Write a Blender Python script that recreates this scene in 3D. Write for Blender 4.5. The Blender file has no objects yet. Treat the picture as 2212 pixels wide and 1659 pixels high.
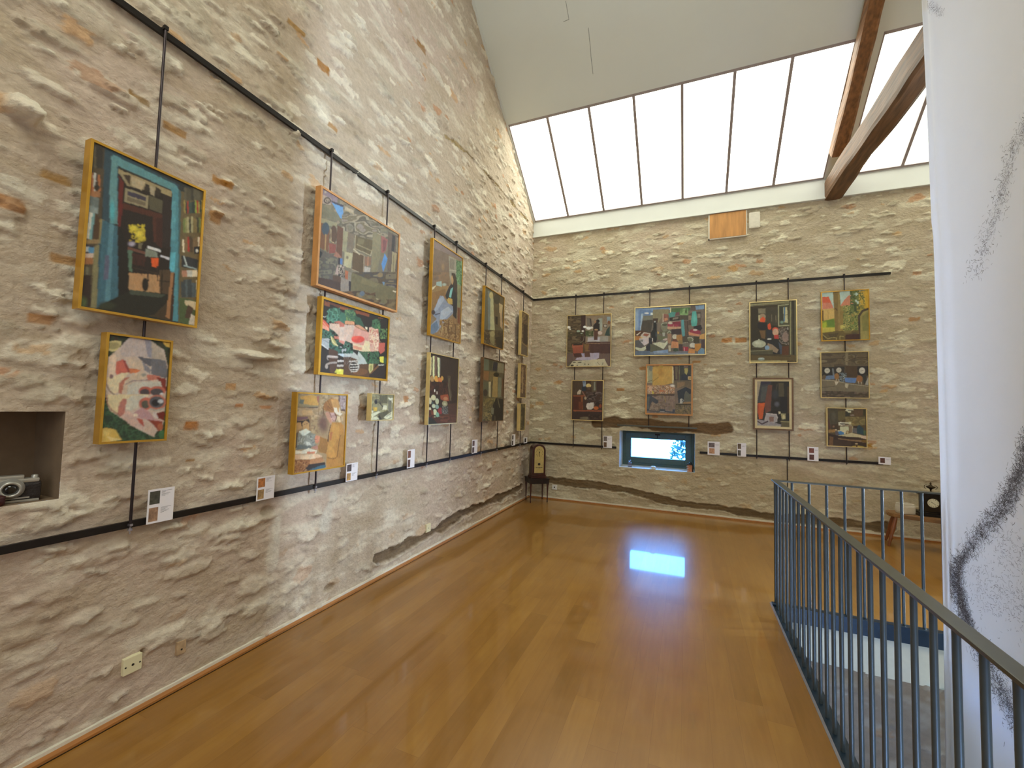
import bpy, bmesh, math, random
import numpy as np
from mathutils import Vector, Matrix
C = bpy.context.scene.collection
SC = bpy.context.scene
PI = math.pi

# ------------------------------------------------------------------ camera
W, H = 2212.0, 1659.0
FPX, YAW, PIT, ROL = 914.575, .3920, .0514, .0266
EYE = np.array([2.6114, 0.0, 1.6])
def cam_axes():
    f = np.array([-math.sin(YAW)*math.cos(PIT), math.cos(YAW)*math.cos(PIT), math.sin(PIT)])
    r = np.array([math.cos(YAW), math.sin(YAW), 0.0]); u = np.cross(r, f)
    return r*math.cos(ROL)+u*math.sin(ROL), -r*math.sin(ROL)+u*math.cos(ROL), f
CR, CU, CF = cam_axes()
cd = bpy.data.cameras.new('camera'); cam = bpy.data.objects.new('camera', cd); C.objects.link(cam)
cd.sensor_width = 36.0; cd.sensor_fit = 'HORIZONTAL'; cd.lens = FPX/W*36.0; cd.clip_start = .05; cd.clip_end = 200
m4 = Matrix.Identity(4)
for i in range(3):
    m4[i][0] = CR[i]; m4[i][1] = CU[i]; m4[i][2] = -CF[i]; m4[i][3] = EYE[i]
cam.matrix_world = m4
SC.camera = cam
vs = SC.view_settings
SC.display_settings.display_device = 'sRGB'
vs.view_transform = 'Standard'; vs.look = 'None'; vs.gamma = 1.0; vs.use_curve_mapping = False
vs.exposure = 0.12

# ------------------------------------------------------------------ light
SKY_STRENGTH = 26.0          # daylight outdoors, seen only through the window
PANEL_STRENGTH = 5.0        # the diffusing roof panels
wd = bpy.data.worlds.new('daylight'); SC.world = wd; wd.use_nodes = True
bg = wd.node_tree.nodes['Background']
bg.inputs[0].default_value = (.08, .34, 1.0, 1); bg.inputs[1].default_value = SKY_STRENGTH

D = 7.1684                  # back wall plane
FRONT = -2.6
XR = 7.6                    # right gable
EAVE = 4.93; SLOPE = .74
RIDGE_Y = (D+FRONT)/2
def roof_z(y): return EAVE + SLOPE*(D-y) if y >= RIDGE_Y else EAVE + SLOPE*(y-FRONT)

def ray(x, y): return CR*(x-W/2)/FPX - CU*(y-H/2)/FPX + CF
def onx(x, y, X=0.0): d = ray(x, y); return EYE + d*((X-EYE[0])/d[0])
def ony(x, y, Y=D): d = ray(x, y); return EYE + d*((Y-EYE[1])/d[1])
def onz(x, y, Z=0.0): d = ray(x, y); return EYE + d*((Z-EYE[2])/d[2])

# ------------------------------------------------------------------ colour + materials
def lin(h):
    if isinstance(h, int): c = [(h >> 16) & 255, (h >> 8) & 255, h & 255]
    else: c = h
    o = []
    for v in c:
        v = v/255.0
        o.append(v/12.92 if v <= .04045 else ((v+.055)/1.055)**2.4)
    return tuple(o)
def lc(h): return lin(h)+(1.0,)
def mat(name, col, rough=.6, metal=0.0, var=.08, scale=30.0, bump=.0, stretch=(1, 1, 1), spec=.5, coat=0.0, **kw):
    m = bpy.data.materials.new(name); m.use_nodes = True
    nt = m.node_tree; b = nt.nodes['Principled BSDF']
    c = lin(col)
    tc = nt.nodes.new('ShaderNodeTexCoord'); mp = nt.nodes.new('ShaderNodeMapping'); nz = nt.nodes.new('ShaderNodeTexNoise')
    mp.inputs['Scale'].default_value = stretch
    nt.links.new(tc.outputs['Object'], mp.inputs[0]); nt.links.new(mp.outputs[0], nz.inputs[0])
    nz.inputs['Scale'].default_value = scale; nz.inputs['Detail'].default_value = 5
    rp = nt.nodes.new('ShaderNodeValToRGB')
    rp.color_ramp.elements[0].position = .3; rp.color_ramp.elements[1].position = .7
    rp.color_ramp.elements[0].color = tuple(v*(1-var) for v in c)+(1,)
    rp.color_ramp.elements[1].color = tuple(min(1, v*(1+var)) for v in c)+(1,)
    nt.links.new(nz.outputs[0], rp.inputs[0]); nt.links.new(rp.outputs[0], b.inputs['Base Color'])
    b.inputs['Roughness'].default_value = rough; b.inputs['Metallic'].default_value = metal
    b.inputs['Specular IOR Level'].default_value = spec
    b.inputs['Coat Weight'].default_value = coat
    if bump:
        bp = nt.nodes.new('ShaderNodeBump'); bp.inputs['Strength'].default_value = bump; bp.inputs['Distance'].default_value = .01
        nt.links.new(nz.outputs[0], bp.inputs['Height']); nt.links.new(bp.outputs[0], b.inputs['Normal'])
    for k, v in kw.items(): b.inputs[k].default_value = v
    return m
def attr_mat(name, rough=.9, bump=.3, bscale=60.0, var=.1, spec=.3, vscale=25.0, stretch=(1, 1, 1)):
    m = bpy.data.materials.new(name); m.use_nodes = True
    nt = m.node_tree; b = nt.nodes['Principled BSDF']
    at = nt.nodes.new('ShaderNodeAttribute'); at.attribute_name = 'pigment'
    tc = nt.nodes.new('ShaderNodeTexCoord'); nz = nt.nodes.new('ShaderNodeTexNoise'); nz.inputs['Scale'].default_value = vscale; nz.inputs['Detail'].default_value = 8
    nz.inputs['Roughness'].default_value = .65
    mp = nt.nodes.new('ShaderNodeMapping'); mp.inputs['Scale'].default_value = stretch
    nt.links.new(tc.outputs['Object'], mp.inputs[0]); nt.links.new(mp.outputs[0], nz.inputs[0])
    mr = nt.nodes.new('ShaderNodeMapRange'); mr.inputs[1].default_value = .3; mr.inputs[2].default_value = .7
    mr.inputs[3].default_value = 1-var; mr.inputs[4].default_value = 1+var
    nt.links.new(nz.outputs[0], mr.inputs[0])
    vm = nt.nodes.new('ShaderNodeVectorMath'); vm.operation = 'SCALE'
    nt.links.new(at.outputs['Color'], vm.inputs[0]); nt.links.new(mr.outputs[0], vm.inputs['Scale'])
    nt.links.new(vm.outputs[0], b.inputs['Base Color'])
    b.inputs['Roughness'].default_value = rough; b.inputs['Specular IOR Level'].default_value = spec
    if bump:
        n2 = nt.nodes.new('ShaderNodeTexNoise'); n2.inputs['Scale'].default_value = bscale; n2.inputs['Detail'].default_value = 8
        n2.inputs['Roughness'].default_value = .6
        nt.links.new(mp.outputs[0], n2.inputs[0])
        bp = nt.nodes.new('ShaderNodeBump'); bp.inputs['Strength'].default_value = bump; bp.inputs['Distance'].default_value = .012
        nt.links.new(n2.outputs[0], bp.inputs['Height']); nt.links.new(bp.outputs[0], b.inputs['Normal'])
    return m
def emit_mat(name, col, strength):
    m = bpy.data.materials.new(name); m.use_nodes = True
    nt = m.node_tree; nt.nodes.remove(nt.nodes['Principled BSDF'])
    e = nt.nodes.new('ShaderNodeEmission'); e.inputs[1].default_value = strength
    tc = nt.nodes.new('ShaderNodeTexCoord'); nz = nt.nodes.new('ShaderNodeTexNoise'); nz.inputs['Scale'].default_value = 1.3
    nt.links.new(tc.outputs['Object'], nz.inputs[0])
    rp = nt.nodes.new('ShaderNodeValToRGB')
    rp.color_ramp.elements[0].color = tuple(v*.85 for v in col)+(1,); rp.color_ramp.elements[1].color = tuple(col)+(1,)
    nt.links.new(nz.outputs[0], rp.inputs[0]); nt.links.new(rp.outputs[0], e.inputs[0])
    nt.links.new(e.outputs[0], nt.nodes['Material Output'].inputs[0])
    return m

def cloth_mat():
    m = mat('white_banner_cloth', 0xF3F4FA, rough=.85, var=.012, scale=4)
    nt = m.node_tree; b = nt.nodes['Principled BSDF']; t = nt.nodes.new('ShaderNodeBsdfTranslucent'); t.inputs[0].default_value = (.85, .88, .95, 1)
    mx = nt.nodes.new('ShaderNodeMixShader'); mx.inputs[0].default_value = .3
    nt.links.new(b.outputs[0], mx.inputs[1]); nt.links.new(t.outputs[0], mx.inputs[2]); nt.links.new(mx.outputs[0], nt.nodes['Material Output'].inputs[0])
    return m
def glass_mat():
    m = bpy.data.materials.new('clear_window_glass'); m.use_nodes = True
    nt = m.node_tree; nt.nodes.remove(nt.nodes['Principled BSDF'])
    t = nt.nodes.new('ShaderNodeBsdfTransparent'); t.inputs[0].default_value = (.93, .97, .96, 1)
    g = nt.nodes.new('ShaderNodeBsdfGlossy'); g.inputs['Roughness'].default_value = .02
    fr = nt.nodes.new('ShaderNodeFresnel'); fr.inputs[0].default_value = 1.45
    mx = nt.nodes.new('ShaderNodeMixShader'); nt.links.new(fr.outputs[0], mx.inputs[0]); nt.links.new(t.outputs[0], mx.inputs[1]); nt.links.new(g.outputs[0], mx.inputs[2])
    nt.links.new(mx.outputs[0], nt.nodes['Material Output'].inputs[0])
    return m

# ------------------------------------------------------------------ mesh helpers
class MB:
    """collects simple solids and links them as one mesh object"""
    def __init__(s): s.v = []; s.f = []; s.sm = []
    def add(s, vs_, fs, smooth=False):
        o = len(s.v); s.v += [tuple(map(float, p)) for p in vs_]
        s.f += [tuple(i+o for i in f) for f in fs]; s.sm += [smooth]*len(fs); return s
    def box(s, a, b, bev=0.0):
        x0, y0, z0 = a; x1, y1, z1 = b
        if bev:
            bm = bmesh.new(); bmesh.ops.create_cube(bm, size=1)
            for v in bm.verts: v.co = Vector(((x0+x1)/2+v.co.x*(x1-x0), (y0+y1)/2+v.co.y*(y1-y0), (z0+z1)/2+v.co.z*(z1-z0)))
            bmesh.ops.bevel(bm, geom=bm.edges[:], offset=bev, segments=2, affect='EDGES', profile=.7)
            bm.verts.index_update()
            s.add([v.co[:] for v in bm.verts], [[v.index for v in f.verts] for f in bm.faces]); bm.free(); return s
        return s.add([(x0,y0,z0),(x1,y0,z0),(x1,y1,z0),(x0,y1,z0),(x0,y0,z1),(x1,y0,z1),(x1,y1,z1),(x0,y1,z1)],
                     [(3,2,1,0),(4,5,6,7),(0,1,5,4),(1,2,6,5),(2,3,7,6),(3,0,4,7)])
    def tube(s, p, q, r, n=10, r2=None, caps=True):
        p = Vector(p); q = Vector(q); r2 = r if r2 is None else r2
        d = (q-p).normalized(); a = d.orthogonal().normalized(); b = d.cross(a)
        vs_ = []
        for c, rr in ((p, r), (q, r2)):
            for i in range(n):
                t = 2*PI*i/n; vs_.append(c+a*math.cos(t)*rr+b*math.sin(t)*rr)
        fs = [(i, (i+1) % n, n+(i+1) % n, n+i) for i in range(n)]
        s.add(vs_, fs, True)
        if caps: s.add(vs_[:n], [tuple(range(n))[::-1]]); s.add(vs_[n:], [tuple(range(n))])
        return s
    def path(s, pts, r, n=8):
        for a, b in zip(pts, pts[1:]): s.tube(a, b, r, n)
        return s
    def lathe(s, c, prof, n=20, axis='z'):
        vs_ = []
        for (r, z) in prof:
            for i in range(n):
                t = 2*PI*i/n; x, y = r*math.cos(t), r*math.sin(t)
                if axis == 'z': vs_.append((c[0]+x, c[1]+y, c[2]+z))
                elif axis == 'x': vs_.append((c[0]+z, c[1]+x, c[2]+y))
                else: vs_.append((c[0]+x, c[1]-z, c[2]+y))
        fs = []
        for k in range(len(prof)-1):
            for i in range(n): fs.append((k*n+i, k*n+(i+1) % n, (k+1)*n+(i+1) % n, (k+1)*n+i))
        s.add(vs_, fs, True)
        s.add(vs_[:n], [tuple(range(n))[::-1]]); s.add(vs_[-n:], [tuple(range(n))])
        return s
    def prism(s, pts, z0, z1, smooth=False):       # polygon in xy, extruded in z
        n = len(pts)
        s.add([(x, y, z0) for x, y in pts]+[(x, y, z1) for x, y in pts],
              [tuple(range(n))[::-1], tuple(range(n, 2*n))]+[(i, (i+1) % n, n+(i+1) % n, n+i) for i in range(n)], smooth)
        return s
    def xf(s, M):
        s.v = [tuple(M @ Vector(p)) for p in s.v]; return s
    def build(s, name, m, parent=None, loc=None):
        me = bpy.data.meshes.new(name); me.from_pydata(s.v, [], s.f); me.update()
        me.polygons.foreach_set('use_smooth', s.sm)
        bm = bmesh.new(); bm.from_mesh(me); bmesh.ops.recalc_face_normals(bm, faces=bm.faces[:]); bm.to_mesh(me); bm.free()
        o = bpy.data.objects.new(name, me); C.objects.link(o)
        if m: me.materials.append(m)
        if parent: o.parent = parent
        if loc is not None: o.location = loc
        return o
def tag(o, label=None, cat=None, group=None, kind=None):
    if label: o['label'] = label
    if cat: o['category'] = cat
    if group: o['group'] = group
    if kind: o['kind'] = kind
    return o
def empty(name, loc=(0, 0, 0), rz=0.0):
    o = bpy.data.objects.new(name, None); C.objects.link(o); o.location = loc; o.rotation_euler = (0, 0, rz)
    o.empty_display_size = .05; return o
def struct(o): o['kind'] = 'structure'; return o

# ------------------------------------------------------------------ noise on numpy grids
def vnoise(x, y, seed):
    T = np.random.RandomState(seed).rand(256, 256)
    xi = np.floor(x).astype(int); yi = np.floor(y).astype(int); fx = x-xi; fy = y-yi
    fx = fx*fx*(3-2*fx); fy = fy*fy*(3-2*fy)
    a = T[xi & 255, yi & 255]; b = T[(xi+1) & 255, yi & 255]; c = T[xi & 255, (yi+1) & 255]; d = T[(xi+1) & 255, (yi+1) & 255]
    return (a*(1-fx)+b*fx)*(1-fy)+(c*(1-fx)+d*fx)*fy
def fbm(x, y, seed, oct_=4):
    s = 0; a = 1; t = 0
    for k in range(oct_):
        s = s+a*vnoise(x*2**k+13.7*k, y*2**k+7.1*k, seed+k); t += a; a *= .55
    return s/t
def sstep(a, b, x):
    t = np.clip((x-a)/(b-a), 0, 1); return t*t*(3-2*t)
def seg_dist(U, V, pts):
    dmin = np.full(U.shape, 1e9); sgn = np.zeros(U.shape)
    for (ax, ay), (bx, by) in zip(pts, pts[1:]):
        dx, dy = bx-ax, by-ay; L = dx*dx+dy*dy+1e-12
        t = np.clip(((U-ax)*dx+(V-ay)*dy)/L, 0, 1)
        d = np.hypot(U-ax-t*dx, V-ay-t*dy); dmin = np.minimum(dmin, d)
    return dmin

MORTAR = np.array(lin(0xC1B19C)); PALE = np.array(lin(0xE6DECA)); PINK = np.array(lin(0xC8B3A4)); OCHRE = np.array(lin(0xB78A55))
RUST = np.array(lin(0xB27A50)); BROWN = np.array(lin(0x7A6140)); GREYS = np.array(lin(0xBDB5A0))
def stone_wall(name, us, zs, to3d, seed, density, holes=(), timbers=(), ledges=(), bricks=(), pits=(), plaster=(), keep=None, material=None, tint=None, calm=False):
    rs = np.random.RandomState(seed)
    U, Z = np.meshgrid(us, zs, indexing='ij')
    nx, ny = U.shape
    # lime mortar: broad waves and horizontal trowel drags
    h = .016*(fbm(U*1.3, Z*1.6, seed, 3)-.5)+.011*(fbm(U*5.0, Z*11.0, seed+11, 3)-.5)+.010*(fbm(U*18, Z*30, seed+17, 3)-.5)+.005*(fbm(U*50, Z*75, seed+19, 2)-.5)
    w1 = fbm(U*.9, Z*.9, seed+21, 4); w2 = fbm(U*3.0, Z*9.0, seed+31, 4); w3 = fbm(U*11.0, Z*26.0, seed+37, 3)
    col = MORTAR[None, None, :]*(0.93+.14*w3[..., None])
    col = col*(1-.55*sstep(.5, .75, w1)[..., None])+PINK*(.55*sstep(.5, .75, w1)[..., None])
    k = (sstep(.56, .74, w2)*.55)[..., None]; col = col*(1-k)+PALE*k
    k = (sstep(.40, .27, w2)*.30)[..., None]; col = col*(1-k)+np.array(lin(0xA38F70))*k
    area = (us[-1]-us[0])*(zs[-1]-zs[0])
    n = int(area*density)
    wx = (fbm(U*7, Z*9, seed+41, 3)-.5)*.10; wz = (fbm(U*8, Z*12, seed+51, 3)-.5)*.075
    wf = (fbm(U*30, Z*45, seed+61, 3)-.5)*.030
    for i in range(n):
        cu = rs.uniform(us[0], us[-1]); cz = rs.uniform(zs[0], zs[-1])
        big = rs.rand()
        a = rs.uniform(.022, .070)+(.09*big**4); b = a*rs.uniform(.22, .50)
        b = min(b, .05)
        t = rs.rand(); ang = rs.normal(0, .09)
        if t < .03: base = RUST*rs.uniform(.9, 1.3); amt = .6; a *= .7; pr = rs.uniform(-.004, .006)
        elif t < .09: base = OCHRE*rs.uniform(1.0, 1.4); amt = .5; a *= .8; pr = rs.uniform(-.003, .006)
        elif t < .58: base = PALE*rs.uniform(.88, 1.12); amt = rs.uniform(.3, .75); pr = rs.uniform(.001, .011)
        elif t < .8: base = GREYS*rs.uniform(.85, 1.1); amt = .4; pr = rs.uniform(.0, .010)
        else: base = MORTAR*rs.uniform(.85, 1.05); amt = .3; pr = rs.uniform(.001, .013)
        low = float(sstep(1.3, .5, cz)) if calm else 0.0       # the lower courses are smeared over with more mortar
        amt *= 1-.45*low; base = base*(1-.12*low)
        R_ = a*1.5+.05
        i0, i1 = np.searchsorted(us, (cu-R_, cu+R_)); j0, j1 = np.searchsorted(zs, (cz-b-.09, cz+b+.09))
        if i1-i0 < 2 or j1-j0 < 2: continue
        sl = (slice(i0, i1), slice(j0, j1))
        du = U[sl]-cu+wx[sl]*min(1, a*8); dz = Z[sl]-cz+wz[sl]*min(1, b*22)+(U[sl]-cu)*ang
        q = (np.abs(du/a)**2.4+np.abs(dz/b)**2.4)**(1/2.4)+wf[sl]/b*1.2
        mk = sstep(1.08, .86, q)
        dome = sstep(1.25, .55, q)
        h[sl] += dome*pr*1.3*(1-.35*dz/b)+mk*.003
        kk = (mk*amt)[..., None]
        col[sl] = col[sl]*(1-kk)+base*(.93+.14*w3[sl][..., None])*kk
        if pr > .008:                                  # a thin open joint under proud stones
            jt = sstep(.10, .0, np.abs(q-1.12))*(dz < 0)
            h[sl] -= jt*.002
    for (u0, z0, a, b, c_) in bricks:
        i0, i1 = np.searchsorted(us, (u0-a*1.6, u0+a*1.6)); j0, j1 = np.searchsorted(zs, (z0-b*2.2, z0+b*2.2)); sl = (slice(i0, i1), slice(j0, j1))
        q = np.maximum(np.abs((U[sl]-u0+wx[sl]*.3)/a), np.abs((Z[sl]-z0+wz[sl]*.3)/b))+wf[sl]*10
        mk = (sstep(1.1, .9, q)*(.6+.6*w3[sl]))[..., None]; col[sl] = col[sl]*(1-mk)+np.array(lin(c_))*mk
    for (pts, wid, c_) in plaster:
        d = seg_dist(U, Z, pts)+(fbm(U*9, Z*6, seed+71, 3)-.5)*.12
        mk = (sstep(wid, wid*.4, d)*.75)[..., None]; col = col*(1-mk)+np.array(lin(c_))*(.95+.1*w3[..., None])*mk; h += sstep(wid, wid*.4, d)*.004
    for (pts, wid, dep, c_) in timbers:                # old timbers left bare in the masonry
        wob = (fbm(U*6, Z*7, seed+81, 4)-.5)*.17
        lw = wid*(.72+.7*vnoise(U*2.2, Z*0+3.3, seed+83))
        d = seg_dist(U, Z, pts)+wob*.5
        mk = sstep(lw, lw*.8, d)
        grain = fbm(U*4, Z*90, seed+91, 3)
        kk = (mk*.9)[..., None]; col = col*(1-kk)+np.array(lin(c_))*(.35+1.3*grain[..., None])*kk
        h += mk*(-dep+.010*(grain-.5)); h += .012*(sstep(lw*1.5, lw, d)-mk)
    for (u0, z0, a, b, p) in ledges:                   # stones that stand well out of the wall
        i0, i1 = np.searchsorted(us, (u0-a*1.6, u0+a*1.6)); j0, j1 = np.searchsorted(zs, (z0-b*2.4, z0+b*2.4)); sl = (slice(i0, i1), slice(j0, j1))
        du = (U[sl]-u0+wx[sl]*.35)/a; dz = (Z[sl]-z0+wz[sl]*.35)/b
        q = (np.abs(du)**2.2+np.abs(dz)**2.2)**(1/2.2)
        prof = sstep(1.05, .75, q)*(1-.45*np.clip((dz+1)/2, 0, 1))
        h[sl] += prof*p+.012*prof*(w3[sl]-.5); kk = (sstep(1.05, .9, q)*.8)[..., None]; col[sl] = col[sl]*(1-kk)+PALE*(.9+.15*w3[sl][..., None])*kk
    for (u0, z0, a, b, p) in pits:
        i0, i1 = np.searchsorted(us, (u0-a*1.6, u0+a*1.6)); j0, j1 = np.searchsorted(zs, (z0-b*2, z0+b*2)); sl = (slice(i0, i1), slice(j0, j1))
        q = np.hypot((U[sl]-u0+wx[sl]*.5)/a, (Z[sl]-z0+wz[sl]*.5)/b); h[sl] -= sstep(1.1, .5, q)*p
        kk = (sstep(1.1, .8, q)*.5)[..., None]; col[sl] = col[sl]*(1-kk)+np.array(lin(0x9A8466))*kk
    for (a0, a1, b0, b1) in holes:
        dd = np.maximum(np.maximum(a0-U, U-a1), np.maximum(b0-Z, Z-b1)); h *= sstep(-.001, .045, dd)
    P = to3d(U, Z, h)
    idx = np.arange(nx*ny).reshape(nx, ny)
    quads = np.stack([idx[:-1, :-1], idx[1:, :-1], idx[1:, 1:], idx[:-1, 1:]], -1).reshape(-1, 4)
    cu = ((U[:-1, :-1]+U[1:, 1:])/2).ravel(); cz = ((Z[:-1, :-1]+Z[1:, 1:])/2).ravel()
    ok = np.ones(len(quads), bool)
    for (a0, a1, b0, b1) in holes: ok &= ~((cu > a0) & (cu < a1) & (cz > b0) & (cz < b1))
    if keep is not None: ok &= keep(cu, cz)
    quads = quads[ok]
    used = np.unique(quads); rm = np.full(nx*ny, -1); rm[used] = np.arange(len(used)); quads = rm[quads]
    V = P.reshape(-1, 3)[used]; CC = np.clip((col*np.array(tint or (1, 1, 1))).reshape(-1, 3)[used], 0, .95)
    me = bpy.data.meshes.new(name)
    me.vertices.add(len(V)); me.vertices.foreach_set('co', V.ravel().astype(np.float32))
    me.loops.add(len(quads)*4); me.loops.foreach_set('vertex_index', quads.ravel().astype(np.int32))
    me.polygons.add(len(quads)); me.polygons.foreach_set('loop_start', (np.arange(len(quads))*4).astype(np.int32))
    me.polygons.foreach_set('use_smooth', np.ones(len(quads), bool))
    me.update(calc_edges=True)
    at = me.color_attributes.new('pigment', 'FLOAT_COLOR', 'POINT')
    at.data.foreach_set('color', np.concatenate([CC, np.ones((len(CC), 1))], 1).ravel().astype(np.float32))
    o = bpy.data.objects.new(name, me); C.objects.link(o); me.materials.append(material); struct(o)
    return o

# ------------------------------------------------------------------ materials
M = {}
M['stone'] = attr_mat('rubble_stone', rough=.95, bump=1.0, bscale=30, var=.13, vscale=24, stretch=(1.0, 1.0, 1.4))
M['white'] = mat('white_paint', 0xD8DAD2, rough=.6, var=.02, scale=3)
M['ceiling'] = mat('ceiling_plaster', 0xDADDD4, rough=.8, var=.02, scale=1.2)
M['beam'] = mat('dark_oak', 0x6B4A2C, rough=.6, var=.45, scale=5, bump=.5, stretch=(6, .6, 6))
M['beam2'] = mat('brown_oak', 0x7E5632, rough=.6, var=.4, scale=5, bump=.5, stretch=(6, .6, 6))
M['iron'] = mat('black_iron', 0x1D1714, rough=.45, metal=.3, var=.2)
M['rod'] = mat('dark_steel_rod', 0x3C3436, rough=.35, metal=.7, var=.1)
M['rail'] = mat('painted_steel', 0x4A555A, rough=.35, metal=.35, var=.05)
M['hand'] = mat('grey_handrail', 0x55564E, rough=.35, metal=.5, var=.05)
M['channel'] = mat('blue_black_steel', 0x1B2E3E, rough=.4, metal=.3, var=.15)
M['alu'] = mat('aluminium', 0xB9B6BE, rough=.3, metal=.8, var=.05)
M['gold'] = mat('gold_frame', 0xC99A38, rough=.32, metal=.5, var=.12, scale=12)
M['palegold'] = mat('pale_gold_frame', 0xE2CB8C, rough=.3, metal=.5, var=.1, scale=12)
M['orangewood'] = mat('orange_wood_frame', 0xC48C52, rough=.5, var=.12, scale=14, stretch=(1, 1, 1))
M['brownframe'] = mat('brown_frame', 0x6C4F34, rough=.5, var=.2, scale=20)
M['creamframe'] = mat('cream_slip', 0xD2C194, rough=.6, var=.05)
M['canvas'] = attr_mat('oil_paint', rough=.5, bump=.12, bscale=140, var=.05, vscale=90)
M['backing'] = mat('frame_backing', 0x5A4732, rough=.8)
M['card'] = mat('white_card', 0xEDEAF0, rough=.6, var=.01)
M['ink'] = mat('grey_print', 0x8F8C92, rough=.7, var=.05)
M['dullwood'] = mat('dark_mahogany', 0x3A1710, rough=.3, var=.3, scale=9, stretch=(4, 4, 1), coat=.3)
M['ebony'] = mat('near_black_wood', 0x1C0F0C, rough=.35, var=.2)
M['dial'] = mat('brass_dial', 0xB9A468, rough=.4, metal=.2, var=.12, scale=18)
M['darkink'] = mat('black_paint', 0x1A1612, rough=.5)
M['slate'] = mat('black_slate', 0x0E0C0E, rough=.25, var=.2)
M['enamel'] = mat('white_enamel', 0xDAD9BE, rough=.25, var=.02)
M['bronze'] = mat('bronze', 0x3A2F1C, rough=.4, metal=.7, var=.2)
M['glazed'] = mat('glazed_cream', 0xC9C2B0, rough=.12, var=.03, coat=.5)
M['stoolwood'] = mat('stool_wood', 0x7A4523, rough=.4, var=.3, scale=8, stretch=(5, 5, 1), coat=.2)
M['stoolseat'] = mat('stool_seat', 0x84603A, rough=.45, var=.3, scale=7, stretch=(1, 6, 1))
M['red'] = mat('red_lacquer', 0x7E1D1B, rough=.3)
M['cream'] = mat('cream_paper', 0xD9CBB0, rough=.6)
M['leather'] = mat('black_leather', 0x1C1412, rough=.5, bump=.3, scale=200)
M['redleather'] = mat('oxblood_leather', 0x3A0E0C, rough=.45, bump=.2, scale=120)
M['chrome'] = mat('chrome', 0xB4B2AA, rough=.32, metal=.55, var=.03)
M['lens'] = mat('dark_lens', 0x0A0C10, rough=.05, coat=1)
M['plastic'] = mat('white_plastic', 0xE2E2DE, rough=.4, var=.01)
M['ivory'] = mat('ivory_plastic', 0xE0D9B4, rough=.4, var=.02)
M['tan'] = mat('tan_plate', 0xB59A78, rough=.6, var=.2)
M['winframe'] = mat('green_grey_window_paint', 0x47605E, rough=.4, var=.06)
M['reveal'] = mat('whitewashed_reveal', 0xE4E6DC, rough=.85, var=.04, bump=.3)
M['pine'] = mat('pine_panel', 0xC08A4C, rough=.6, var=.18, scale=6, stretch=(4, 4, .6))
M['skirting'] = mat('oak_skirting', 0xA9703A, rough=.45, var=.15, scale=8, stretch=(6, .5, 6))
M['cloth'] = cloth_mat()
M['charcoal'] = mat('charcoal_stroke', 0x5A555A, rough=.9)
M['bluepaint'] = mat('lower_wall_paint', 0xDADCCB, rough=.8, var=.03)
M['bottle'] = mat('clear_bottle', 0xB8BCD8, rough=.05, var=.02, **{'Transmission Weight': .85})
M['glass'] = glass_mat()
M['panel'] = emit_mat('diffusing_panel', (.985, 1.0, .86), PANEL_STRENGTH)
M['wood_knob'] = mat('warm_wood', 0xB9764E, rough=.5, var=.2)

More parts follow.
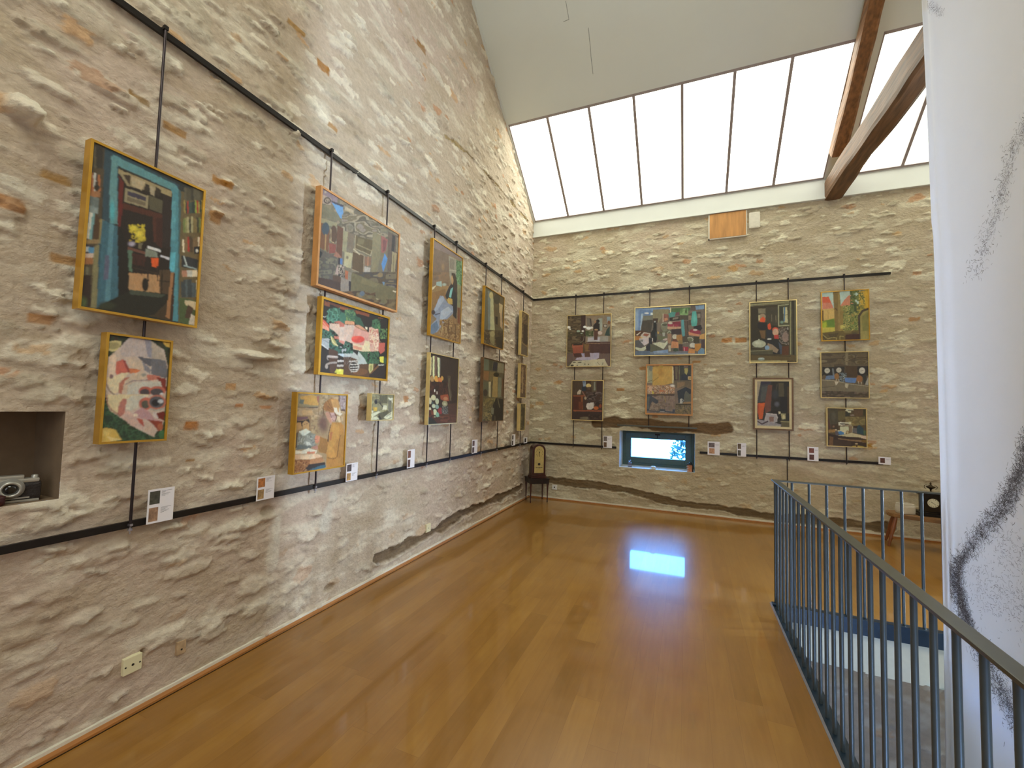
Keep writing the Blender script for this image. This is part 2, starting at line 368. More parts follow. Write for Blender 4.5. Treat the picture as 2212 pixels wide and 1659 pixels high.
def floor_mat():
    m = bpy.data.materials.new('oak_parquet'); m.use_nodes = True
    nt = m.node_tree; N = nt.nodes; L = nt.links; b = N['Principled BSDF']
    tc = N.new('ShaderNodeTexCoord'); sep = N.new('ShaderNodeSeparateXYZ'); L.new(tc.outputs['Object'], sep.inputs[0])
    def mth(op, a, b_=None, c=None):
        n = N.new('ShaderNodeMath'); n.operation = op
        for k, v in enumerate((a, b_, c)):
            if v is None: continue
            if isinstance(v, (int, float)): n.inputs[k].default_value = v
            else: L.new(v, n.inputs[k])
        return n.outputs[0]
    WD = .1365
    xs = mth('DIVIDE', mth('SUBTRACT', sep.outputs[0], 1.776-WD*20), WD)
    row = mth('FLOOR', xs); fx = mth('FRACT', xs)
    wn = N.new('ShaderNodeTexWhiteNoise'); wn.noise_dimensions = '1D'; L.new(row, wn.inputs['W'])
    ys = mth('ADD', mth('DIVIDE', sep.outputs[1], 1.75), mth('MULTIPLY', wn.outputs['Value'], 7.3))
    brd = mth('FLOOR', ys); fy = mth('FRACT', ys)
    cmb = N.new('ShaderNodeCombineXYZ'); L.new(row, cmb.inputs[0]); L.new(brd, cmb.inputs[1])
    wn2 = N.new('ShaderNodeTexWhiteNoise'); wn2.noise_dimensions = '2D'; L.new(cmb.outputs[0], wn2.inputs['Vector'])
    tone = wn2.outputs['Value']
    # grain, offset per board
    off = N.new('ShaderNodeVectorMath'); off.operation = 'MULTIPLY_ADD'
    L.new(wn2.outputs['Color'], off.inputs[0]); off.inputs[1].default_value = (9, 9, 9); L.new(tc.outputs['Object'], off.inputs[2])
    mp = N.new('ShaderNodeMapping'); mp.inputs['Scale'].default_value = (14, 1.3, 1); L.new(off.outputs[0], mp.inputs[0])
    nz = N.new('ShaderNodeTexNoise'); nz.inputs['Scale'].default_value = 2.2; nz.inputs['Detail'].default_value = 7; nz.inputs['Distortion'].default_value = .7; L.new(mp.outputs[0], nz.inputs[0])
    n2 = N.new('ShaderNodeTexNoise'); n2.inputs['Scale'].default_value = 2.6; n2.inputs['Detail'].default_value = 3; L.new(off.outputs[0], n2.inputs[0])
    v = mth('ADD', mth('MULTIPLY', tone, .22), mth('ADD', mth('MULTIPLY', nz.outputs[0], .42), mth('MULTIPLY', n2.outputs[0], .38)))
    rp = N.new('ShaderNodeValToRGB'); cr = rp.color_ramp
    cr.elements[0].position = .22; cr.elements[0].color = lc(0x7E5618)
    cr.elements[1].position = .85; cr.elements[1].color = lc(0xA47832)
    e = cr.elements.new(.5); e.color = lc(0x906426)
    L.new(v, rp.inputs[0])
    # knots
    vo = N.new('ShaderNodeTexVoronoi'); vo.inputs['Scale'].default_value = 1.7; mpk = N.new('ShaderNodeMapping'); mpk.inputs['Scale'].default_value = (1.6, 1, 1); L.new(off.outputs[0], mpk.inputs[0]); L.new(mpk.outputs[0], vo.inputs['Vector'])
    kn = mth('MULTIPLY', mth('LESS_THAN', vo.outputs['Distance'], .022), .75)
    mx = N.new('ShaderNodeMix'); mx.data_type = 'RGBA'; L.new(kn, mx.inputs[0]); L.new(rp.outputs[0], mx.inputs[6]); mx.inputs[7].default_value = lc(0x4A2C10)
    # joints
    jx = mth('LESS_THAN', mth('MINIMUM', fx, mth('SUBTRACT', 1, fx)), .0075)
    jy = mth('LESS_THAN', mth('MINIMUM', fy, mth('SUBTRACT', 1, fy)), .0007)
    jt = mth('MULTIPLY', mth('MAXIMUM', jx, jy), .38)
    m2 = N.new('ShaderNodeMix'); m2.data_type = 'RGBA'; L.new(jt, m2.inputs[0]); L.new(mx.outputs[2], m2.inputs[6]); m2.inputs[7].default_value = lc(0x6A3E14)
    L.new(m2.outputs[2], b.inputs['Base Color'])
    b.inputs['Roughness'].default_value = .30; b.inputs['Specular IOR Level'].default_value = .5
    b.inputs['Coat Weight'].default_value = .7; b.inputs['Coat Roughness'].default_value = .05
    # tiny waviness of the varnish, plus scuffs
    n3 = N.new('ShaderNodeTexNoise'); n3.inputs['Scale'].default_value = 9; n3.inputs['Detail'].default_value = 4; L.new(off.outputs[0], n3.inputs[0])
    bp = N.new('ShaderNodeBump'); bp.inputs['Strength'].default_value = .05; bp.inputs['Distance'].default_value = .01; L.new(n3.outputs[0], bp.inputs['Height'])
    L.new(bp.outputs[0], b.inputs['Normal'])
    return m
M['floor'] = floor_mat()

# ------------------------------------------------------------------ the room
# floor (the stair opening is X 3.28..5.3, Y -0.4..4.235)
HX0, HX1, HY0, HY1 = 3.28, 5.35, -.4, 4.235
fl = MB().box((-.3, FRONT, -.10), (HX0, D+.02, 0)).box((HX0, HY1, -.10), (XR, D+.02, 0)).box((HX0, FRONT, -.10), (XR, HY0, 0)).box((HX1, HY0, -.10), (XR, HY1, 0))
struct(fl.build('floor', M['floor']))
DEPTH = .45
# back wall
def px_back(pts): return [(ony(x, y)[0], ony(x, y)[2]) for x, y in pts]
def px_left(pts): return [(onx(x, y)[1], onx(x, y)[2]) for x, y in pts]
WIN = (1.592, 2.733, .645, 1.243)
lintel = [(1.20, 1.355), (1.7, 1.375), (2.3, 1.335), (2.9, 1.325), (3.17, 1.345)]
band_b = px_back([(1150, 1030), (1185, 1036), (1240, 1044), (1300, 1050), (1350, 1058), (1400, 1072), (1450, 1084), (1500, 1092), (1560, 1098), (1600, 1107), (1640, 1112), (1690, 1120), (1800, 1128), (1920, 1140)])
def grid(a, b, st): return np.linspace(a, b, int(round((b-a)/st))+1)
us = np.unique(np.concatenate([grid(-.08, WIN[0], .0125), grid(WIN[0], WIN[1], .0125), grid(WIN[1], 5.9, .0125), grid(5.9, XR, .04)]))
zs = np.unique(np.concatenate([grid(-.02, WIN[2], .0115), grid(WIN[2], WIN[3], .0115), grid(WIN[3], 4.72, .0115)]))
def bk(pts, a, b, c): return [(ony(x, y)[0], ony(x, y)[2], a, b, c) for x, y in pts]
stone_wall('wall_back', us, zs, lambda U, Z, h: np.stack([U, D-h*.6, Z], -1), 5, 62,
    holes=[WIN], timbers=[(lintel, .105, .012, 0x6A4C30), (band_b, .062, .02, 0x70593E)],
    bricks=bk([(1571, 735), (1600, 735)], .07, .035, 0xBE8450)+bk([(1505, 782), (1340, 842), (1390, 795), (1975, 690)], .06, .022, 0xB68455)+bk([(1870, 962)], .07, .03, 0xB08448),
    pits=[(px[0], px[1], .07, .03, .02) for px in px_back([(1345, 1070), (1405, 1085)])],
    material=M['stone'], tint=(.955, .985, .90), calm=True)
# reveals of the deep window opening, rough and whitewashed
X0, X1, Z0, Z1 = WIN
rv = MB(); YB = D+DEPTH+.03
rv.box((X0-.1, D+.06, Z0-.1), (X0, YB, Z1+.1)).box((X1, D+.06, Z0-.1), (X1+.1, YB, Z1+.1)).box((X0, D+.06, Z0-.1), (X1, YB, Z0)).box((X0, D+.06, Z1), (X1, YB, Z1+.1))
rv.add([(x, y, z) for y in (D-.001, D+.061) for x, z in ((X0, Z0), (X1, Z0), (X1, Z1), (X0, Z1))], [(0, 1, 5, 4), (1, 2, 6, 5), (2, 3, 7, 6), (3, 0, 4, 7)])
o = rv.build('trim_1', M['reveal']); struct(o)
# left wall (the gable) with its niche
NI = (.40, 1.012, 1.128, 1.52)
ysl = np.unique(np.concatenate([grid(FRONT, .30, .06), grid(.30, .40, .0125), grid(.40, 1.012, .0125), grid(1.012, 3.6, .009), grid(3.6, D+.08, .0125)]))
zsl = np.unique(np.concatenate([grid(-.02, NI[2], .0125), grid(NI[2], NI[3], .0125), grid(NI[3], 5.4, .0105), grid(5.4, 8.56, .02)]))
band_l = px_left([(812, 1207), (850, 1192), (880, 1176), (925, 1154), (970, 1128), (1000, 1108), (1040, 1090), (1080, 1075), (1125, 1052)])
stone_wall('wall_left', ysl, zsl, lambda U, Z, h: np.stack([h, U, Z], -1), 12, 62,
    holes=[NI], timbers=[(band_l, .05, .022, 0x6E5940), (px_left([(960, 292), (1012, 332), (1060, 386), (1100, 430), (1140, 478)]), .014, .006, 0xA08A60)],
    ledges=[(.80, 2.80, .052, .048, .10), (1.88, 1.885, .13, .030, .09), (2.03, 2.565, .05, .02, .03), (1.62, 1.93, .05, .02, .02), (5.47, .47, .10, .03, .04), (6.75, 1.53, .07, .045, .04)],
    bricks=[(px_left([p])[0][0], px_left([p])[0][1], a, b, c_) for p, a, b, c_ in [((518, 876), .028, .010, 0xC08A60), ((575, 878), .045, .009, 0xC08A60), ((410, 918), .035, .022, 0xB9814F), ((497, 835), .03, .022, 0xC59A6C), ((20, 440), .05, .03, 0xA87B52), ((150, 565), .06, .02, 0xB08552), ((85, 690), .04, .02, 0xAF7F50), ((720, 275), .05, .02, 0xB08552), ((910, 100), .08, .03, 0x9A7448), ((700, 145), .06, .03, 0xA87A48), ((480, 395), .06, .02, 0xB58650), ((465, 470), .035, .035, 0xB88A58), ((875, 862), .03, .03, 0xB98C66), ((378, 280), .06, .02, 0xA87F4C), ((640, 60), .07, .02, 0xA98450), ((120, 385), .05, .018, 0xA98450), ((300, 210), .05, .015, 0x98784C), ((410, 995), .02, .006, 0xA07848)]],
    pits=[(px_left([p])[0][0], px_left([p])[0][1], a, b, d_) for p, a, b, d_ in [((578, 1104), .06, .035, .03), ((712, 1268), .06, .03, .03), ((303, 1410), .02, .015, .03)]],
    plaster=[(px_left([(600, 1125), (585, 1215)]), .07, 0xD8D0BE), (px_left([(715, 1070), (700, 1140)]), .07, 0xD2CBBC)],
    keep=lambda u, z: z < np.where(u >= RIDGE_Y, EAVE+SLOPE*(D-u), EAVE+SLOPE*(u-FRONT))+.03, material=M['stone'], calm=True)
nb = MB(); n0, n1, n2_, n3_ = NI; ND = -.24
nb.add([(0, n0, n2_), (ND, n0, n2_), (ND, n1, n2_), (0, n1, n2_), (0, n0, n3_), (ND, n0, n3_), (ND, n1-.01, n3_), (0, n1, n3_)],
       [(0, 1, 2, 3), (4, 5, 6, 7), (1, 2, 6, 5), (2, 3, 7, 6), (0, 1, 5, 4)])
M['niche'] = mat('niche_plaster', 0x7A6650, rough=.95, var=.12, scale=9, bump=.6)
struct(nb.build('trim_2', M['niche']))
# unseen right gable and front wall close the room
M['plainstone'] = mat('plain_stone', 0xB8A585, rough=.95, var=.15, scale=8, bump=.3)
SL = (5.38, 5.60, .35, 2.5)      # unseen slit window added in the right gable, skewed to light the left wall
def gable_piece(mb, poly, x0, x1):
    n = len(poly); mb.add([(x0, y, z) for y, z in poly]+[(x1, y, z) for y, z in poly], [tuple(range(n)), tuple(range(n, 2*n))[::-1]]+[(i, n+i, n+(i+1) % n, (i+1) % n) for i in range(n)])
gm = MB()
gable_piece(gm, [(FRONT, 0), (SL[0], 0), (SL[0], roof_z(SL[0])), (RIDGE_Y, roof_z(RIDGE_Y)), (FRONT, EAVE)], XR, XR+.08)
gable_piece(gm, [(SL[1], 0), (D, 0), (D, EAVE), (SL[1], roof_z(SL[1]))], XR, XR+.08)
gable_piece(gm, [(SL[0], 0), (SL[1], 0), (SL[1], SL[2]), (SL[0], SL[2])], XR, XR+.08)
gable_piece(gm, [(SL[0], SL[3]), (SL[1], SL[3]), (SL[1], roof_z(SL[1])), (SL[0], roof_z(SL[0]))], XR, XR+.08)
struct(gm.build('wall_right', M['plainstone']))
sk = .26; s_ = MB(); XO = XR+.66
pts8 = [(XR+.01, SL[0], SL[2]), (XR+.01, SL[1], SL[2]), (XR+.01, SL[1], SL[3]), (XR+.01, SL[0], SL[3]), (XO, SL[0]+sk, SL[2]), (XO, SL[1]+sk, SL[2]), (XO, SL[1]+sk, SL[3]), (XO, SL[0]+sk, SL[3])]
s_.add(pts8, [(0, 1, 5, 4), (1, 2, 6, 5), (2, 3, 7, 6), (3, 0, 4, 7)])
struct(s_.build('trim_11', M['plainstone']))
M['slitpane'] = emit_mat('slit_window_daylight', (.66, .82, 1.0), 480.0)
w7 = struct(empty('window_7')); MB().box((XO-.01, SL[0]+sk-.02, SL[2]), (XO+.01, SL[1]+sk+.02, SL[3])).build('pane', M['slitpane'], w7)
struct(MB().box((-.3, FRONT-.3, 0), (XR+.3, FRONT, EAVE+.1)).build('wall_front', M['plainstone']))
# roof: plaster slopes with strips of diffusing panels
def slope_pt(x, y, off, side=1):
    """a point on the ceiling plane (side 1 = back slope, -1 = front slope), off = distance below it"""
    yy = y if side == 1 else D+FRONT-y
    n = (math.hypot(SLOPE, 1))
    ny, nz = SLOPE/n, 1/n
    yq = y-ny*off; zq = EAVE+SLOPE*(D-y)-nz*off
    return (x, yq if side == 1 else D+FRONT-yq, zq)
def slab(mb, x0, x1, y0, y1, o0, o1, side=1):
    c = [slope_pt(x, y, o, side) for o in (o0, o1) for (x, y) in ((x0, y0), (x1, y0), (x1, y1), (x0, y1))]
    return mb.add(c, [(0, 1, 2, 3), (7, 6, 5, 4), (0, 1, 5, 4), (1, 2, 6, 5), (2, 3, 7, 6), (3, 0, 4, 7)])
SY0, SY1 = 5.80, 7.125      # upper and lower edge of the roof lights
SX = [.035+.625*k for k in range(8)]          # first run of seven panes
SX2 = [4.66+.625*k for k in range(5)]
ce = MB()
slab(ce, 0, XR, RIDGE_Y-.02, SY0, -.12, 0); slab(ce, 0, XR, SY1, D+.02, -.12, 0)
slab(ce, 0, SX[0], SY0, SY1, -.12, 0); slab(ce, SX[-1], SX2[0], SY0, SY1, -.12, 0); slab(ce, SX2[-1], XR, SY0, SY1, -.12, 0)
slab(ce, 0, XR, RIDGE_Y-.02, D+.02, -.12, 0, side=-1)
struct(ce.build('ceiling', M['ceiling']))
def rooflight(name, xs):
    r = struct(empty(name))
    p = MB(); slab(p, xs[0], xs[-1], SY0, SY1, -.035, -.015); p.build('pane', M['panel'], r)
    f = MB()
    for x in xs[1:-1]: slab(f, x-.018, x+.018, SY0, SY1, -.015, .008)
    slab(f, xs[0], xs[-1], SY0-.0, SY0+.026, -.015, .004); slab(f, xs[0], xs[-1], SY1-.018, SY1, -.015, .004)
    slab(f, xs[0], xs[0]+.015, SY0, SY1, -.015, .004); slab(f, xs[-1]-.015, xs[-1], SY0, SY1, -.015, .004)
    f.build('window_frame', M['mull'], r)
M['mull'] = mat('roof_light_bars', 0x9E928E, rough=.5, var=.02)
rooflight('window_2', SX); rooflight('window_3', SX2)
# matching roof lights put in for fill on the unseen opposite slope, behind the camera
r = struct(empty('window_4')); p = MB()
slab(p, .6, 6.6, 4.9, 6.6, .004, .02, side=-1); p.build('pane', M['panel'], r)
# white fascia between roof and back wall
struct(MB().box((0, D-.035, 4.685), (XR, D+.02, EAVE+.02)).build('trim_3', M['white']))
struct(MB().box((0, D-.05, 4.672), (XR, D+.02, 4.69)).build('trim_4', M['white']))
# hairline cracks in the ceiling plaster
def onroof(x, y):
    d = ray(x, y); n = np.array([0, SLOPE, 1.0]); p0 = np.array([0, D, EAVE-.002]); return EYE+d*(((p0-EYE)@n)/(d@n))
M['crack'] = mat('plaster_crack', 0x6E706A, rough=.9)
ck = MB()
for L_ in ([(1222, 2), (1225, 20), (1229, 42), (1217, 47)], [(1271, 60), (1274, 90), (1277, 125), (1281, 160)]):
    q = [Vector(onroof(*p_)) for p_ in L_]
    for u_, v_ in zip(q, q[1:]): ck.tube(u_, v_, .0022, 5)
struct(ck.build('trim_13', M['crack']))
# thin plaster cove along the gable
tv = MB(); slab(tv, 0, .035, RIDGE_Y, D, .0, .012); struct(tv.build('trim_5', M['white']))
# skirtings
struct(MB().box((0, FRONT, 0), (.052, D, .014)).build('baseboard_left', M['skirting']))
struct(MB().box((.052, FRONT, 0), (.057, D, .002)).build('trim_12', M['iron']))
struct(MB().box((.035, D-.022, 0), (XR, D, .022)).build('baseboard_back', M['skirting']))
M['limewash'] = mat('limewash', 0xD8D2C0, rough=.9, var=.06, bump=.2)
struct(MB().box((0, FRONT, .014), (.018, D, .030)).build('trim_6', M['limewash']))
struct(MB().box((.0, D-.016, .022), (XR, D, .042)).build('trim_7', M['limewash']))
# ---------- window in the back wall
wn_ = struct(empty('window_1', (0, 0, 0)))
fy0, fy1 = D+DEPTH-.06, D+DEPTH
fr = MB()
a0, a1, c0, c1 = X0, X1, Z0, Z1
fr.box((a0, fy0, c0), (a0+.05, fy1, c1)).box((a1-.05, fy0, c0), (a1, fy1, c1)).box((a0+.05, fy0, c0), (a1-.05, fy1, c0+.05)).box((a0+.05, fy0, c1-.05), (a1-.05, fy1, c1))
fr.build('window_frame', M['winframe'], wn_)
sa = MB(); s0, s1, t0, t1 = a0+.045, a1-.045, c0+.045, c1-.045; sw = .095
sa.box((s0, fy0-.015, t0), (s0+sw, fy1-.01, t1), .006).box((s1-sw, fy0-.015, t0), (s1, fy1-.01, t1), .006).box((s0+sw, fy0-.015, t0), (s1-sw, fy1-.01, t0+sw), .006).box((s0+sw, fy0-.015, t1-sw), (s1-sw, fy1-.01, t1), .006)
sas = sa.build('sash', M['winframe'], wn_)
MB().box((s0+sw, fy0+.02, t0+sw), (s1-sw, fy0+.024, t1-sw)).build('pane', M['glass'], sas)
cx = (s0+s1)/2
MB().box((cx-.04, fy0-.035, t1-.03), (cx+.04, fy0-.015, t1-.005), .004).tube((cx, fy0-.03, t1-.02), (cx, fy0-.05, t1-.075), .006).build('latch', M['iron'], wn_)
# ---------- outdoors: ground, pale garden wall, bush
M['gravel'] = mat('sunlit_gravel', 0xD6D2C4, rough=.9, var=.1)
M['farwall'] = mat('sunlit_render', 0xE6E2D4, rough=.9, var=.05)
struct(MB().box((-14, D+.7, -3.2), (16, 40, -3.0)).build('ground', M['gravel']))
gw = MB().box((-9, 13.9, -3.0), (2.07, 14.3, 1.3)).build('garden_wall', M['farwall'])
tag(gw, 'sunlit pale wall seen through the left of the small window', 'wall')
rs = random.Random(4)
M['leaf'] = mat('bush_leaves', (20, 62, 52), rough=.6, var=.5, scale=3)
bt = empty('garden_bush', (3.42, 11.0, -3.0)); tag(bt, 'bright blue-green leafy bush seen through the right of the small window', 'bush')
lf = MB()
for i in range(2600):
    a, b_ = rs.uniform(0, 2*PI), math.acos(rs.uniform(-1, 1)); rr = rs.uniform(.55, 1.0)**.5
    p = Vector((math.cos(a)*math.sin(b_)*1.30*rr, math.sin(a)*math.sin(b_)*1.0*rr, 3.1+math.cos(b_)*1.45*rr))
    u_ = Vector((rs.gauss(0, 1), rs.gauss(0, 1), rs.gauss(0, .6))).normalized(); w_ = u_.orthogonal().normalized(); s_ = rs.uniform(.04, .10)
    lf.add([p-u_*s_, p+w_*s_*.45, p+u_*s_, p-w_*s_*.45+Vector((0, 0, .01))], [(0, 1, 2, 3)])
lf.build('foliage', M['leaf'], bt)
tr = MB().tube((0, 0, 0), (0, 0, 2.6), .09, 8, .05)
for i in range(6):
    a = i*1.05; tr.tube((0, 0, 1.2+.2*i), (math.cos(a)*.7, math.sin(a)*.6, 2.6+.2*i), .035, 6, .012)
tr.build('trunk', M['beam'], bt)

# ---------- stair well
struct(MB().box((HX0, HY1-.012, -.41), (HX1, HY1+.05, -.10)).box((2.2, HY1, -.5), (HX1+.1, HY1+.05, -.3)).build('wall_stairs', M['bluepaint']))
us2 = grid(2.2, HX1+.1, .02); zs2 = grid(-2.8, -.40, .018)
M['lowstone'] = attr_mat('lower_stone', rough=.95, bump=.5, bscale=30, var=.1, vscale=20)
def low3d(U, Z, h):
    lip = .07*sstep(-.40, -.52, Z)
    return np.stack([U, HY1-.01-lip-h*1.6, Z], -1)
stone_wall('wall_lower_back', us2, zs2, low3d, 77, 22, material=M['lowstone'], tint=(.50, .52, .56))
struct(MB().box((2.2, HY0-.9, -2.9), (HX1+2, HY1+.1, -2.8)).build('floor_lower', M['plainstone']))
struct(MB().box((HX1, HY0-.9, -2.8), (HX1+.1, HY1, -.1)).build('wall_lower_right', M['bluepaint']))
struct(MB().box((2.1, HY0-.9, -2.8), (2.2, HY1, -.1)).build('wall_lower_left', M['plainstone']))
struct(MB().box((2.2, HY0-1.0, -2.8), (HX1+.1, HY0-.9, -.1)).build('wall_lower_front', M['plainstone']))
# downstairs window, blue daylight behind its glass
M['lowpane'] = emit_mat('daylit_pane', (.42, .60, 1.0), 20.0)
lw = struct(empty('window_5'))
MB().box((3.0, HY0-.90, -2.3), (5.1, HY0-.88, -1.1)).build('pane', M['lowpane'], lw)
fb = MB()
for x in (2.95, 4.02, 5.1): fb.box((x, HY0-.9, -2.35), (x+.05, HY0-.85, -1.05))
for z in (-2.35, -1.1): fb.box((2.95, HY0-.9, z), (5.15, HY0-.85, z+.05))
fb.build('window_frame', M['winframe'], lw)
# steel edging of the opening
ch = MB().box((HX0, HY0, -.13), (HX0+.07, HY1, -.002)).box((HX0, HY1-.06, -.105), (HX1, HY1-.0, .012))
struct(ch.build('trim_8', M['channel']))
struct(MB().box((HX0-.012, HY0, 0), (HX0+.002, HY1, .003)).build('trim_9', M['alu']))

# ---------- balustrade: one welded railing round the opening
rl = empty('stair_railing', (3.31, 4.215, 0)); tag(rl, 'blue grey steel stair railing with thin upright bars round the floor opening', 'railing')
def lb(mb): return mb.xf(Matrix.Translation((-3.31, -4.215, 0)))
HT = 1.02
hr = MB().box((3.283, -.35, HT), (3.333, 4.24, HT+.012), .003).box((3.333, 4.195, HT), (HX1, 4.24, HT+.012), .003)
lb(hr).build('handrail', M['hand'], rl)
lb(MB().box((3.300, -.35, HT-.012), (3.316, 4.24, HT))).build('top_flat', M['rail'], rl)
for k in range(37):
    y = 4.129-.1205*k
    lb(MB().tube((3.308, y, -.06), (3.308, y, HT), .0098, 10)).build('baluster', M['rail'], rl)
for k in range(15):
    x = 3.43+.1198*k
    if x > HX1-.05: break
    lb(MB().tube((x, 4.215, 0), (x, 4.215, HT), .0098, 10)).build('baluster', M['rail'], rl)
lb(MB().tube((3.308, 4.215, -.06), (3.308, 4.215, HT), .0098, 10)).build('baluster', M['rail'], rl)

# ---------- roof truss
def beam(name, p, q, w, h, m, seed, label, up=(0, 0, 1), wob=.012, n=36):
    """hand-hewn timber from p to q (centre line), width w across, height h"""
    p = Vector(p); q = Vector(q); L_ = (q-p).length; d = (q-p).normalized(); side = Vector(up).cross(d).normalized(); u2 = d.cross(side)
    rr = random.Random(seed); ph = [rr.uniform(0, 6) for _ in range(8)]
    prof = []
    K = 5
    for (sx, sy, ex, ey) in ((-1, -1, 1, -1), (1, -1, 1, 1), (1, 1, -1, 1), (-1, 1, -1, -1)):
        for k in range(K): prof.append((sx+(ex-sx)*k/K, sy+(ey-sy)*k/K))
    V = []; F = []
    for i in range(n+1):
        t = i/n; c = p+d*(L_*t)
        ww = w/2*(1+.05*math.sin(3*t*L_+ph[0])+.03*math.sin(7*t*L_+ph[1])); hh = h/2*(1+.04*math.sin(2.6*t*L_+ph[2])+.03*math.sin(8*t*L_+ph[3]))
        c = c+side*(wob*math.sin(1.9*t*L_+ph[4]))+u2*(wob*math.sin(1.5*t*L_+ph[5]))
        for (a, b_) in prof:
            r_ = 1.0
            if abs(a) > .9 and abs(b_) > .9: r_ = .93-.05*math.sin(9*t*L_+a*2+b_+ph[6])**2
            V.append(c+side*(a*ww*r_)+u2*(b_*hh*r_))
    m_ = len(prof)
    for i in range(n):
        for k in range(m_): F.append((i*m_+k, i*m_+(k+1) % m_, (i+1)*m_+(k+1) % m_, (i+1)*m_+k))
    F.append(tuple(range(m_))[::-1]); F.append(tuple(range(n*m_, n*m_+m_)))
    mb = MB(); mb.add(V, F); o = mb.build(name, m); tag(o, label, 'beam'); return o
beam('tie_beam', (4.54, D+.0, 4.80), (4.54, FRONT, 4.80), .215, .30, M['beam'], 3, 'thick dark hewn tie beam running level from the top of the back wall')
sq = slope_pt(4.46, D-.36, .125); sp = slope_pt(4.46, RIDGE_Y+.1, .125)
beam('rafter', sq, sp, .16, .20, M['beam2'], 8, 'dark rafter climbing along the sloping ceiling above the tie beam', n=30)

# ---------- hanging banner
bn_e = empty('hanging_banner', (4.30, 4.05, 5.2)); tag(bn_e, 'tall white cloth banner with a charcoal drawing hanging into the stair opening', 'banner')
ZT, ZB = 5.55, -1.9
def ban_x(y, z):   # folds of the cloth
    s = (4.1-y)
    return 4.30+.022*math.exp(-((s-.09)/.05)**2)-.018*math.exp(-((s-.22)/.05)**2)+.008*math.sin(s*9+z*.4)*min(1, s*2)
def ban_edge(z): return 4.045+.035*((z-1.3)/2.6)**2+(.02*z if z > 3 else 0)*.3
B = MB(); NY, NZ = 70, 60; V = []; F = []
for j in range(NZ+1):
    z = ZB+(ZT-ZB)*j/NZ
    for i in range(NY+1):
        s = (i/NY)**1.3*2.6; y = ban_edge(z)-s; V.append((ban_x(ban_edge(0)+0*z-s, z)-4.30, y-4.05, z-5.2))
for j in range(NZ):
    for i in range(NY): a = j*(NY+1)+i; F.append((a, a+1, a+NY+2, a+NY+1))
B.add(V, F, True); cl = B.build('cloth', M['cloth'], bn_e)
sd = cl.modifiers.new('thickness', 'SOLIDIFY'); sd.thickness = .002; sd.offset = 0
lb2 = lambda mb: mb.xf(Matrix.Translation((-4.30, -4.05, -5.2)))
lb2(MB().tube((4.30, 4.16, 5.56), (4.30, 1.45, 5.56), .02, 12)).build('hanging_pole', M['alu'], bn_e)
for yy in (3.95, 1.7): lb2(MB().tube((4.30, yy, 5.56), (4.36, yy, 7.0), .003, 5)).build('cord', M['iron'], bn_e)
# the drawing: thousands of short charcoal strokes gathered along sweeping lines
SP = [([(2222, 930), (2200, 1005), (2165, 1090), (2125, 1145), (2085, 1195)], 26, 760, 1.0),
      ([(2085, 1195), (2064, 1225), (2066, 1262), (2074, 1300), (2090, 1350), (2110, 1395)], 17, 900, 1.0),
      ([(2110, 1395), (2140, 1445), (2165, 1500), (2195, 1560), (2225, 1620)], 26, 420, 1.0),
      ([(2222, 255), (2180, 330), (2158, 420), (2125, 520), (2100, 600)], 24, 420, .7),
      ([(2000, 5), (2015, 15), (2035, 30)], 12, 90, .7),
      ([(2100, 1240), (2160, 1290), (2222, 1330)], 75, 340, .6),
      ([(2150, 1160), (2200, 1210)], 60, 140, .6)]
rs = random.Random(21); nr = np.random.RandomState(5)
stk = MB(); pale = MB()
for qi, (pts, wd_, cnt, ln) in enumerate(SP):
    L_ = [math.dist(a, b_) for a, b_ in zip(pts, pts[1:])]; tot = sum(L_)
    for _ in range(int(cnt*(2.6 if qi < 3 else 1.6))):
        t = rs.uniform(0, tot); k = 0
        while k < len(L_)-1 and t > L_[k]: t -= L_[k]; k += 1
        f = t/L_[k]; x = pts[k][0]+(pts[k+1][0]-pts[k][0])*f+rs.gauss(0, 1)*wd_*.40; y = pts[k][1]+(pts[k+1][1]-pts[k][1])*f+rs.gauss(0, 1)*wd_*.40
        if x < 2046 and y > 100: x = 2046+rs.uniform(0, 20)
        P = onx(x, y, 4.29); yy, zz = P[1], P[2]
        a = rs.uniform(0, 2*PI); l_ = rs.uniform(.014, .040)*ln; bend = rs.uniform(-1.2, 1.2); w_ = rs.uniform(.0005, .0013)
        pp = []
        for q in range(4):
            pp.append((yy, zz)); yy += math.cos(a)*l_/3; zz += math.sin(a)*l_/3; a += bend/3
        top = []; bot = []
        for q, (py, pz) in enumerate(pp):
            q2 = pp[min(q+1, 3)]; q1 = pp[max(q-1, 0)]; dy, dz = q2[0]-q1[0], q2[1]-q1[1]; n_ = math.hypot(dy, dz)+1e-9
            ox, oz = -dz/n_*w_, dy/n_*w_
            X = ban_x(ban_edge(0)-(ban_edge(pz)-py), pz)-4.30-.0035
            top.append((X, py+ox-4.05, pz+oz-5.2)); bot.append((X, py-ox-4.05, pz-oz-5.2))
        (stk if (qi < 3 or (qi == 3 and rs.random() < .35)) else pale).add(top+bot, [(0, 1, 5, 4), (1, 2, 6, 5), (2, 3, 7, 6)])
st_ = stk.build('charcoal_drawing', M['charcoal'], bn_e); tag(st_, kind='stuff')
M['palechalk'] = mat('pale_grey_stroke', 0xA9A7B0, rough=.9)
st2 = pale.build('faint_pencil_marks', M['palechalk'], bn_e); tag(st2, kind='stuff')

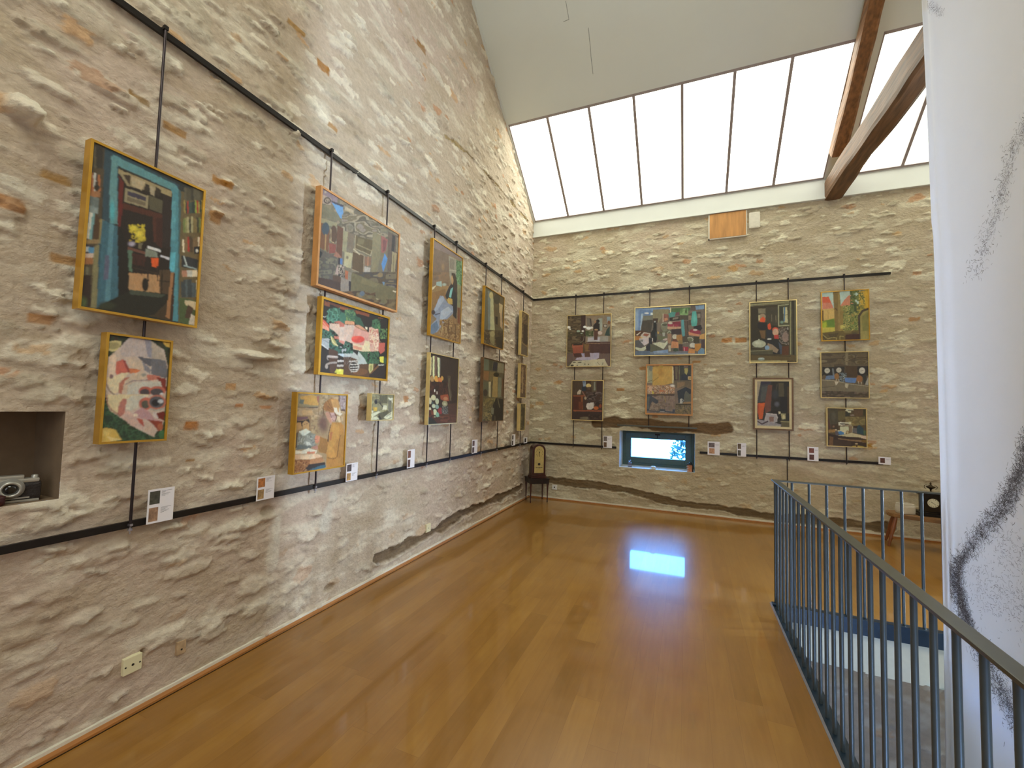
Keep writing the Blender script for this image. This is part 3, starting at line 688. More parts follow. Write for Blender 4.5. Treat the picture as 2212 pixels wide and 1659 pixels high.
# ---------- picture rails
XW = .045                      # rods hang this far off the walls
def rail_obj(name, a, b_, label, hh=.017):
    ax, ay, az = a; bx, by, bz = b_
    mb = MB()
    if abs(ax-bx) < abs(ay-by): mb.box((.018, min(ay, by), az-hh), (.036, max(ay, by), az+hh), .002)
    else: oy = .03 if hh < .015 else 0; mb.box((min(ax, bx), D-.036-oy, az-hh), (max(ax, bx), D-.018-oy, az+hh), .002)
    o = mb.build(name, M['iron'] if hh > .015 else M['hand']); tag(o, label, 'rail'); return o
ZU = 3.53; ZL = .955
rail_obj('picture_rail', (0, -2.0, ZU), (0, D-.018, ZU), 'long upper black picture rail along the left stone wall')
rail_obj('picture_rail', (0, -2.0, ZL), (0, D-.018, ZL), 'long lower black picture rail along the left stone wall')
rail_obj('picture_rail', (.04, D, ZU-.005), (5.15, D, ZU-.005), 'upper black picture rail across the back stone wall')
rail_obj('picture_rail', (.04, D, ZL+.005), (1.545, D, ZL+.005), 'lower black rail on the back wall left of the window')
rail_obj('picture_rail', (2.80, D, .962), (5.03, D, .962), 'lower black rail on the back wall right of the window')
o = rail_obj('picture_rail', (1.56, D-.02, 1.330), (2.76, D-.02, 1.330), 'short dark metal bar fixed across the timber lintel above the window', .012)
def rod(P, z0, z1, label, group, wall):
    """vertical hanging rod with a hook over the rail and a nut at its foot"""
    t = empty('hanging_rod', (P[0], P[1], 0)); tag(t, label, 'hanging rod', group)
    MB().tube((0, 0, z0-.01), (0, 0, z1+.02), .0068, 8).build('shaft', M['rod'], t)
    n = (-1, 0) if wall == 'L' else (0, 1)
    mb = MB().box((-.010, -.010, z1+.012), (.010, .010, z1+.034), .002)
    if wall == 'L': mb.box((-.034, -.007, z1+.02), (.004, .007, z1+.032)).box((-.034, -.007, z1-.0), (-.028, .007, z1+.032))
    else: mb.box((-.007, -.004, z1+.02), (.007, .034, z1+.032)).box((-.007, .028, z1), (.007, .034, z1+.032))
    mb.build('hook', M['iron'], t)
    MB().tube((0, 0, z0-.045), (0, 0, z0-.01), .0034, 6).tube((0, 0, z0-.028), (0, 0, z0-.018), .010, 6).box((-.012, -.006, z0-.005), (.012, .006, z0+.006)).build('end_nut', M['alu'] if wall == 'L' else M['rod'], t)
    return t
LRODS = [((360, 82), (278, 1130), 'left wall rod behind the painting of the blue doorway'),
         ((711.4, 328), (687, 1048), 'left wall rod at the left edge of the big workbench painting'),
         ((835, 419), (816, 1022), 'left wall rod at the right edge of the big workbench painting'),
         ((937, 495), (923.5, 997), 'left wall rod at the left edge of the seated long-haired girl painting'),
         ((984, 529), (974.7, 985), 'left wall rod at the right edge of the seated long-haired girl painting'),
         ((1049, 578), (1040, 973), 'left wall rod at the left edge of the pale curtain painting'),
         ((1081.5, 601), (1076, 966), 'left wall rod at the right edge of the pale curtain painting'),
         ((1129.6, 637), (1125, 957), 'left wall rod nearest the corner, carrying three narrow-looking pictures')]
for a, b_, lab in LRODS:
    y = (onx(*a, XW)[1]+onx(*b_, XW)[1])/2
    rod((XW, y), ZL, ZU, lab, 'rods on the left wall', 'L')
BRODS = [(1245, 650, 1237, 960, 'back wall rod behind the left side of the geranium painting', ZL), (1306, 645, 1298, 962, 'back wall rod behind the right side of the geranium painting', ZL),
         (1404.5, 635, 1400.5, 919, 'back wall rod ending on the left of the bar above the window', 1.34), (1490, 628, 1487.5, 923, 'back wall rod ending on the right of the bar above the window', 1.34),
         (1633.5, 607, 1635, 984, 'back wall rod behind the left side of the painting of people in a room', .962), (1701.5, 603, 1706, 991, 'back wall rod behind the right side of the painting of people in a room', .962),
         (1821.5, 595, 1831, 997, 'back wall rod carrying the column of three small landscapes and still lifes', .962)]
for (xa, ya, xb, yb, lab, zb) in BRODS:
    x = (ony(xa, ya, D-XW)[0]+ony(xb, yb, D-XW)[0])/2
    rod((x, D-XW), zb, ZU-.005, lab, 'rods on the back wall', 'B')
cb = MB().tube((3.945, D-.02, .945), (3.945, D-.02, .03), .006, 8).box((3.935, D-.03, .93), (3.955, D-.012, .955))
o = cb.build('wall_cable', M['rod']); tag(o, 'thin dark cable dropping from the right lower rail to the floor behind the railing', 'cable')
for k, x in enumerate([(1388, 644), (1548, 628)]): pass

# ---------- printed cards standing on the lower rails
def card(corn, wall, thumbs, lines, label):
    Q = [(onx(x, y, .05) if wall == 'L' else ony(x, y, D-.05)) for x, y in corn]
    if wall == 'L': a0 = (Q[0][1]+Q[3][1])/2; a1 = (Q[1][1]+Q[2][1])/2
    else: a0 = (Q[0][0]+Q[3][0])/2; a1 = (Q[1][0]+Q[2][0])/2
    zt = (Q[0][2]+Q[1][2])/2; zb = (Q[2][2]+Q[3][2])/2
    w, h = a1-a0, zt-zb
    base = (.050, a0, zb) if wall == 'L' else (a0, D-.050, zb)
    t = empty('picture_card', base); tag(t, label, 'card', 'printed cards standing on the lower rails')
    def bx(mb, u0, u1, v0, v1, d0, d1):
        if wall == 'L': mb.box((d0, u0*w, v0*h), (d1, u1*w, v1*h))
        else: mb.box((u0*w, -d1, v0*h), (u1*w, -d0, v1*h))
        return mb
    bx(MB(), 0, 1, 0, 1, -.003, 0).build('sheet', M['card'], t)
    for (u0, u1, v0, v1, c1, c2) in thumbs:
        mm = mat('printed_photo', c1, rough=.5, var=.45, scale=45)
        bx(MB(), u0, u1, v0, v1, 0, .0006).build('printed_photo', mm, t)
    rr = random.Random(int(w*1e5))
    for (u0, v0, n) in lines:
        tx = MB()
        for i in range(n): bx(tx, u0, u0+rr.uniform(.12, .34) if i else min(.96, u0+.40), v0-i*.030-.009, v0-i*.030, 0, .0006)
        tx.build('printed_text', M['ink'], t)
    return t
TH = lambda a, b_: [(.06, .44, .56, .94, a, 0), (.06, .40, .06, .46, b_, 0)]
TL_ = [(.50, .93, 6), (.50, .44, 6)]
card([(321, 1059), (377, 1050.6), (373.6, 1122), (316, 1133)], 'L', TH(0x4A4A40, 0x9A7A62), TL_, 'largest white card, nearest on the left rail, below the fish head painting')
card([(556, 1031), (593.6, 1026.8), (592, 1074.4), (553.5, 1083.4)], 'L', TH(0xB0703C, 0xA08258), TL_, 'white card with orange photo, just left of the headscarf painting')
card([(748, 1002), (773, 999), (772, 1037), (747.6, 1040)], 'L', TH(0x4A3D3C, 0xB08850), TL_, 'white card just right of the headscarf painting')
card([(880.3, 972), (895.7, 970), (895.7, 1009), (879.7, 1011.6)], 'L', TH(0x7A5040, 0x5E4438), [], 'white card on the left rail, left of the candles painting rods')
card([(1019.7, 950.4), (1031, 949.6), (1031.6, 978), (1019.7, 980)], 'L', TH(0x6A4C3C, 0x5A4238), [], 'white card on the left rail below the collage-like portrait')
card([(1105.8, 938.5), (1113, 938.5), (1113, 961.8), (1105.8, 963)], 'L', TH(0x4A4038, 0x4A4038), [], 'narrow-looking white card on the left rail, just before the corner rod')
card([(1131.6, 945.3), (1138.7, 944.8), (1138.7, 956.7), (1131.6, 957.5)], 'L', [(.2, .7, .15, .85, 0x3A3430, 0)], [], 'smallest white card in the corner above the bracket clock')
card([(1303, 941.8), (1322, 941.5), (1322, 968), (1303, 967.2)], 'B', TH(0x6E6460, 0x6A503A), [(.52, .8, 4)], 'white card at the right end of the rail left of the window')
card([(1528.4, 953.7), (1554.5, 954), (1555, 983.5), (1528.4, 982.5)], 'B', [(.1, .58, .56, .90, 0x6A5C5C, 0), (.14, .58, .10, .50, 0xB88A68, 0)], [(.64, .8, 3)], 'white card just right of the window with a pinkish lower photo')
card([(1592.5, 957), (1611.8, 957.2), (1611.8, 986.6), (1592.5, 986)], 'B', TH(0x6A5844, 0x5A5448), [(.56, .8, 3)], 'white card second to the right of the window')
card([(1744, 965), (1768, 965.5), (1768.3, 996), (1744, 995.4)], 'B', [(.16, .60, .56, .90, 0x7A4438, 0), (.18, .60, .08, .44, 0x5E3A34, 0)], [(.68, .8, 3)], 'white card with two square reddish photos, left of the last rod')
card([(1897.7, 986.8), (1924.4, 987.5), (1924.6, 1004), (1897.7, 1003)], 'B', [(.14, .52, .2, .85, 0x5E3A30, 0)], [(.62, .7, 3)], 'wide low white card at the right end of the lower rail')

# ---------- sockets and plates
def plate(name, P, w, h, wall, m, label, holes=(), knobs=(), deep=.012):
    t = empty(name, P); tag(t, label, 'wall plate')
    def bx(mb, u0, u1, v0, v1, d0, d1, bev=0):
        if wall == 'L': return mb.box((d0, u0, v0), (d1, u1, v1), bev)
        return mb.box((u0, -d1, v0), (u1, -d0, v1), bev)
    bx(MB(), -w/2, w/2, -h/2, h/2, -.02, deep, .003).build('cover', m, t)
    for (u, v, r_) in holes:
        hm = MB()
        if wall == 'L': hm.tube((deep, u, v), (deep+.0012, u, v), r_, 12)
        else: hm.tube((u, -deep, v), (u, -deep-.0012, v), r_, 12)
        hm.build('socket_hole', M['darkink'], t)
    return t
plate('wall_socket', (.012, 1.331, .240), .078, .080, 'L', M['ivory'], 'square ivory socket plate low on the left wall, nearest', [(0, 0, .006), (-.03, -.002, .004), (.03, -.002, .004)])
plate('wall_socket', (.008, 1.560, .208), .045, .072, 'L', M['tan'], 'small tan plate with one hole right of the ivory socket', [(0, -.01, .005)])
plate('wall_socket', (.012, 3.997, .248), .082, .082, 'L', M['ivory'], 'small ivory plate above the bare timber in the left wall', [(0, 0, .005)])
plate('wall_socket', (.503, D-.010, .212), .085, .078, 'B', M['plastic'], 'white socket low on the back wall right of the clock table', [(0, 0, .012)])
# wooden hatch under the fascia
t = empty('hatch_panel', (3.18, D-.02, 4.28)); tag(t, 'square pale wooden panel below the ceiling on the back wall', 'panel')
MB().box((-.25, -.015, 0), (.25, .03, .385), .003).build('board', M['pine'], t)
MB().box((-.268, -.012, -.014), (-.25, .03, .385)).box((-.268, -.012, -.014), (.262, .03, .0)).box((.25, -.012, 0), (.262, .03, .385)).build('border', M['limewash'], t)
o = MB().box((3.47, D-.03, 4.37), (3.62, D+.01, 4.62), .02).build('trim_10', M['limewash']); struct(o)

# ---------- window sill objects
def onsill(x, y): return onz(x, y, Z0)
pb = onsill(1362, 1007)
t = empty('glass_bottle', (pb[0], D+.10, Z0)); tag(t, 'small square clear glass bottle on the left of the window sill', 'bottle')
MB().box((-.033, -.028, .0), (.033, .028, .075), .012).lathe((0, 0, .07), [(.028, 0), (.014, .014), (.013, .022)]).build('body', M['bottle'], t)
MB().lathe((0, 0, .092), [(.016, 0), (.018, .004), (.018, .018), (.012, .022)]).build('stopper', M['bottle'], t)
t = empty('glass_dish', (2.12, D+.06, Z0)); tag(t, 'small shiny white dish with a lid in the middle of the window sill', 'dish')
MB().lathe((0, 0, 0), [(.030, 0), (.042, .010), (.044, .020), (.038, .022)], 24).build('body', M['plastic'], t)
MB().lathe((0, 0, .028), [(.040, 0), (.042, .004), (.034, .016), (.012, .020)], 24).build('lid', M['plastic'], t)
t = empty('small_radio', (2.66, D+.09, Z0)); tag(t, 'small wooden box camera with dark trim on the right of the window sill', 'box camera')
MB().box((-.035, -.04, 0), (.035, .04, .105), .006).build('body', M['wood_knob'], t)
t.name = 'box_camera'
MB().box((.036, -.042, 0), (.052, .042, .115), .004).box((-.04, -.042, .105), (.05, .042, .118), .004).build('casing', M['slate'], t)
mb = MB()
for k in range(3): mb.box((-.048, -.044, .018+.03*k), (-.016, -.040, .028+.03*k))
mb.build('metal_strip', M['alu'], t)
MB().lathe((.01, -.0, .118), [(.018, 0), (.018, .02), (.010, .03)]).build('viewfinder', M['slate'], t)

# ---------- corner: bracket clock on a small table
TB = Vector((.262, 6.905, 0)); ang = math.radians(36.6)
t = empty('side_table', TB, ang); tag(t, 'small near-black square table with slim tapering legs in the corner', 'table'); t.scale = (1.2, 1.2, 1.06)
MB().box((-.145, -.135, .355), (.145, .135, .375), .004).build('table_top', M['ebony'], t)
MB().box((-.138, -.128, .295), (.138, .128, .355)).build('apron', M['ebony'], t)
for sx in (-1, 1):
    for sy in (-1, 1):
        MB().box((sx*.122-.013, sy*.112-.013, .27), (sx*.122+.013, sy*.112+.013, .36)).lathe((sx*.122, sy*.112, 0), [(.0065, 0), (.009, .012), (.007, .03), (.0125, .24), (.015, .262), (.012, .272)], 10).build('leg', M['dullwood'], t)
t = empty('bracket_clock', (TB[0], TB[1], .3980), ang); tag(t, 'tall round-topped mahogany clock with a brass dial standing on the corner table', 'clock'); t.scale = (1.08, 1.08, 1.04)
def arch(w, h, n=14): 
    pts = [(-w/2, 0), (w/2, 0), (w/2, h-w/2)]
    pts += [(w/2*math.cos(a), h-w/2+w/2*math.sin(a)*1.0) for a in [PI*k/n for k in range(1, n)]]+[(-w/2, h-w/2)]
    return pts
def upright(pts, y0, y1):  # polygon in xz extruded in y
    mb = MB(); n = len(pts)
    mb.add([(x, y0, z) for x, z in pts]+[(x, y1, z) for x, z in pts], [tuple(range(n)), tuple(range(n, 2*n))[::-1]]+[(i, (i+1) % n, n+(i+1) % n, n+i) for i in range(n)]); return mb
bod = upright([(x, z+.055) for x, z in arch(.215, .49)], -.085, .085)
bod.build('case', M['dullwood'], t)
MB().box((-.125, -.10, 0), (.125, .10, .028), .006).box((-.115, -.092, .028), (.115, .092, .055), .008).build('plinth', M['dullwood'], t)
upright([(x, z+.085) for x, z in arch(.150, .43)], -.094, -.082).build('dial_plate', M['dial'], t)
dm = MB(); zc = .085+.43-.11
for k in range(12):
    a = k*PI/6; dm.box((math.sin(a)*.056-.0035, -.0965, zc+math.cos(a)*.056-.005), (math.sin(a)*.056+.0035, -.094, zc+math.cos(a)*.056+.005))
dm.build('hour_mark', M['darkink'], t)
MB().box((-.003, -.098, zc-.05), (.003, -.0955, zc+.008)).box((-.006, -.098, zc-.004), (.006, -.0955, zc+.022)).build('hand', M['darkink'], t)
MB().lathe((0, -.094, .225), [(.021, 0), (.021, .002), (.015, .004)], 20, 'y').box((-.055, -.0965, .168), (-.018, -.094, .176)).box((.018, -.0965, .168), (.055, -.094, .176)).box((-.008, -.0965, .160), (.008, -.094, .180)).build('winding_square', M['darkink'], t)

# ---------- right: low stool with mantel clock, box and tin
SB = Vector((5.40, 6.72, 0)); sa_ = math.radians(-14)
t = empty('stool_bench', SB, sa_); tag(t, 'long low brown wooden stool with splayed legs by the back wall behind the railing', 'stool')
pts = []
for k in range(28):
    a = 2*PI*k/28; ca, sa2 = math.cos(a), math.sin(a)
    pts.append((.47*math.copysign(abs(ca)**.6, ca), .165*math.copysign(abs(sa2)**.55, sa2)))
SEATZ = .40
sm = MB().prism([(x*.97, y*.96) for x, y in pts], SEATZ-.045, SEATZ-.035).prism(pts, SEATZ-.035, SEATZ-.006).prism([(x*.98, y*.97) for x, y in pts], SEATZ-.006, SEATZ)
sm.build('seat', M['stoolseat'], t)
for sx in (-1, 1):
    for sy in (-1, 1):
        p = Vector((sx*.38, sy*.10, SEATZ-.03)); q = Vector((sx*.46, sy*.15, 0)); d = q-p
        mb = MB(); prev = p
        for (f, r0, r1) in ((.12, .014, .020), (.45, .020, .024), (.62, .024, .017), (.7, .017, .020), (1.0, .020, .012)):
            nx_ = p+d*f; mb.tube(prev, nx_, r0, 10, r1, caps=True); prev = nx_
        mb.build('leg', M['stoolwood'], t)
Ms = Matrix.Translation(SB) @ Matrix.Rotation(sa_, 4, 'Z')
def onstool(x, y): return Ms @ Vector((x, y, SEATZ+.0005))
t = empty('mantel_clock', onstool(-.05, .03), math.radians(-4)); tag(t, 'black slate mantel clock with white dial and bronze urn on the low stool', 'clock')
MB().box((-.140, -.075, 0), (.140, .075, .035), .004).box((-.125, -.065, .035), (.125, .065, .055), .004).build('plinth', M['slate'], t)
MB().box((-.098, -.055, .055), (.098, .055, .250), .004).build('case', M['slate'], t)
MB().box((-.118, -.07, .250), (.118, .07, .262), .003).box((-.108, -.062, .262), (.108, .062, .276), .003).build('cornice', M['slate'], t)
MB().lathe((0, -.055, .165), [(.056, 0), (.060, .004), (.056, .007), (.052, .005)], 28, 'y').build('bezel', M['bronze'], t)
MB().lathe((0, -.060, .165), [(.052, 0), (.052, .003)], 28, 'y').build('dial', M['enamel'], t)
dm = MB()
for k in range(12):
    a = k*PI/6; dm.box((math.sin(a)*.042-.0025, -.0645, .165+math.cos(a)*.042-.0035), (math.sin(a)*.042+.0025, -.063, .165+math.cos(a)*.042+.0035))
dm.build('hour_mark', M['darkink'], t)
MB().tube((0, -.0645, .165), (-.020, -.0645, .178), .0022, 6).tube((0, -.0645, .165), (.024, -.0645, .146), .0016, 6).build('hand', M['darkink'], t)
u_ = MB().lathe((0, 0, .276), [(.026, 0), (.024, .008), (.008, .016), (.007, .040), (.016, .050), (.040, .066), (.046, .078), (.030, .084), (.012, .094), (.006, .104), (.010, .112), (.003, .130)], 18)
for s in (-1, 1):
    pr_ = None
    for k in range(9):
        a = -PI/2+PI*k/8*1.15; q = Vector((s*(.042+.018*math.cos(a)), 0, .276+.072+.022*math.sin(a)))
        if pr_ is not None: u_.tube(pr_, q, .003, 6)
        pr_ = q
u_.build('urn', M['bronze'], t)
t = empty('ceramic_box', onstool(-.288, -.02), math.radians(20)); tag(t, 'shiny cream rounded box at the left end of the low stool', 'box')
MB().box((-.075, -.065, 0), (.075, .065, .11), .026).build('body', M['glazed'], t)
MB().box((-.068, -.058, .104), (.068, .058, .128), .012).build('lid', M['glazed'], t)
t = empty('small_tin', onstool(.10, -.115), math.radians(0)); tag(t, 'small red tin with a cream base at the front edge of the low stool', 'tin')
MB().box((-.045, -.03, .018), (.045, .03, .05), .008).build('lid', M['red'], t)
MB().box((-.043, -.028, 0), (.043, .028, .018), .003).build('body', M['cream'], t)

# ---------- niche: old folding camera
t = empty('vintage_camera', (-.075, .884, NI[2]+.0005)); t.scale = (1.25, 1.25, 1.25); t.rotation_euler = (0, 0, math.radians(-16)); tag(t, 'old black and chrome camera standing in the wall niche at the far left', 'camera')
# lens looks towards +X
MB().box((-.018, -.072, .006), (.018, .072, .068), .012).build('body', M['leather'], t)
MB().box((-.017, -.066, .066), (.017, .066, .080), .005).box((-.014, -.03, .078), (.016, .03, .092), .005).build('top_plate', M['chrome'], t)
MB().box((-.017, -.068, .0), (.019, .068, .008), .002).box((.018, -.066, .012), (.020, .045, .017)).build('base_plate', M['chrome'], t)
MB().lathe((.018, 0, .048), [(.034, 0), (.033, .010), (.028, .013), (.026, .022), (.020, .024), (.018, .016)], 28, 'x').build('lens_barrel', M['chrome'], t)
MB().lathe((.030, 0, .048), [(.0175, 0), (.0175, .008), (.010, .011)], 20, 'x').build('lens_glass', M['lens'], t)
MB().lathe((0, .055, .080), [(.009, 0), (.009, .008), (.006, .010)]).lathe((0, -.052, .080), [(.008, 0), (.008, .006)]).build('winding_knob', M['chrome'], t)
t = empty('leather_case', (-.026, .832, NI[2]+.0005)); tag(t, 'dark oxblood leather lens case lying below the old camera', 'case')
MB().lathe((0, 0, 0), [(.020, 0), (.024, .006), (.024, .030), (.018, .036)], 18).build('body', M['redleather'], t)
MB().lathe((0, 0, .030), [(.025, 0), (.025, .008), (.012, .013)], 18).build('lid', M['redleather'], t)

M['fillpane'] = emit_mat('added_fill_light_pane', (.93, .96, 1.0), 1.6)  # unseen fill light added behind the camera to brighten the ceiling and room
lw = struct(empty('added_fill_pane'))
MB().box((.9, FRONT+.001, .9), (5.6, FRONT+.02, 3.6)).build('pane', M['fillpane'], lw)
fb = MB()  # bars round the added fill light
for x in (.85, 2.4, 4.0, 5.6): fb.box((x, FRONT, .85), (x+.05, FRONT+.05, 3.65))
for z in (.85, 3.6): fb.box((.85, FRONT, z), (5.65, FRONT+.05, z+.05))
fb.build('window_frame', M['winframe'], lw)
# ------------------------------------------------------------------ paintings, each painted stroke by stroke on its own canvas
# strokes are given on a close-up grid of each picture: p polygon, e ellipse, l line, s soft blob, m mottling
def homography(src, dst):
    A = []
    for (x, y), (u, v) in zip(src, dst):
        A.append([x, y, 1, 0, 0, 0, -u*x, -u*y, u]); A.append([0, 0, 0, x, y, 1, -v*x, -v*y, v])
    A = np.array(A, float); h = np.linalg.solve(A[:, :8], A[:, 8]); return np.append(h, 1).reshape(3, 3)
E_LIGHT = .92
def pig(c): return np.clip(np.array(lin(c))/E_LIGHT, 0, .9)
def in_poly(U, V, pts):
    ins = np.zeros(U.shape, bool); n = len(pts)
    for i in range(n):
        x1, y1 = pts[i]; x2, y2 = pts[(i+1) % n]
        if y1 == y2: continue
        c = ((y1 > V) != (y2 > V)) & (U < (x2-x1)*(V-y1)/(y2-y1)+x1); ins ^= c
    return ins
def do_ops(U, V, base, ops, sc, seed, wa=.030):
    rs = np.random.RandomState(seed)
    col = np.broadcast_to(pig(base), U.shape+(3,)).copy()
    wu = (fbm(U/sc*9, V/sc*9, seed, 3)-.5)*sc*wa; wv = (fbm(U/sc*9, V/sc*9, seed+5, 3)-.5)*sc*wa
    Uw, Vw = U+wu, V+wv
    for op in ops:
        k = op[0]; c = pig(op[-1]) if k != 'm' else None
        if k == 'p': mk = in_poly(Uw, Vw, op[1]).astype(float)
        elif k == 'r': x0, y0, x1, y1 = op[1]; mk = ((Uw > x0) & (Uw < x1) & (Vw > y0) & (Vw < y1)).astype(float)
        elif k == 'e': x, y, a, b = op[1]; mk = sstep(1.08, .92, np.hypot((Uw-x)/a, (Vw-y)/b))
        elif k == 's': x, y, a, b = op[1]; mk = sstep(1.2, .3, np.hypot((Uw-x)/a, (Vw-y)/b))
        elif k == 'l': mk = sstep(op[2]*.62, op[2]*.42, seg_dist(Uw, Vw, op[1]))
        elif k == 'm':      # mottling: region, colours, blob size, stretch
            x0, y0, x1, y1 = op[1]; cs = op[2]; s_ = op[3]; st = op[4] if len(op) > 4 else 1.0
            ins = (Uw > x0) & (Uw < x1) & (Vw > y0) & (Vw < y1)
            f = fbm(U/s_/st+seed, V/s_, seed+9, 2); rk = (f-.25)/.5*len(cs)
            for q, cc in enumerate(cs):
                m_ = ins & (rk >= q) & (rk < q+1); col[m_] = pig(cc)
            continue
        elif k == 'b':      # row of books / bars: box, colours, count, (slant)
            x0, y0, x1, y1 = op[1]; cs = op[2]; n = op[3]
            ins = (Uw > x0) & (Uw < x1) & (Vw > y0) & (Vw < y1)
            q = np.clip(((U-x0)/(x1-x0)*n).astype(int), 0, n-1); ch = rs.randint(0, len(cs), n); hh = rs.uniform(0, .22, n)
            for i in range(n):
                m_ = ins & (q == i) & ((V-y0)/(y1-y0) > hh[i]); col[m_] = pig(cs[ch[i]])
            continue
        mk = mk[..., None]; col = col*(1-mk)+c*mk
    g = col.copy()                                     # wet edges: neighbouring strokes run a little into each other
    g[1:-1, 1:-1] = (col[1:-1, 1:-1]*2+col[:-2, 1:-1]+col[2:, 1:-1]+col[1:-1, :-2]+col[1:-1, 2:])/6
    br = (.86+.28*fbm(U/sc*34, V/sc*12, seed+3, 3))*(.84+.32*fbm(U/sc*7, V/sc*7, seed+8, 3))
    warm = (fbm(U/sc*12, V/sc*12, seed+15, 2)-.5)*.14
    g = g*br[..., None]*np.stack([1+warm, np.ones_like(warm), 1-warm], -1)
    return g*.955+np.array([.022, .020, .017])  # lifted blacks put a faint glare into the pigment
def painting(corn, crop, wall, ftype, fw, base, ops, label, depth=.035, off=.058, inner=0.0):
    """corn: outer corners of the frame on the close-up grid; crop: (x0, y0, scale) of that close-up"""
    x0, y0, s = crop
    Q = [(x0+x/s, y0+y/s) for x, y in corn]
    X = off+depth
    P = [(onx(a, b, X) if wall == 'L' else ony(a, b, D-X)) for a, b in Q]
    k = 1 if wall == 'L' else 0
    a0 = (P[0][k]+P[3][k])/2; a1 = (P[1][k]+P[2][k])/2; zt = (P[0][2]+P[1][2])/2; zb = (P[2][2]+P[3][2])/2
    w, h = a1-a0, zt-zb
    t = empty('framed_painting', (off, a0, zb) if wall == 'L' else (a0, D-off, zb))
    tag(t, label, 'painting', 'framed paintings on the left wall' if wall == 'L' else 'framed paintings on the back wall')
    def P3(u, v, d): return (d, u, v) if wall == 'L' else (u, -d, v)
    def bar(mb, u0, u1, v0, v1, d0, d1):
        a = P3(u0, v0, d0); b = P3(u1, v1, d1)
        return mb.box(tuple(min(p, q) for p, q in zip(a, b)), tuple(max(p, q) for p, q in zip(a, b)))
    def ring(o_, w_, d0, d1):
        """mitred frame"""
        A = [(o_, o_), (w-o_, o_), (w-o_, h-o_), (o_, h-o_)]; B_ = [(o_+w_, o_+w_), (w-o_-w_, o_+w_), (w-o_-w_, h-o_-w_), (o_+w_, h-o_-w_)]
        V = [P3(x, y, d1) for x, y in A]+[P3(x, y, d1) for x, y in B_]+[P3(x, y, d0) for x, y in A]+[P3(x, y, d0) for x, y in B_]
        F = []
        for i in range(4):
            j = (i+1) % 4; F += [(i, j, 4+j, 4+i), (8+i, 12+i, 12+j, 8+j), (i, 8+i, 8+j, j), (4+i, 4+j, 12+j, 12+i)]
        mb = MB(); mb.add(V, F); return mb
    ring(0, fw, 0, depth).build('frame', M[ftype], t)
    if inner: ring(fw, inner, .004, depth-.006).build('slip', M['creamframe'], t)
    e = fw+inner
    bar(MB(), fw*.5, w-fw*.5, fw*.5, h-fw*.5, .0005, .004).build('backboard', M['backing'], t)
    # canvas grid
    st = .0034 if wall == 'L' and a0 < 2 else .0040
    nu = max(24, int((w-2*e)/st)); nv = max(24, int((h-2*e)/st))
    uu = np.linspace(e-.001, w-e+.001, nu+1); vv = np.linspace(e-.001, h-e+.001, nv+1)
    UU, VV = np.meshgrid(uu, vv, indexing='ij')
    Hm = homography([(0, 0), (1, 0), (1, 1), (0, 1)], corn)
    a, b = UU/w, 1-VV/h; dn = Hm[2, 0]*a+Hm[2, 1]*b+Hm[2, 2]
    px = (Hm[0, 0]*a+Hm[0, 1]*b+Hm[0, 2])/dn; py = (Hm[1, 0]*a+Hm[1, 1]*b+Hm[1, 2])/dn
    seed = 100+len([o for o in bpy.data.objects if o.name.startswith('framed_painting')])*7
    cols = np.clip(do_ops(px, py, base, ops, s*60.0, seed, .015 if wall == 'L' else .012), 0, .9)
    dd = depth-.007
    if wall == 'L': Vt = np.stack([np.full(UU.shape, dd), UU, VV], -1)
    else: Vt = np.stack([UU, np.full(UU.shape, -dd), VV], -1)
    n1 = nv+1; idx = np.arange((nu+1)*n1).reshape(nu+1, n1)
    qd = np.stack([idx[:-1, :-1], idx[1:, :-1], idx[1:, 1:], idx[:-1, 1:]], -1).reshape(-1, 4)
    nV = (nu+1)*n1
    # give the canvas its thickness: a back face
    cb_ = [idx[0, 0], idx[-1, 0], idx[-1, -1], idx[0, -1]]
    me = bpy.data.meshes.new('canvas'); 
    bk_ = np.array([Vt[0, 0], Vt[-1, 0], Vt[-1, -1], Vt[0, -1]]); 
    if wall == 'L': bk_[:, 0] = .0045
    else: bk_[:, 1] = -.0045
    allv = np.concatenate([Vt.reshape(-1, 3), bk_]); faces = qd.tolist()+[[nV+3, nV+2, nV+1, nV]]
    edge = [idx[:, 0], idx[-1, :], idx[::-1, -1], idx[0, ::-1]]
    for i, e_ in enumerate(edge): faces.append([int(q) for q in e_[::-1]]+[nV+i, nV+(i+1) % 4])
    me.from_pydata(allv.tolist(), [], faces); me.update()
    at = me.color_attributes.new('pigment', 'FLOAT_COLOR', 'POINT')
    cc = np.concatenate([cols.reshape(-1, 3), np.tile(pig(0x8A7A60), (4, 1))]); at.data.foreach_set('color', np.concatenate([cc, np.ones((len(cc), 1))], 1).ravel().astype(np.float32))
    o = bpy.data.objects.new('canvas', me); C.objects.link(o); me.materials.append(M['canvas']); o.parent = t
    return t

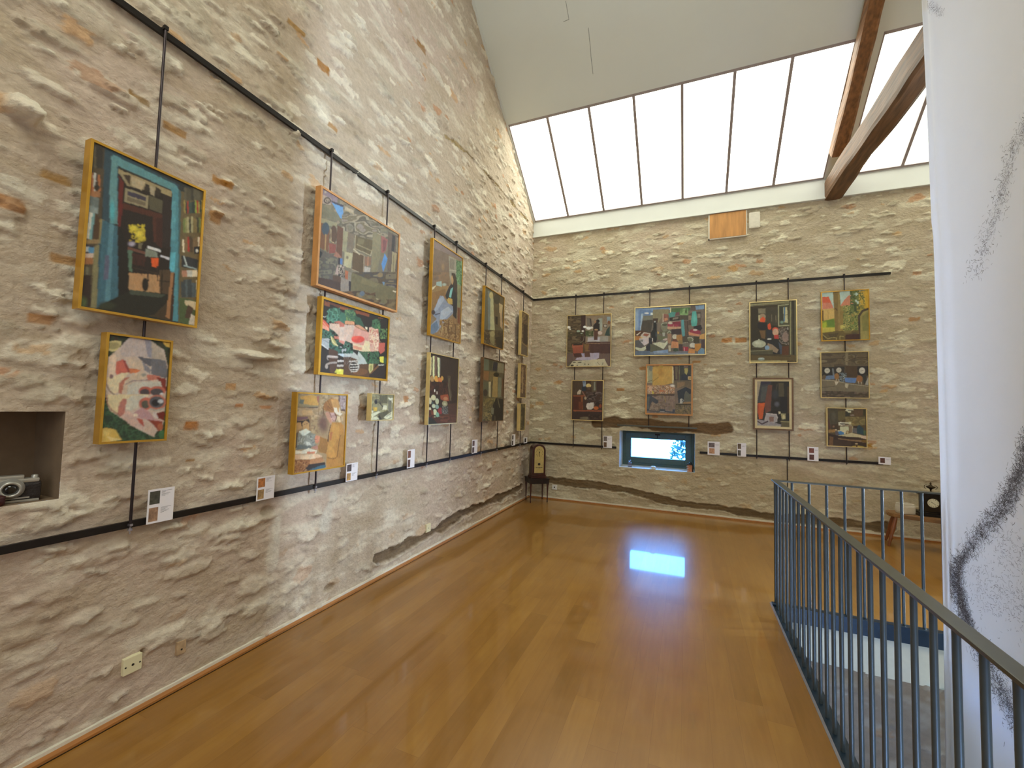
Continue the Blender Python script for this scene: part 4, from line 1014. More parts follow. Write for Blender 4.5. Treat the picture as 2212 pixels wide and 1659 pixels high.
# -- left wall
painting([(203, 33), (1152, 480), (1050, 1618), (48, 1440)], (150, 290, 3.858), 'L', 'gold', .011, 0x2A2F30, [
 ('p', [(0, 0), (330, 60), (250, 1000), (200, 1500), (0, 1500)], 0x4A3F2E), ('p', [(190, 60), (310, 100), (300, 260), (180, 240)], 0x38342C),
 ('b', (190, 90, 300, 280), [0x3E3A30, 0x57503E, 0x2E2A26], 6), ('b', (160, 310, 275, 470), [0xA4653C, 0x8E5532, 0x7A7A72, 0x3A2E2A, 0xB4B4AC], 6), ('r', (160, 470, 270, 520), 0x9A6A44), ('e', (245, 440, 24, 26), 0x2A221C), ('r', (228, 320, 240, 390), 0xC8C8C2),
 ('p', [(155, 500), (265, 530), (255, 610), (140, 570)], 0x66706E), ('p', [(140, 570), (255, 610), (250, 660), (140, 640)], 0x7E8A88), ('p', [(140, 640), (255, 680), (215, 880), (130, 860)], 0x343A40),
 ('p', [(175, 640), (205, 650), (165, 865), (140, 855)], 0xC9C7BC), ('p', [(205, 650), (222, 655), (190, 870), (165, 865)], 0x6E9A9C), ('p', [(225, 660), (262, 700), (255, 890), (195, 875)], 0x4A3420),
 ('p', [(262, 700), (298, 705), (285, 905), (250, 900)], 0x8A7B4E), ('r', (110, 870, 250, 905), 0x8C7450), ('p', [(110, 905), (210, 930), (195, 990), (100, 985)], 0x2C2838), ('r', (130, 930, 165, 970), 0xB7C0C8), ('r', (160, 935, 205, 985), 0x4E84A8), ('r', (100, 985, 200, 1020), 0xC0A898), ('r', (95, 1020, 195, 1075), 0x96633C), ('b', (90, 1085, 175, 1165), [0x6A6450, 0x4E4838, 0x88785A], 4), ('p', [(80, 1165), (175, 1165), (165, 1430), (70, 1420)], 0x2A1A16), ('s', (95, 1390, 50, 60), 0x4A5A34),
 ('p', [(250, 905), (295, 700), (250, 1000), (215, 1440), (165, 1430), (210, 930)], 0x7C7654),
 ('p', [(320, 95), (430, 150), (425, 700), (300, 710), (285, 905), (250, 905), (215, 1440), (400, 1360), (390, 760), (350, 740), (372, 180)], 0x2E4C5A),
 ('p', [(320, 95), (940, 430), (920, 470), (380, 175), (350, 740), (285, 700)], 0x2C4450), ('p', [(285, 705), (350, 740), (400, 760), (420, 770), (405, 1360), (215, 1440)], 0x3A6272), ('p', [(340, 745), (380, 755), (330, 1385), (285, 1400)], 0x54808E), ('p', [(300, 1000), (335, 1000), (320, 1200), (280, 1210)], 0x585A70),
 ('p', [(375, 185), (430, 180), (420, 285), (410, 745), (345, 740), (350, 480)], 0x5E8A8E), ('s', (370, 640, 26, 110), 0x4FA3AE), ('p', [(385, 170), (910, 430), (930, 470), (880, 520), (870, 470), (430, 265)], 0x5B8C92),
 ('p', [(870, 440), (930, 475), (895, 1560), (830, 1550), (850, 1000), (838, 980), (850, 800)], 0x4D8794), ('p', [(930, 470), (950, 480), (920, 1560), (895, 1560)], 0x3E5E64), ('p', [(845, 985), (895, 985), (880, 1145), (840, 1140)], 0x5CB0C4), ('p', [(860, 560), (905, 560), (890, 900), (850, 880)], 0x5A98A6),
 ('p', [(430, 280), (875, 480), (850, 960), (835, 1180), (820, 1430), (400, 1360), (410, 760)], 0x1E1412),
 ('p', [(430, 290), (875, 480), (868, 530), (430, 330)], 0x9A8A66), ('p', [(440, 330), (545, 350), (640, 400), (690, 430), (660, 470), (500, 430)], 0x8E8062), ('p', [(470, 335), (530, 345), (520, 425)], 0x3A2C22), ('p', [(535, 350), (655, 400), (620, 470), (540, 430)], 0xAE9E80), ('p', [(655, 415), (690, 430), (680, 490), (640, 470)], 0x2E261E), ('p', [(740, 440), (785, 470), (765, 530), (730, 500)], 0x2E261E), ('p', [(690, 430), (735, 445), (725, 520), (690, 500)], 0xA2947A),
 ('p', [(435, 350), (470, 400), (455, 640), (430, 770), (410, 760)], 0x5E1A18), ('p', [(485, 445), (675, 515), (665, 620), (470, 560)], 0x8F8468), ('p', [(500, 470), (655, 525), (650, 560), (500, 505)], 0x3C3648), ('p', [(500, 520), (655, 570), (650, 600), (490, 550)], 0x6E6250), ('p', [(680, 510), (800, 560), (785, 665), (680, 625)], 0x55503E), ('p', [(460, 570), (790, 670), (780, 720), (740, 710), (730, 900), (710, 900), (705, 690), (460, 620)], 0x4A2318),
 ('p', [(800, 500), (868, 530), (850, 960), (770, 930), (785, 700)], 0x271C1C), ('p', [(735, 700), (790, 700), (780, 950), (730, 920)], 0x3A1A14),
 ('m', (505, 750, 640, 900), [0x1E1412, 0xC8B432, 0xA8922A, 0x1E1412], 26), ('s', (545, 780, 45, 30), 0xD6C440), ('s', (590, 830, 40, 40), 0xE0CC48), ('s', (608, 870, 40, 28), 0xC8B238), ('p', [(585, 905), (615, 905), (610, 955), (580, 950)], 0x6E6650),
 ('s', (525, 910, 34, 24), 0xA9A2B6), ('p', [(490, 935), (620, 970), (740, 1010), (740, 1030), (490, 960)], 0x6A4438), ('p', [(490, 960), (530, 970), (520, 1145), (488, 1130)], 0x54705E), ('p', [(525, 985), (640, 1010), (630, 1100), (525, 1080)], 0x3C1C18), ('p', [(655, 925), (770, 965), (765, 985), (655, 950)], 0xD8D8D8), ('p', [(640, 950), (740, 985), (740, 1025), (635, 1020)], 0x7C8478), ('p', [(685, 1030), (748, 1030), (742, 1120), (690, 1100)], 0xD2551E), ('p', [(765, 1005), (840, 1030), (835, 1050), (765, 1020)], 0xC9C9D2),
 ('p', [(495, 1150), (840, 1180), (820, 1330), (490, 1290)], 0xB08860), ('l', [(560, 1040), (560, 1150)], 8, 0x2A1A14), ('l', [(610, 1050), (605, 1170)], 8, 0x2A1A14), ('l', [(540, 1110), (740, 1160)], 8, 0x3A2A1E), ('l', [(655, 1020), (655, 1220)], 12, 0x241816), ('l', [(735, 1100), (735, 1220)], 10, 0x33201A), ('e', (630, 1250, 28, 55), 0x18120E), ('p', [(750, 1130), (845, 1130), (845, 1340), (750, 1320)], 0x4E3C2A), ('l', [(775, 1130), (765, 1330)], 10, 0x241812), ('l', [(750, 1220), (840, 1230)], 10, 0x2E2218),
 ('p', [(430, 770), (470, 870), (495, 1000), (490, 1350), (400, 1360), (410, 900)], 0x15100F), ('p', [(235, 1420), (500, 1300), (820, 1340), (820, 1550), (240, 1460)], 0x1C1C16), ('p', [(500, 1290), (800, 1335), (760, 1360), (500, 1330)], 0x3E463A), ('p', [(700, 1500), (830, 1380), (830, 1550), (640, 1510)], 0x3E3020), ('s', (300, 1420, 90, 40), 0x2E3424),
 ('p', [(850, 1150), (880, 1155), (830, 1540), (795, 1520)], 0x9A6E48), ('p', [(870, 1160), (885, 1160), (850, 1560), (828, 1545)], 0x3A2418),
 ('p', [(950, 480), (1145, 560), (1060, 1600), (900, 1570)], 0x67583C), ('b', (975, 440, 1130, 560), [0x4E4A3C, 0x5E5848, 0x3C3A32], 8), ('b', (970, 555, 1130, 665), [0x3E5048, 0x8C9A3E, 0x4A6A60, 0x9A8A4A, 0x2E3A38, 0xA03A2E], 12), ('b', (960, 690, 1125, 825), [0x6E7A44, 0x8A8A5A, 0xA8A078, 0x3E3E32, 0x7A6A44], 10), ('b', (950, 850, 1110, 985), [0xC8B896, 0xA43228, 0xE0D4B8, 0x7A6244, 0x4E4030], 11), ('r', (1045, 940, 1100, 1000), 0x20222A), ('e', (1070, 975, 12, 14), 0xD8D8D0),
 ('p', [(940, 1010), (1080, 1050), (1065, 1130), (940, 1110)], 0x2A2E34), ('l', [(960, 1020), (985, 1100)], 9, 0xBFCACA), ('l', [(960, 1095), (1060, 1125)], 10, 0x9DB0B2), ('b', (940, 1130, 1070, 1190), [0xE0D0B4, 0xB08068, 0xC4C0B4], 3), ('b', (930, 1210, 1075, 1360), [0x7E8680, 0x4E5A60, 0x9A9282, 0x3A4246, 0xC4B48E], 8), ('p', [(915, 1360), (1065, 1390), (1050, 1600), (905, 1570)], 0x4A5A38), ('p', [(955, 1380), (1055, 1400), (1050, 1470), (960, 1420)], 0xC8B898), ('p', [(985, 1420), (1030, 1450), (1000, 1540), (955, 1530)], 0x4C382C), ('p', [(1010, 1500), (1050, 1520), (1045, 1600), (985, 1580)], 0xC9BFAE),
], 'tall painting of a blue doorway between bookshelves, top left on the left wall', depth=.05)
painting([(213, 75), (1128, 195), (1028, 1552), (130, 1588)], (195, 705, 6.258), 'L', 'gold', .010, 0x2A3A2A, [
 ('m', (130, 1050, 1050, 1600), [0x22352A, 0x2E4A34, 0x3C5E42, 0x24382C, 0x31503A], 60), ('m', (140, 80, 520, 500), [0x1E2620, 0x2E4030, 0x3A2426], 50), ('m', (880, 200, 1100, 700), [0x20261E, 0x2C3A2A, 0x3A322A], 50), ('p', [(150, 700), (230, 690), (290, 930), (160, 935)], 0x2E4A3C),
 ('p', [(215, 215), (330, 195), (425, 200), (390, 345), (300, 345), (212, 330)], 0xC9BC86), ('e', (310, 265, 95, 50), 0x9C9268), ('l', [(215, 320), (300, 340), (380, 340)], 16, 0xD6C890), ('p', [(985, 205), (1095, 215), (1085, 290), (1030, 270)], 0xD2AE52),
 ('p', [(545, 140), (760, 165), (1010, 320), (1060, 560), (1030, 950), (1010, 1230), (980, 1420), (900, 1430), (870, 1505), (640, 1390), (420, 1240), (280, 1150), (225, 1000), (200, 750), (250, 430), (420, 270), (500, 180)], 0xC4B2A6),
 ('p', [(545, 140), (740, 160), (830, 300), (840, 440), (640, 415), (430, 420), (400, 340), (440, 240)], 0xB9ABA8), ('p', [(740, 165), (830, 190), (840, 440), (780, 420)], 0x8D8B98), ('p', [(830, 195), (960, 290), (1030, 470), (840, 440)], 0xAFA295), ('p', [(830, 440), (1030, 470), (1060, 620), (1040, 720), (960, 700), (830, 660)], 0x6A6A72), ('p', [(640, 415), (835, 445), (820, 560), (700, 480)], 0x5E5E68), ('p', [(700, 470), (830, 600), (820, 660), (740, 610)], 0x85828A),
 ('p', [(250, 420), (350, 380), (360, 500), (345, 690), (260, 690), (240, 560)], 0xD9C3B0), ('p', [(355, 490), (440, 455), (530, 640), (350, 665)], 0xC26558), ('p', [(440, 450), (480, 480), (560, 640), (520, 640)], 0x8E3C38), ('p', [(525, 575), (690, 600), (640, 640), (540, 650)], 0xC9764E), ('p', [(500, 430), (700, 480), (740, 610), (560, 580)], 0xC7B39F),
 ('p', [(340, 690), (430, 640), (530, 640), (420, 760), (390, 900), (300, 930), (240, 800), (240, 700)], 0xD7C9A8), ('e', (290, 690, 26, 34), 0x7A5E60), ('l', [(215, 640), (215, 780), (270, 880), (400, 990)], 14, 0x6A4440), ('l', [(232, 650), (236, 780), (290, 860)], 8, 0xC9B4A4),
 ('p', [(390, 910), (400, 780), (470, 710), (560, 690), (480, 780), (430, 930)], 0xB0705E), ('p', [(440, 900), (470, 760), (560, 680), (700, 620), (770, 690), (720, 730), (560, 770), (490, 930)], 0xC9B49E), ('l', [(480, 800), (580, 750), (790, 740), (820, 750)], 13, 0x8C7E82), ('p', [(770, 660), (960, 690), (900, 740), (780, 740)], 0xBF7464), ('s', (730, 670, 45, 30), 0x8E8C84), ('p', [(900, 700), (1030, 720), (1040, 900), (980, 830)], 0x7E2E26),
 ('p', [(500, 930), (520, 810), (600, 770), (960, 760), (980, 840), (860, 830), (700, 830), (660, 930)], 0xC3BFB4), ('e', (750, 890, 90, 64), 0xB25E50), ('e', (745, 905, 66, 45), 0x4A4046), ('e', (915, 890, 110, 66), 0xB86454), ('e', (905, 905, 88, 48), 0x4C464C), ('e', (975, 930, 24, 16), 0xC9CDD0),
 ('p', [(225, 935), (800, 935), (790, 960), (510, 990), (460, 1180), (420, 1230), (290, 1150), (250, 1080)], 0xD4C59E), ('l', [(235, 940), (245, 1050), (300, 1140), (420, 1220)], 14, 0x8C5A54), ('p', [(385, 1180), (400, 1060), (450, 990), (500, 1000), (480, 1190), (430, 1225)], 0xB4756A), ('p', [(495, 1130), (500, 1020), (560, 950), (790, 945), (700, 1000), (690, 1080), (640, 1120), (560, 1150)], 0xC6C2B4),
 ('e', (760, 1060, 95, 85), 0xB9685A), ('e', (755, 1070, 58, 55), 0x55544C), ('e', (910, 1045, 125, 100), 0xB8705E), ('e', (905, 1040, 100, 78), 0x55555C), ('e', (890, 1050, 55, 46), 0x24222A), ('e', (960, 1030, 38, 26), 0xBFC4CC), ('l', [(820, 1130), (900, 1150), (990, 1130)], 22, 0xA7A29A),
 ('p', [(590, 1190), (700, 1110), (800, 1160), (880, 1260), (980, 1290), (990, 1360), (800, 1280), (640, 1240)], 0xB79094), ('p', [(850, 1170), (910, 1180), (930, 1260), (860, 1230)], 0xC9BFC0), ('p', [(430, 1230), (500, 1150), (620, 1200), (740, 1300), (730, 1410), (560, 1350)], 0xC8ABA2), ('p', [(630, 1250), (720, 1270), (740, 1370), (680, 1320)], 0xAE5448), ('p', [(770, 1270), (980, 1300), (985, 1400), (930, 1430), (860, 1340)], 0x8A3C2C), ('p', [(755, 1290), (830, 1340), (905, 1430), (870, 1500), (740, 1420)], 0xC3AC9E), ('e', (955, 1370, 38, 45), 0xA85F42), ('e', (620, 1210, 34, 18), 0xE6D8C4), ('e', (520, 1120, 24, 18), 0xE4DCC8), ('p', [(900, 1190), (1020, 1160), (1010, 1290), (930, 1260)], 0x6E1E18),
 ('p', [(140, 1400), (230, 1370), (360, 1400), (410, 1490), (448, 1530), (330, 1555), (135, 1570)], 0xC9A956), ('s', (230, 1440, 80, 50), 0xD9BE70), ('p', [(240, 1480), (440, 1530), (300, 1552)], 0xD8C486), ('e', (980, 1470, 45, 55), 0x3E6E46),
], 'painting of fish heads on green leaves with lemons, below the blue doorway', depth=.05)
painting([(122, 78), (1092, 668), (1062, 1645), (88, 1288)], (670, 385, 5.625), 'L', 'orangewood', .016, 0x6E6658, [
 ('m', (90, 90, 1100, 800), [0x77705C, 0x6A6456, 0x857A68, 0x5E584A], 90, 1.6), ('p', [(130, 110), (330, 220), (320, 330), (130, 250)], 0x82727A), ('p', [(140, 190), (250, 240), (245, 320), (150, 300)], 0xA89484), ('e', (205, 265, 42, 40), 0x3E3430), ('e', (205, 265, 28, 26), 0xA29080), ('e', (180, 160, 14, 16), 0xAFA190), ('l', [(190, 255), (200, 280)], 8, 0x3A302C), ('l', [(215, 252), (215, 282)], 8, 0x3A302C),
 ('p', [(250, 265), (395, 330), (395, 500), (350, 470)], 0x5E8CB8), ('p', [(250, 265), (400, 320), (395, 345), (260, 290)], 0x3E3C4C), ('p', [(200, 380), (310, 440), (300, 465), (220, 440)], 0x7C8A80), ('p', [(120, 300), (330, 420), (380, 520), (120, 460)], 0x6F6A56),
 ('p', [(410, 330), (520, 380), (520, 430), (410, 380)], 0xA99A82), ('l', [(420, 380), (600, 450)], 12, 0x9A8C70), ('p', [(530, 360), (780, 500), (780, 560), (530, 440)], 0x635C50), ('p', [(640, 440), (720, 490), (700, 560), (650, 520)], 0x6C5F54), ('l', [(655, 450), (660, 520)], 9, 0xA29680), ('m', (380, 430, 850, 720), [0x857A70, 0x6E6450, 0x958A76, 0x5A5246, 0x7A7264], 70, 2.2),
 ('p', [(120, 470), (330, 540), (310, 600), (120, 530)], 0x8A8468), ('p', [(115, 540), (160, 540), (240, 620), (230, 900), (110, 830)], 0x6A4630), ('e', (190, 610, 44, 78), 0x364450), ('l', [(195, 680), (188, 900)], 13, 0x9A7C50), ('l', [(190, 880), (175, 1200)], 30, 0x7A7050),
 ('e', (285, 680, 42, 110), 0x4E382C), ('l', [(255, 620), (258, 760), (290, 780)], 8, 0xA89470), ('p', [(235, 780), (320, 800), (310, 900), (240, 910)], 0x7A4038), ('p', [(330, 570), (400, 600), (390, 960), (320, 880)], 0x5E3E30), ('p', [(400, 630), (460, 650), (440, 900), (395, 880)], 0x8A8468), ('p', [(460, 650), (530, 680), (520, 880), (450, 850)], 0x6E6052), ('p', [(420, 890), (520, 910), (500, 1095), (415, 1060)], 0xA39B7A), ('s', (455, 960, 18, 26), 0x6A6252),
 ('p', [(110, 840), (240, 910), (340, 920), (340, 1100), (290, 1200), (100, 1190)], 0x56504A), ('p', [(115, 870), (165, 900), (130, 980)], 0x24262E), ('m', (110, 960, 330, 1230), [0x5E5A4C, 0x4E4A46, 0x6C6858], 60), ('p', [(320, 880), (390, 960), (345, 960), (290, 940)], 0x8A5E4E), ('p', [(365, 965), (400, 975), (395, 1050), (365, 1030)], 0x4A6EA0), ('p', [(345, 960), (368, 965), (368, 1050), (345, 1035)], 0x24222C),
 ('p', [(340, 1050), (420, 1080), (420, 1190), (310, 1160)], 0xA08A80), ('l', [(360, 1060), (415, 1190)], 26, 0x2A2628), ('m', (350, 1050, 420, 1200), [0x2A2628, 0xA89A8A, 0x2A2628], 20), ('p', [(430, 1110), (470, 1130), (465, 1240), (430, 1210)], 0x9C5A3C), ('p', [(470, 1130), (510, 1150), (500, 1250), (465, 1240)], 0x7A7468),
 ('p', [(100, 1190), (380, 1250), (380, 1360), (95, 1270)], 0x3E2C28), ('p', [(290, 1170), (380, 1190), (380, 1260), (290, 1240)], 0x4E3A30), ('p', [(385, 1200), (500, 1240), (480, 1400), (380, 1360)], 0x857A70), ('p', [(478, 1240), (505, 1250), (500, 1370), (478, 1365)], 0x24202A),
 ('p', [(540, 690), (790, 760), (770, 900), (730, 950), (540, 860)], 0x5C5038), ('l', [(545, 690), (545, 850), (735, 940), (750, 870)], 10, 0x9C9076), ('p', [(580, 720), (660, 740), (640, 800), (570, 800)], 0x6E6246), ('l', [(570, 800), (745, 880)], 12, 0x857A5C), ('p', [(520, 880), (650, 930), (645, 1160), (515, 1100)], 0x54422E), ('l', [(525, 885), (655, 935), (650, 1165), (515, 1105)], 6, 0xA08E74), ('l', [(530, 860), (600, 920)], 16, 0xAEA288), ('p', [(665, 950), (740, 960), (735, 1060), (665, 1060)], 0x7A5A46), ('l', [(705, 955), (700, 1060)], 14, 0x9C6E54), ('p', [(660, 1070), (735, 1090), (730, 1180), (655, 1150)], 0xA29A90),
 ('p', [(760, 640), (865, 690), (850, 960), (800, 1220), (740, 1190), (750, 880)], 0x7A7258), ('p', [(860, 690), (945, 740), (920, 880), (880, 920), (865, 900)], 0x8A5250), ('p', [(890, 740), (930, 760), (910, 880), (880, 890)], 0x6E4244), ('p', [(905, 910), (945, 980), (890, 1145), (868, 1040)], 0x4E80B4), ('p', [(860, 900), (905, 910), (870, 1040), (850, 980)], 0x6E6450),
 ('p', [(945, 640), (1080, 700), (1060, 1200), (940, 1150)], 0x5C4E46), ('p', [(1000, 680), (1035, 700), (1025, 900), (990, 880)], 0x2E2A30), ('p', [(1050, 710), (1080, 720), (1070, 900), (1045, 890)], 0x7A7260), ('p', [(1000, 890), (1060, 910), (1030, 1180), (990, 1140)], 0x938666), ('l', [(1020, 930), (1015, 1160)], 7, 0x6A5E44), ('p', [(820, 1140), (1055, 1220), (1050, 1290), (820, 1200)], 0x7C6A4C), ('m', (520, 1140, 1060, 1340), [0x3C3840, 0x6A5E4A, 0x4E4234, 0x44403E], 70, 2.4),
 ('p', [(510, 1140), (760, 1250), (1050, 1350), (1045, 1570), (800, 1500), (500, 1360)], 0x635B40), ('p', [(640, 1210), (850, 1290), (780, 1330), (620, 1270)], 0x6E6446), ('p', [(1010, 1370), (1060, 1385), (1055, 1400), (1010, 1385)], 0xC9BFA6), ('p', [(880, 1260), (915, 1270), (900, 1310)], 0x5A7A98), ('m', (380, 1370, 800, 1520), [0x4A3022, 0x5C402A, 0x3C2E24, 0x635438], 60, 2), ('e', (640, 1400, 30, 30), 0x56606C), ('p', [(810, 1460), (850, 1480), (825, 1510)], 0x9A9070), ('m', (780, 1480, 1050, 1620), [0x4A3826, 0x5A4A32, 0x6A5A3E], 50, 2),
], 'large grey-brown workbench painting with hung tools in an orange wooden frame', depth=.055)
painting([(178, 62), (1402, 475), (1332, 1612), (95, 1470)], (675, 630, 8.294), 'L', 'gold', .018, 0x1A120E, [
 ('p', [(230, 150), (330, 180), (330, 262), (230, 235)], 0x6E3A22), ('p', [(330, 180), (640, 280), (1045, 400), (1040, 460), (700, 360), (520, 300), (330, 215)], 0x5E2E1C), ('p', [(520, 260), (660, 300), (650, 345), (520, 310)], 0x8A4E2C), ('p', [(800, 340), (1045, 410), (1035, 460), (800, 390)], 0x7E4022), ('p', [(1200, 470), (1310, 495), (1200, 485)], 0x8A4A22),
 ('p', [(190, 430), (270, 430), (215, 470)], 0xC8D0CC), ('p', [(160, 800), (300, 830), (470, 960), (740, 1080), (1000, 1300), (860, 1260), (580, 1170), (300, 1030), (150, 920)], 0xA4A9AC), ('l', [(160, 830), (300, 910), (460, 1010)], 10, 0x6E7680), ('p', [(155, 915), (300, 1020), (290, 1035), (150, 930)], 0xCBD0D2), ('p', [(580, 1080), (740, 1090), (990, 1290), (720, 1200), (580, 1120)], 0xB4B8B4), ('p', [(465, 1080), (580, 1110), (575, 1175), (465, 1120)], 0xB8C4CC),
 ('m', (0, 650, 480, 830), [0x24382E, 0x3E6A58, 0x1E2A26, 0x5A8272], 45), ('m', (310, 860, 740, 1110), [0x1E3A30, 0x346054, 0x24443A, 0x4E7A66], 60), ('e', (420, 400, 120, 115), 0x3C6A56), ('m', (270, 290, 540, 550), [0x24463A, 0x3E7060, 0x568A72, 0x2A4E3E], 55), ('p', [(180, 440), (260, 460), (260, 520), (200, 480)], 0x1E1612), ('p', [(180, 100), (380, 250), (280, 330), (250, 440), (180, 430)], 0x1A120E), ('p', [(230, 150), (330, 180), (330, 262), (230, 235)], 0x7A4226),
 ('e', (690, 430, 110, 110), 0x3E6448), ('m', (590, 320, 790, 540), [0x2E5240, 0x5A7E50, 0x3A6248, 0x6E8A54], 45), ('e', (560, 480, 60, 110), 0x3A6A58), ('p', [(780, 430), (880, 480), (950, 630), (850, 640), (780, 560)], 0x2C4E3C), ('e', (1160, 620, 78, 120), 0x3A6444), ('m', (1090, 520, 1240, 740), [0x1E2E22, 0x3A6444, 0x2E5438, 0x54804E], 50), ('m', (1230, 680, 1370, 860), [0x1E2A1E, 0x44663E, 0x6E8A50, 0x2A4030], 40),
 ('p', [(160, 470), (240, 510), (315, 600), (315, 700), (180, 640)], 0xD2624A), ('p', [(170, 560), (310, 650), (310, 700), (170, 640)], 0xD9937A), ('l', [(190, 520), (290, 640)], 9, 0xEAA98C),
 ('p', [(320, 560), (510, 575), (590, 600), (770, 600), (1030, 740), (1190, 850), (1200, 1080), (1040, 1085), (1030, 1120), (890, 1070), (740, 1040), (730, 930), (600, 880), (580, 940), (490, 900), (480, 780), (400, 700), (320, 650)], 0xCDA794), ('p', [(320, 575), (510, 590), (505, 650), (470, 760), (400, 690), (320, 640)], 0xD4B5A0), ('p', [(505, 640), (590, 620), (590, 900), (500, 870)], 0xCDB7A8), ('p', [(590, 590), (770, 610), (765, 780), (700, 920), (600, 870)], 0xC8AE9E), ('p', [(400, 540), (500, 520), (590, 580), (590, 630), (500, 630), (500, 570)], 0xB86A5A), ('p', [(600, 590), (600, 530), (640, 520), (770, 540), (770, 600)], 0xC9906A), ('p', [(780, 600), (850, 600), (930, 650), (1000, 720), (860, 680), (780, 650)], 0xC28A6C), ('l', [(600, 585), (760, 600), (880, 680), (1030, 740)], 9, 0x6E4A40),
 ('p', [(765, 650), (1030, 740), (1020, 900), (960, 980), (740, 920), (720, 850)], 0xCB9486), ('e', (830, 860, 118, 62), 0xD2493E), ('s', (780, 830, 70, 40), 0xE05A48), ('p', [(740, 930), (960, 980), (1030, 1000), (1030, 1120), (900, 1080), (740, 1030)], 0xD6BE9C), ('p', [(740, 960), (900, 1010), (890, 1060), (740, 1020)], 0xC98A70), ('p', [(960, 880), (1040, 900), (1050, 1120), (900, 1060)], 0xD9C9A0),
 ('p', [(1030, 650), (1080, 640), (1200, 730), (1215, 900), (1200, 1080), (1060, 1080), (1030, 900)], 0xC9A38E), ('m', (1040, 680, 1200, 1080), [0xC99080, 0xD9BFA4, 0xB8786A, 0xCDB08E], 60), ('l', [(1070, 730), (1150, 1060)], 14, 0xDDC3A2), ('p', [(1200, 930), (1310, 930), (1300, 1080), (1230, 1130), (1200, 1080)], 0xB4584A), ('l', [(1220, 900), (1240, 920)], 8, 0x8A6E50), ('p', [(400, 790), (480, 800), (490, 860), (410, 840)], 0xB9705E), ('p', [(490, 870), (585, 890), (580, 950), (490, 900)], 0xC98474), ('p', [(960, 640), (1005, 645), (1000, 690), (970, 680)], 0xCFCAB0),
 ('p', [(340, 785), (400, 840), (470, 975), (400, 960), (350, 880)], 0xA9A265), ('l', [(345, 800), (380, 900), (465, 970)], 12, 0xD6CE9E), ('p', [(300, 1000), (470, 1070), (460, 1240), (560, 1300), (540, 1480), (300, 1450)], 0x4A3022), ('p', [(560, 1170), (720, 1180), (1000, 1310), (1160, 1280), (1020, 1540), (560, 1480)], 0x54371F), ('e', (860, 1440, 130, 60), 0x6E4826), ('p', [(120, 940), (300, 1040), (320, 1460), (110, 1450)], 0x1E1512),
 ('l', [(290, 1155), (450, 1170)], 40, 0xA89A92), ('l', [(300, 1145), (450, 1160)], 12, 0xD0C4BC), ('l', [(270, 1180), (290, 1215)], 16, 0x9A8E86), ('l', [(260, 1300), (330, 1270), (450, 1265)], 30, 0x9C9088), ('e', (262, 1335, 28, 38), 0xA2968E), ('r', (455, 1225, 570, 1255), 0xC2BAB4), ('r', (445, 1305, 565, 1340), 0xB4ACA4), ('r', (450, 1255, 570, 1300), 0x2A1E1A), ('m', (580, 1170, 700, 1330), [0x3C2A22, 0x6E5E54, 0x4A362A], 25),
 ('e', (755, 1345, 95, 100), 0x9C948C), ('e', (745, 1345, 75, 82), 0x241812), ('l', [(670, 1250), (830, 1240)], 13, 0xCEC8BE), ('l', [(690, 1305), (830, 1305)], 14, 0xD6D0C4), ('l', [(690, 1355), (830, 1350)], 14, 0xD6D0C4), ('l', [(690, 1400), (815, 1395)], 14, 0xCEC8BE), ('l', [(700, 1435), (800, 1430)], 13, 0xC0BAB0),
 ('p', [(440, 1380), (560, 1390), (555, 1490), (435, 1485)], 0xD6D24E), ('p', [(400, 1440), (445, 1370), (440, 1450)], 0xCDC852), ('s', (500, 1400, 45, 20), 0xE8E47A), ('p', [(1020, 1300), (1100, 1290), (1090, 1420), (1030, 1470), (1010, 1400)], 0xB8AE72), ('p', [(1040, 1330), (1080, 1320), (1070, 1410), (1040, 1430)], 0x8A8A50), ('p', [(1020, 1480), (1330, 1320), (1330, 1590), (1020, 1550)], 0x22140E), ('p', [(1020, 1480), (1180, 1320), (1200, 1350), (1050, 1480)], 0x6E4824),
 ('m', (830, 1080, 1200, 1300), [0x1E3628, 0x36603E, 0x2A4C34, 0x3C5E44], 60), ('p', [(820, 1300), (990, 1300), (940, 1200), (860, 1100), (830, 1080), (820, 1150)], 0xAEB4AE), ('p', [(1210, 1180), (1285, 1170), (1280, 1290), (1215, 1270)], 0xD2CC4C), ('l', [(1190, 1325), (1280, 1325)], 14, 0xC9C6B4), ('e', (1310, 1250, 30, 60), 0x2C4A34),
], 'gold framed painting of a pink fish on a platter with forks and lemons', depth=.045)
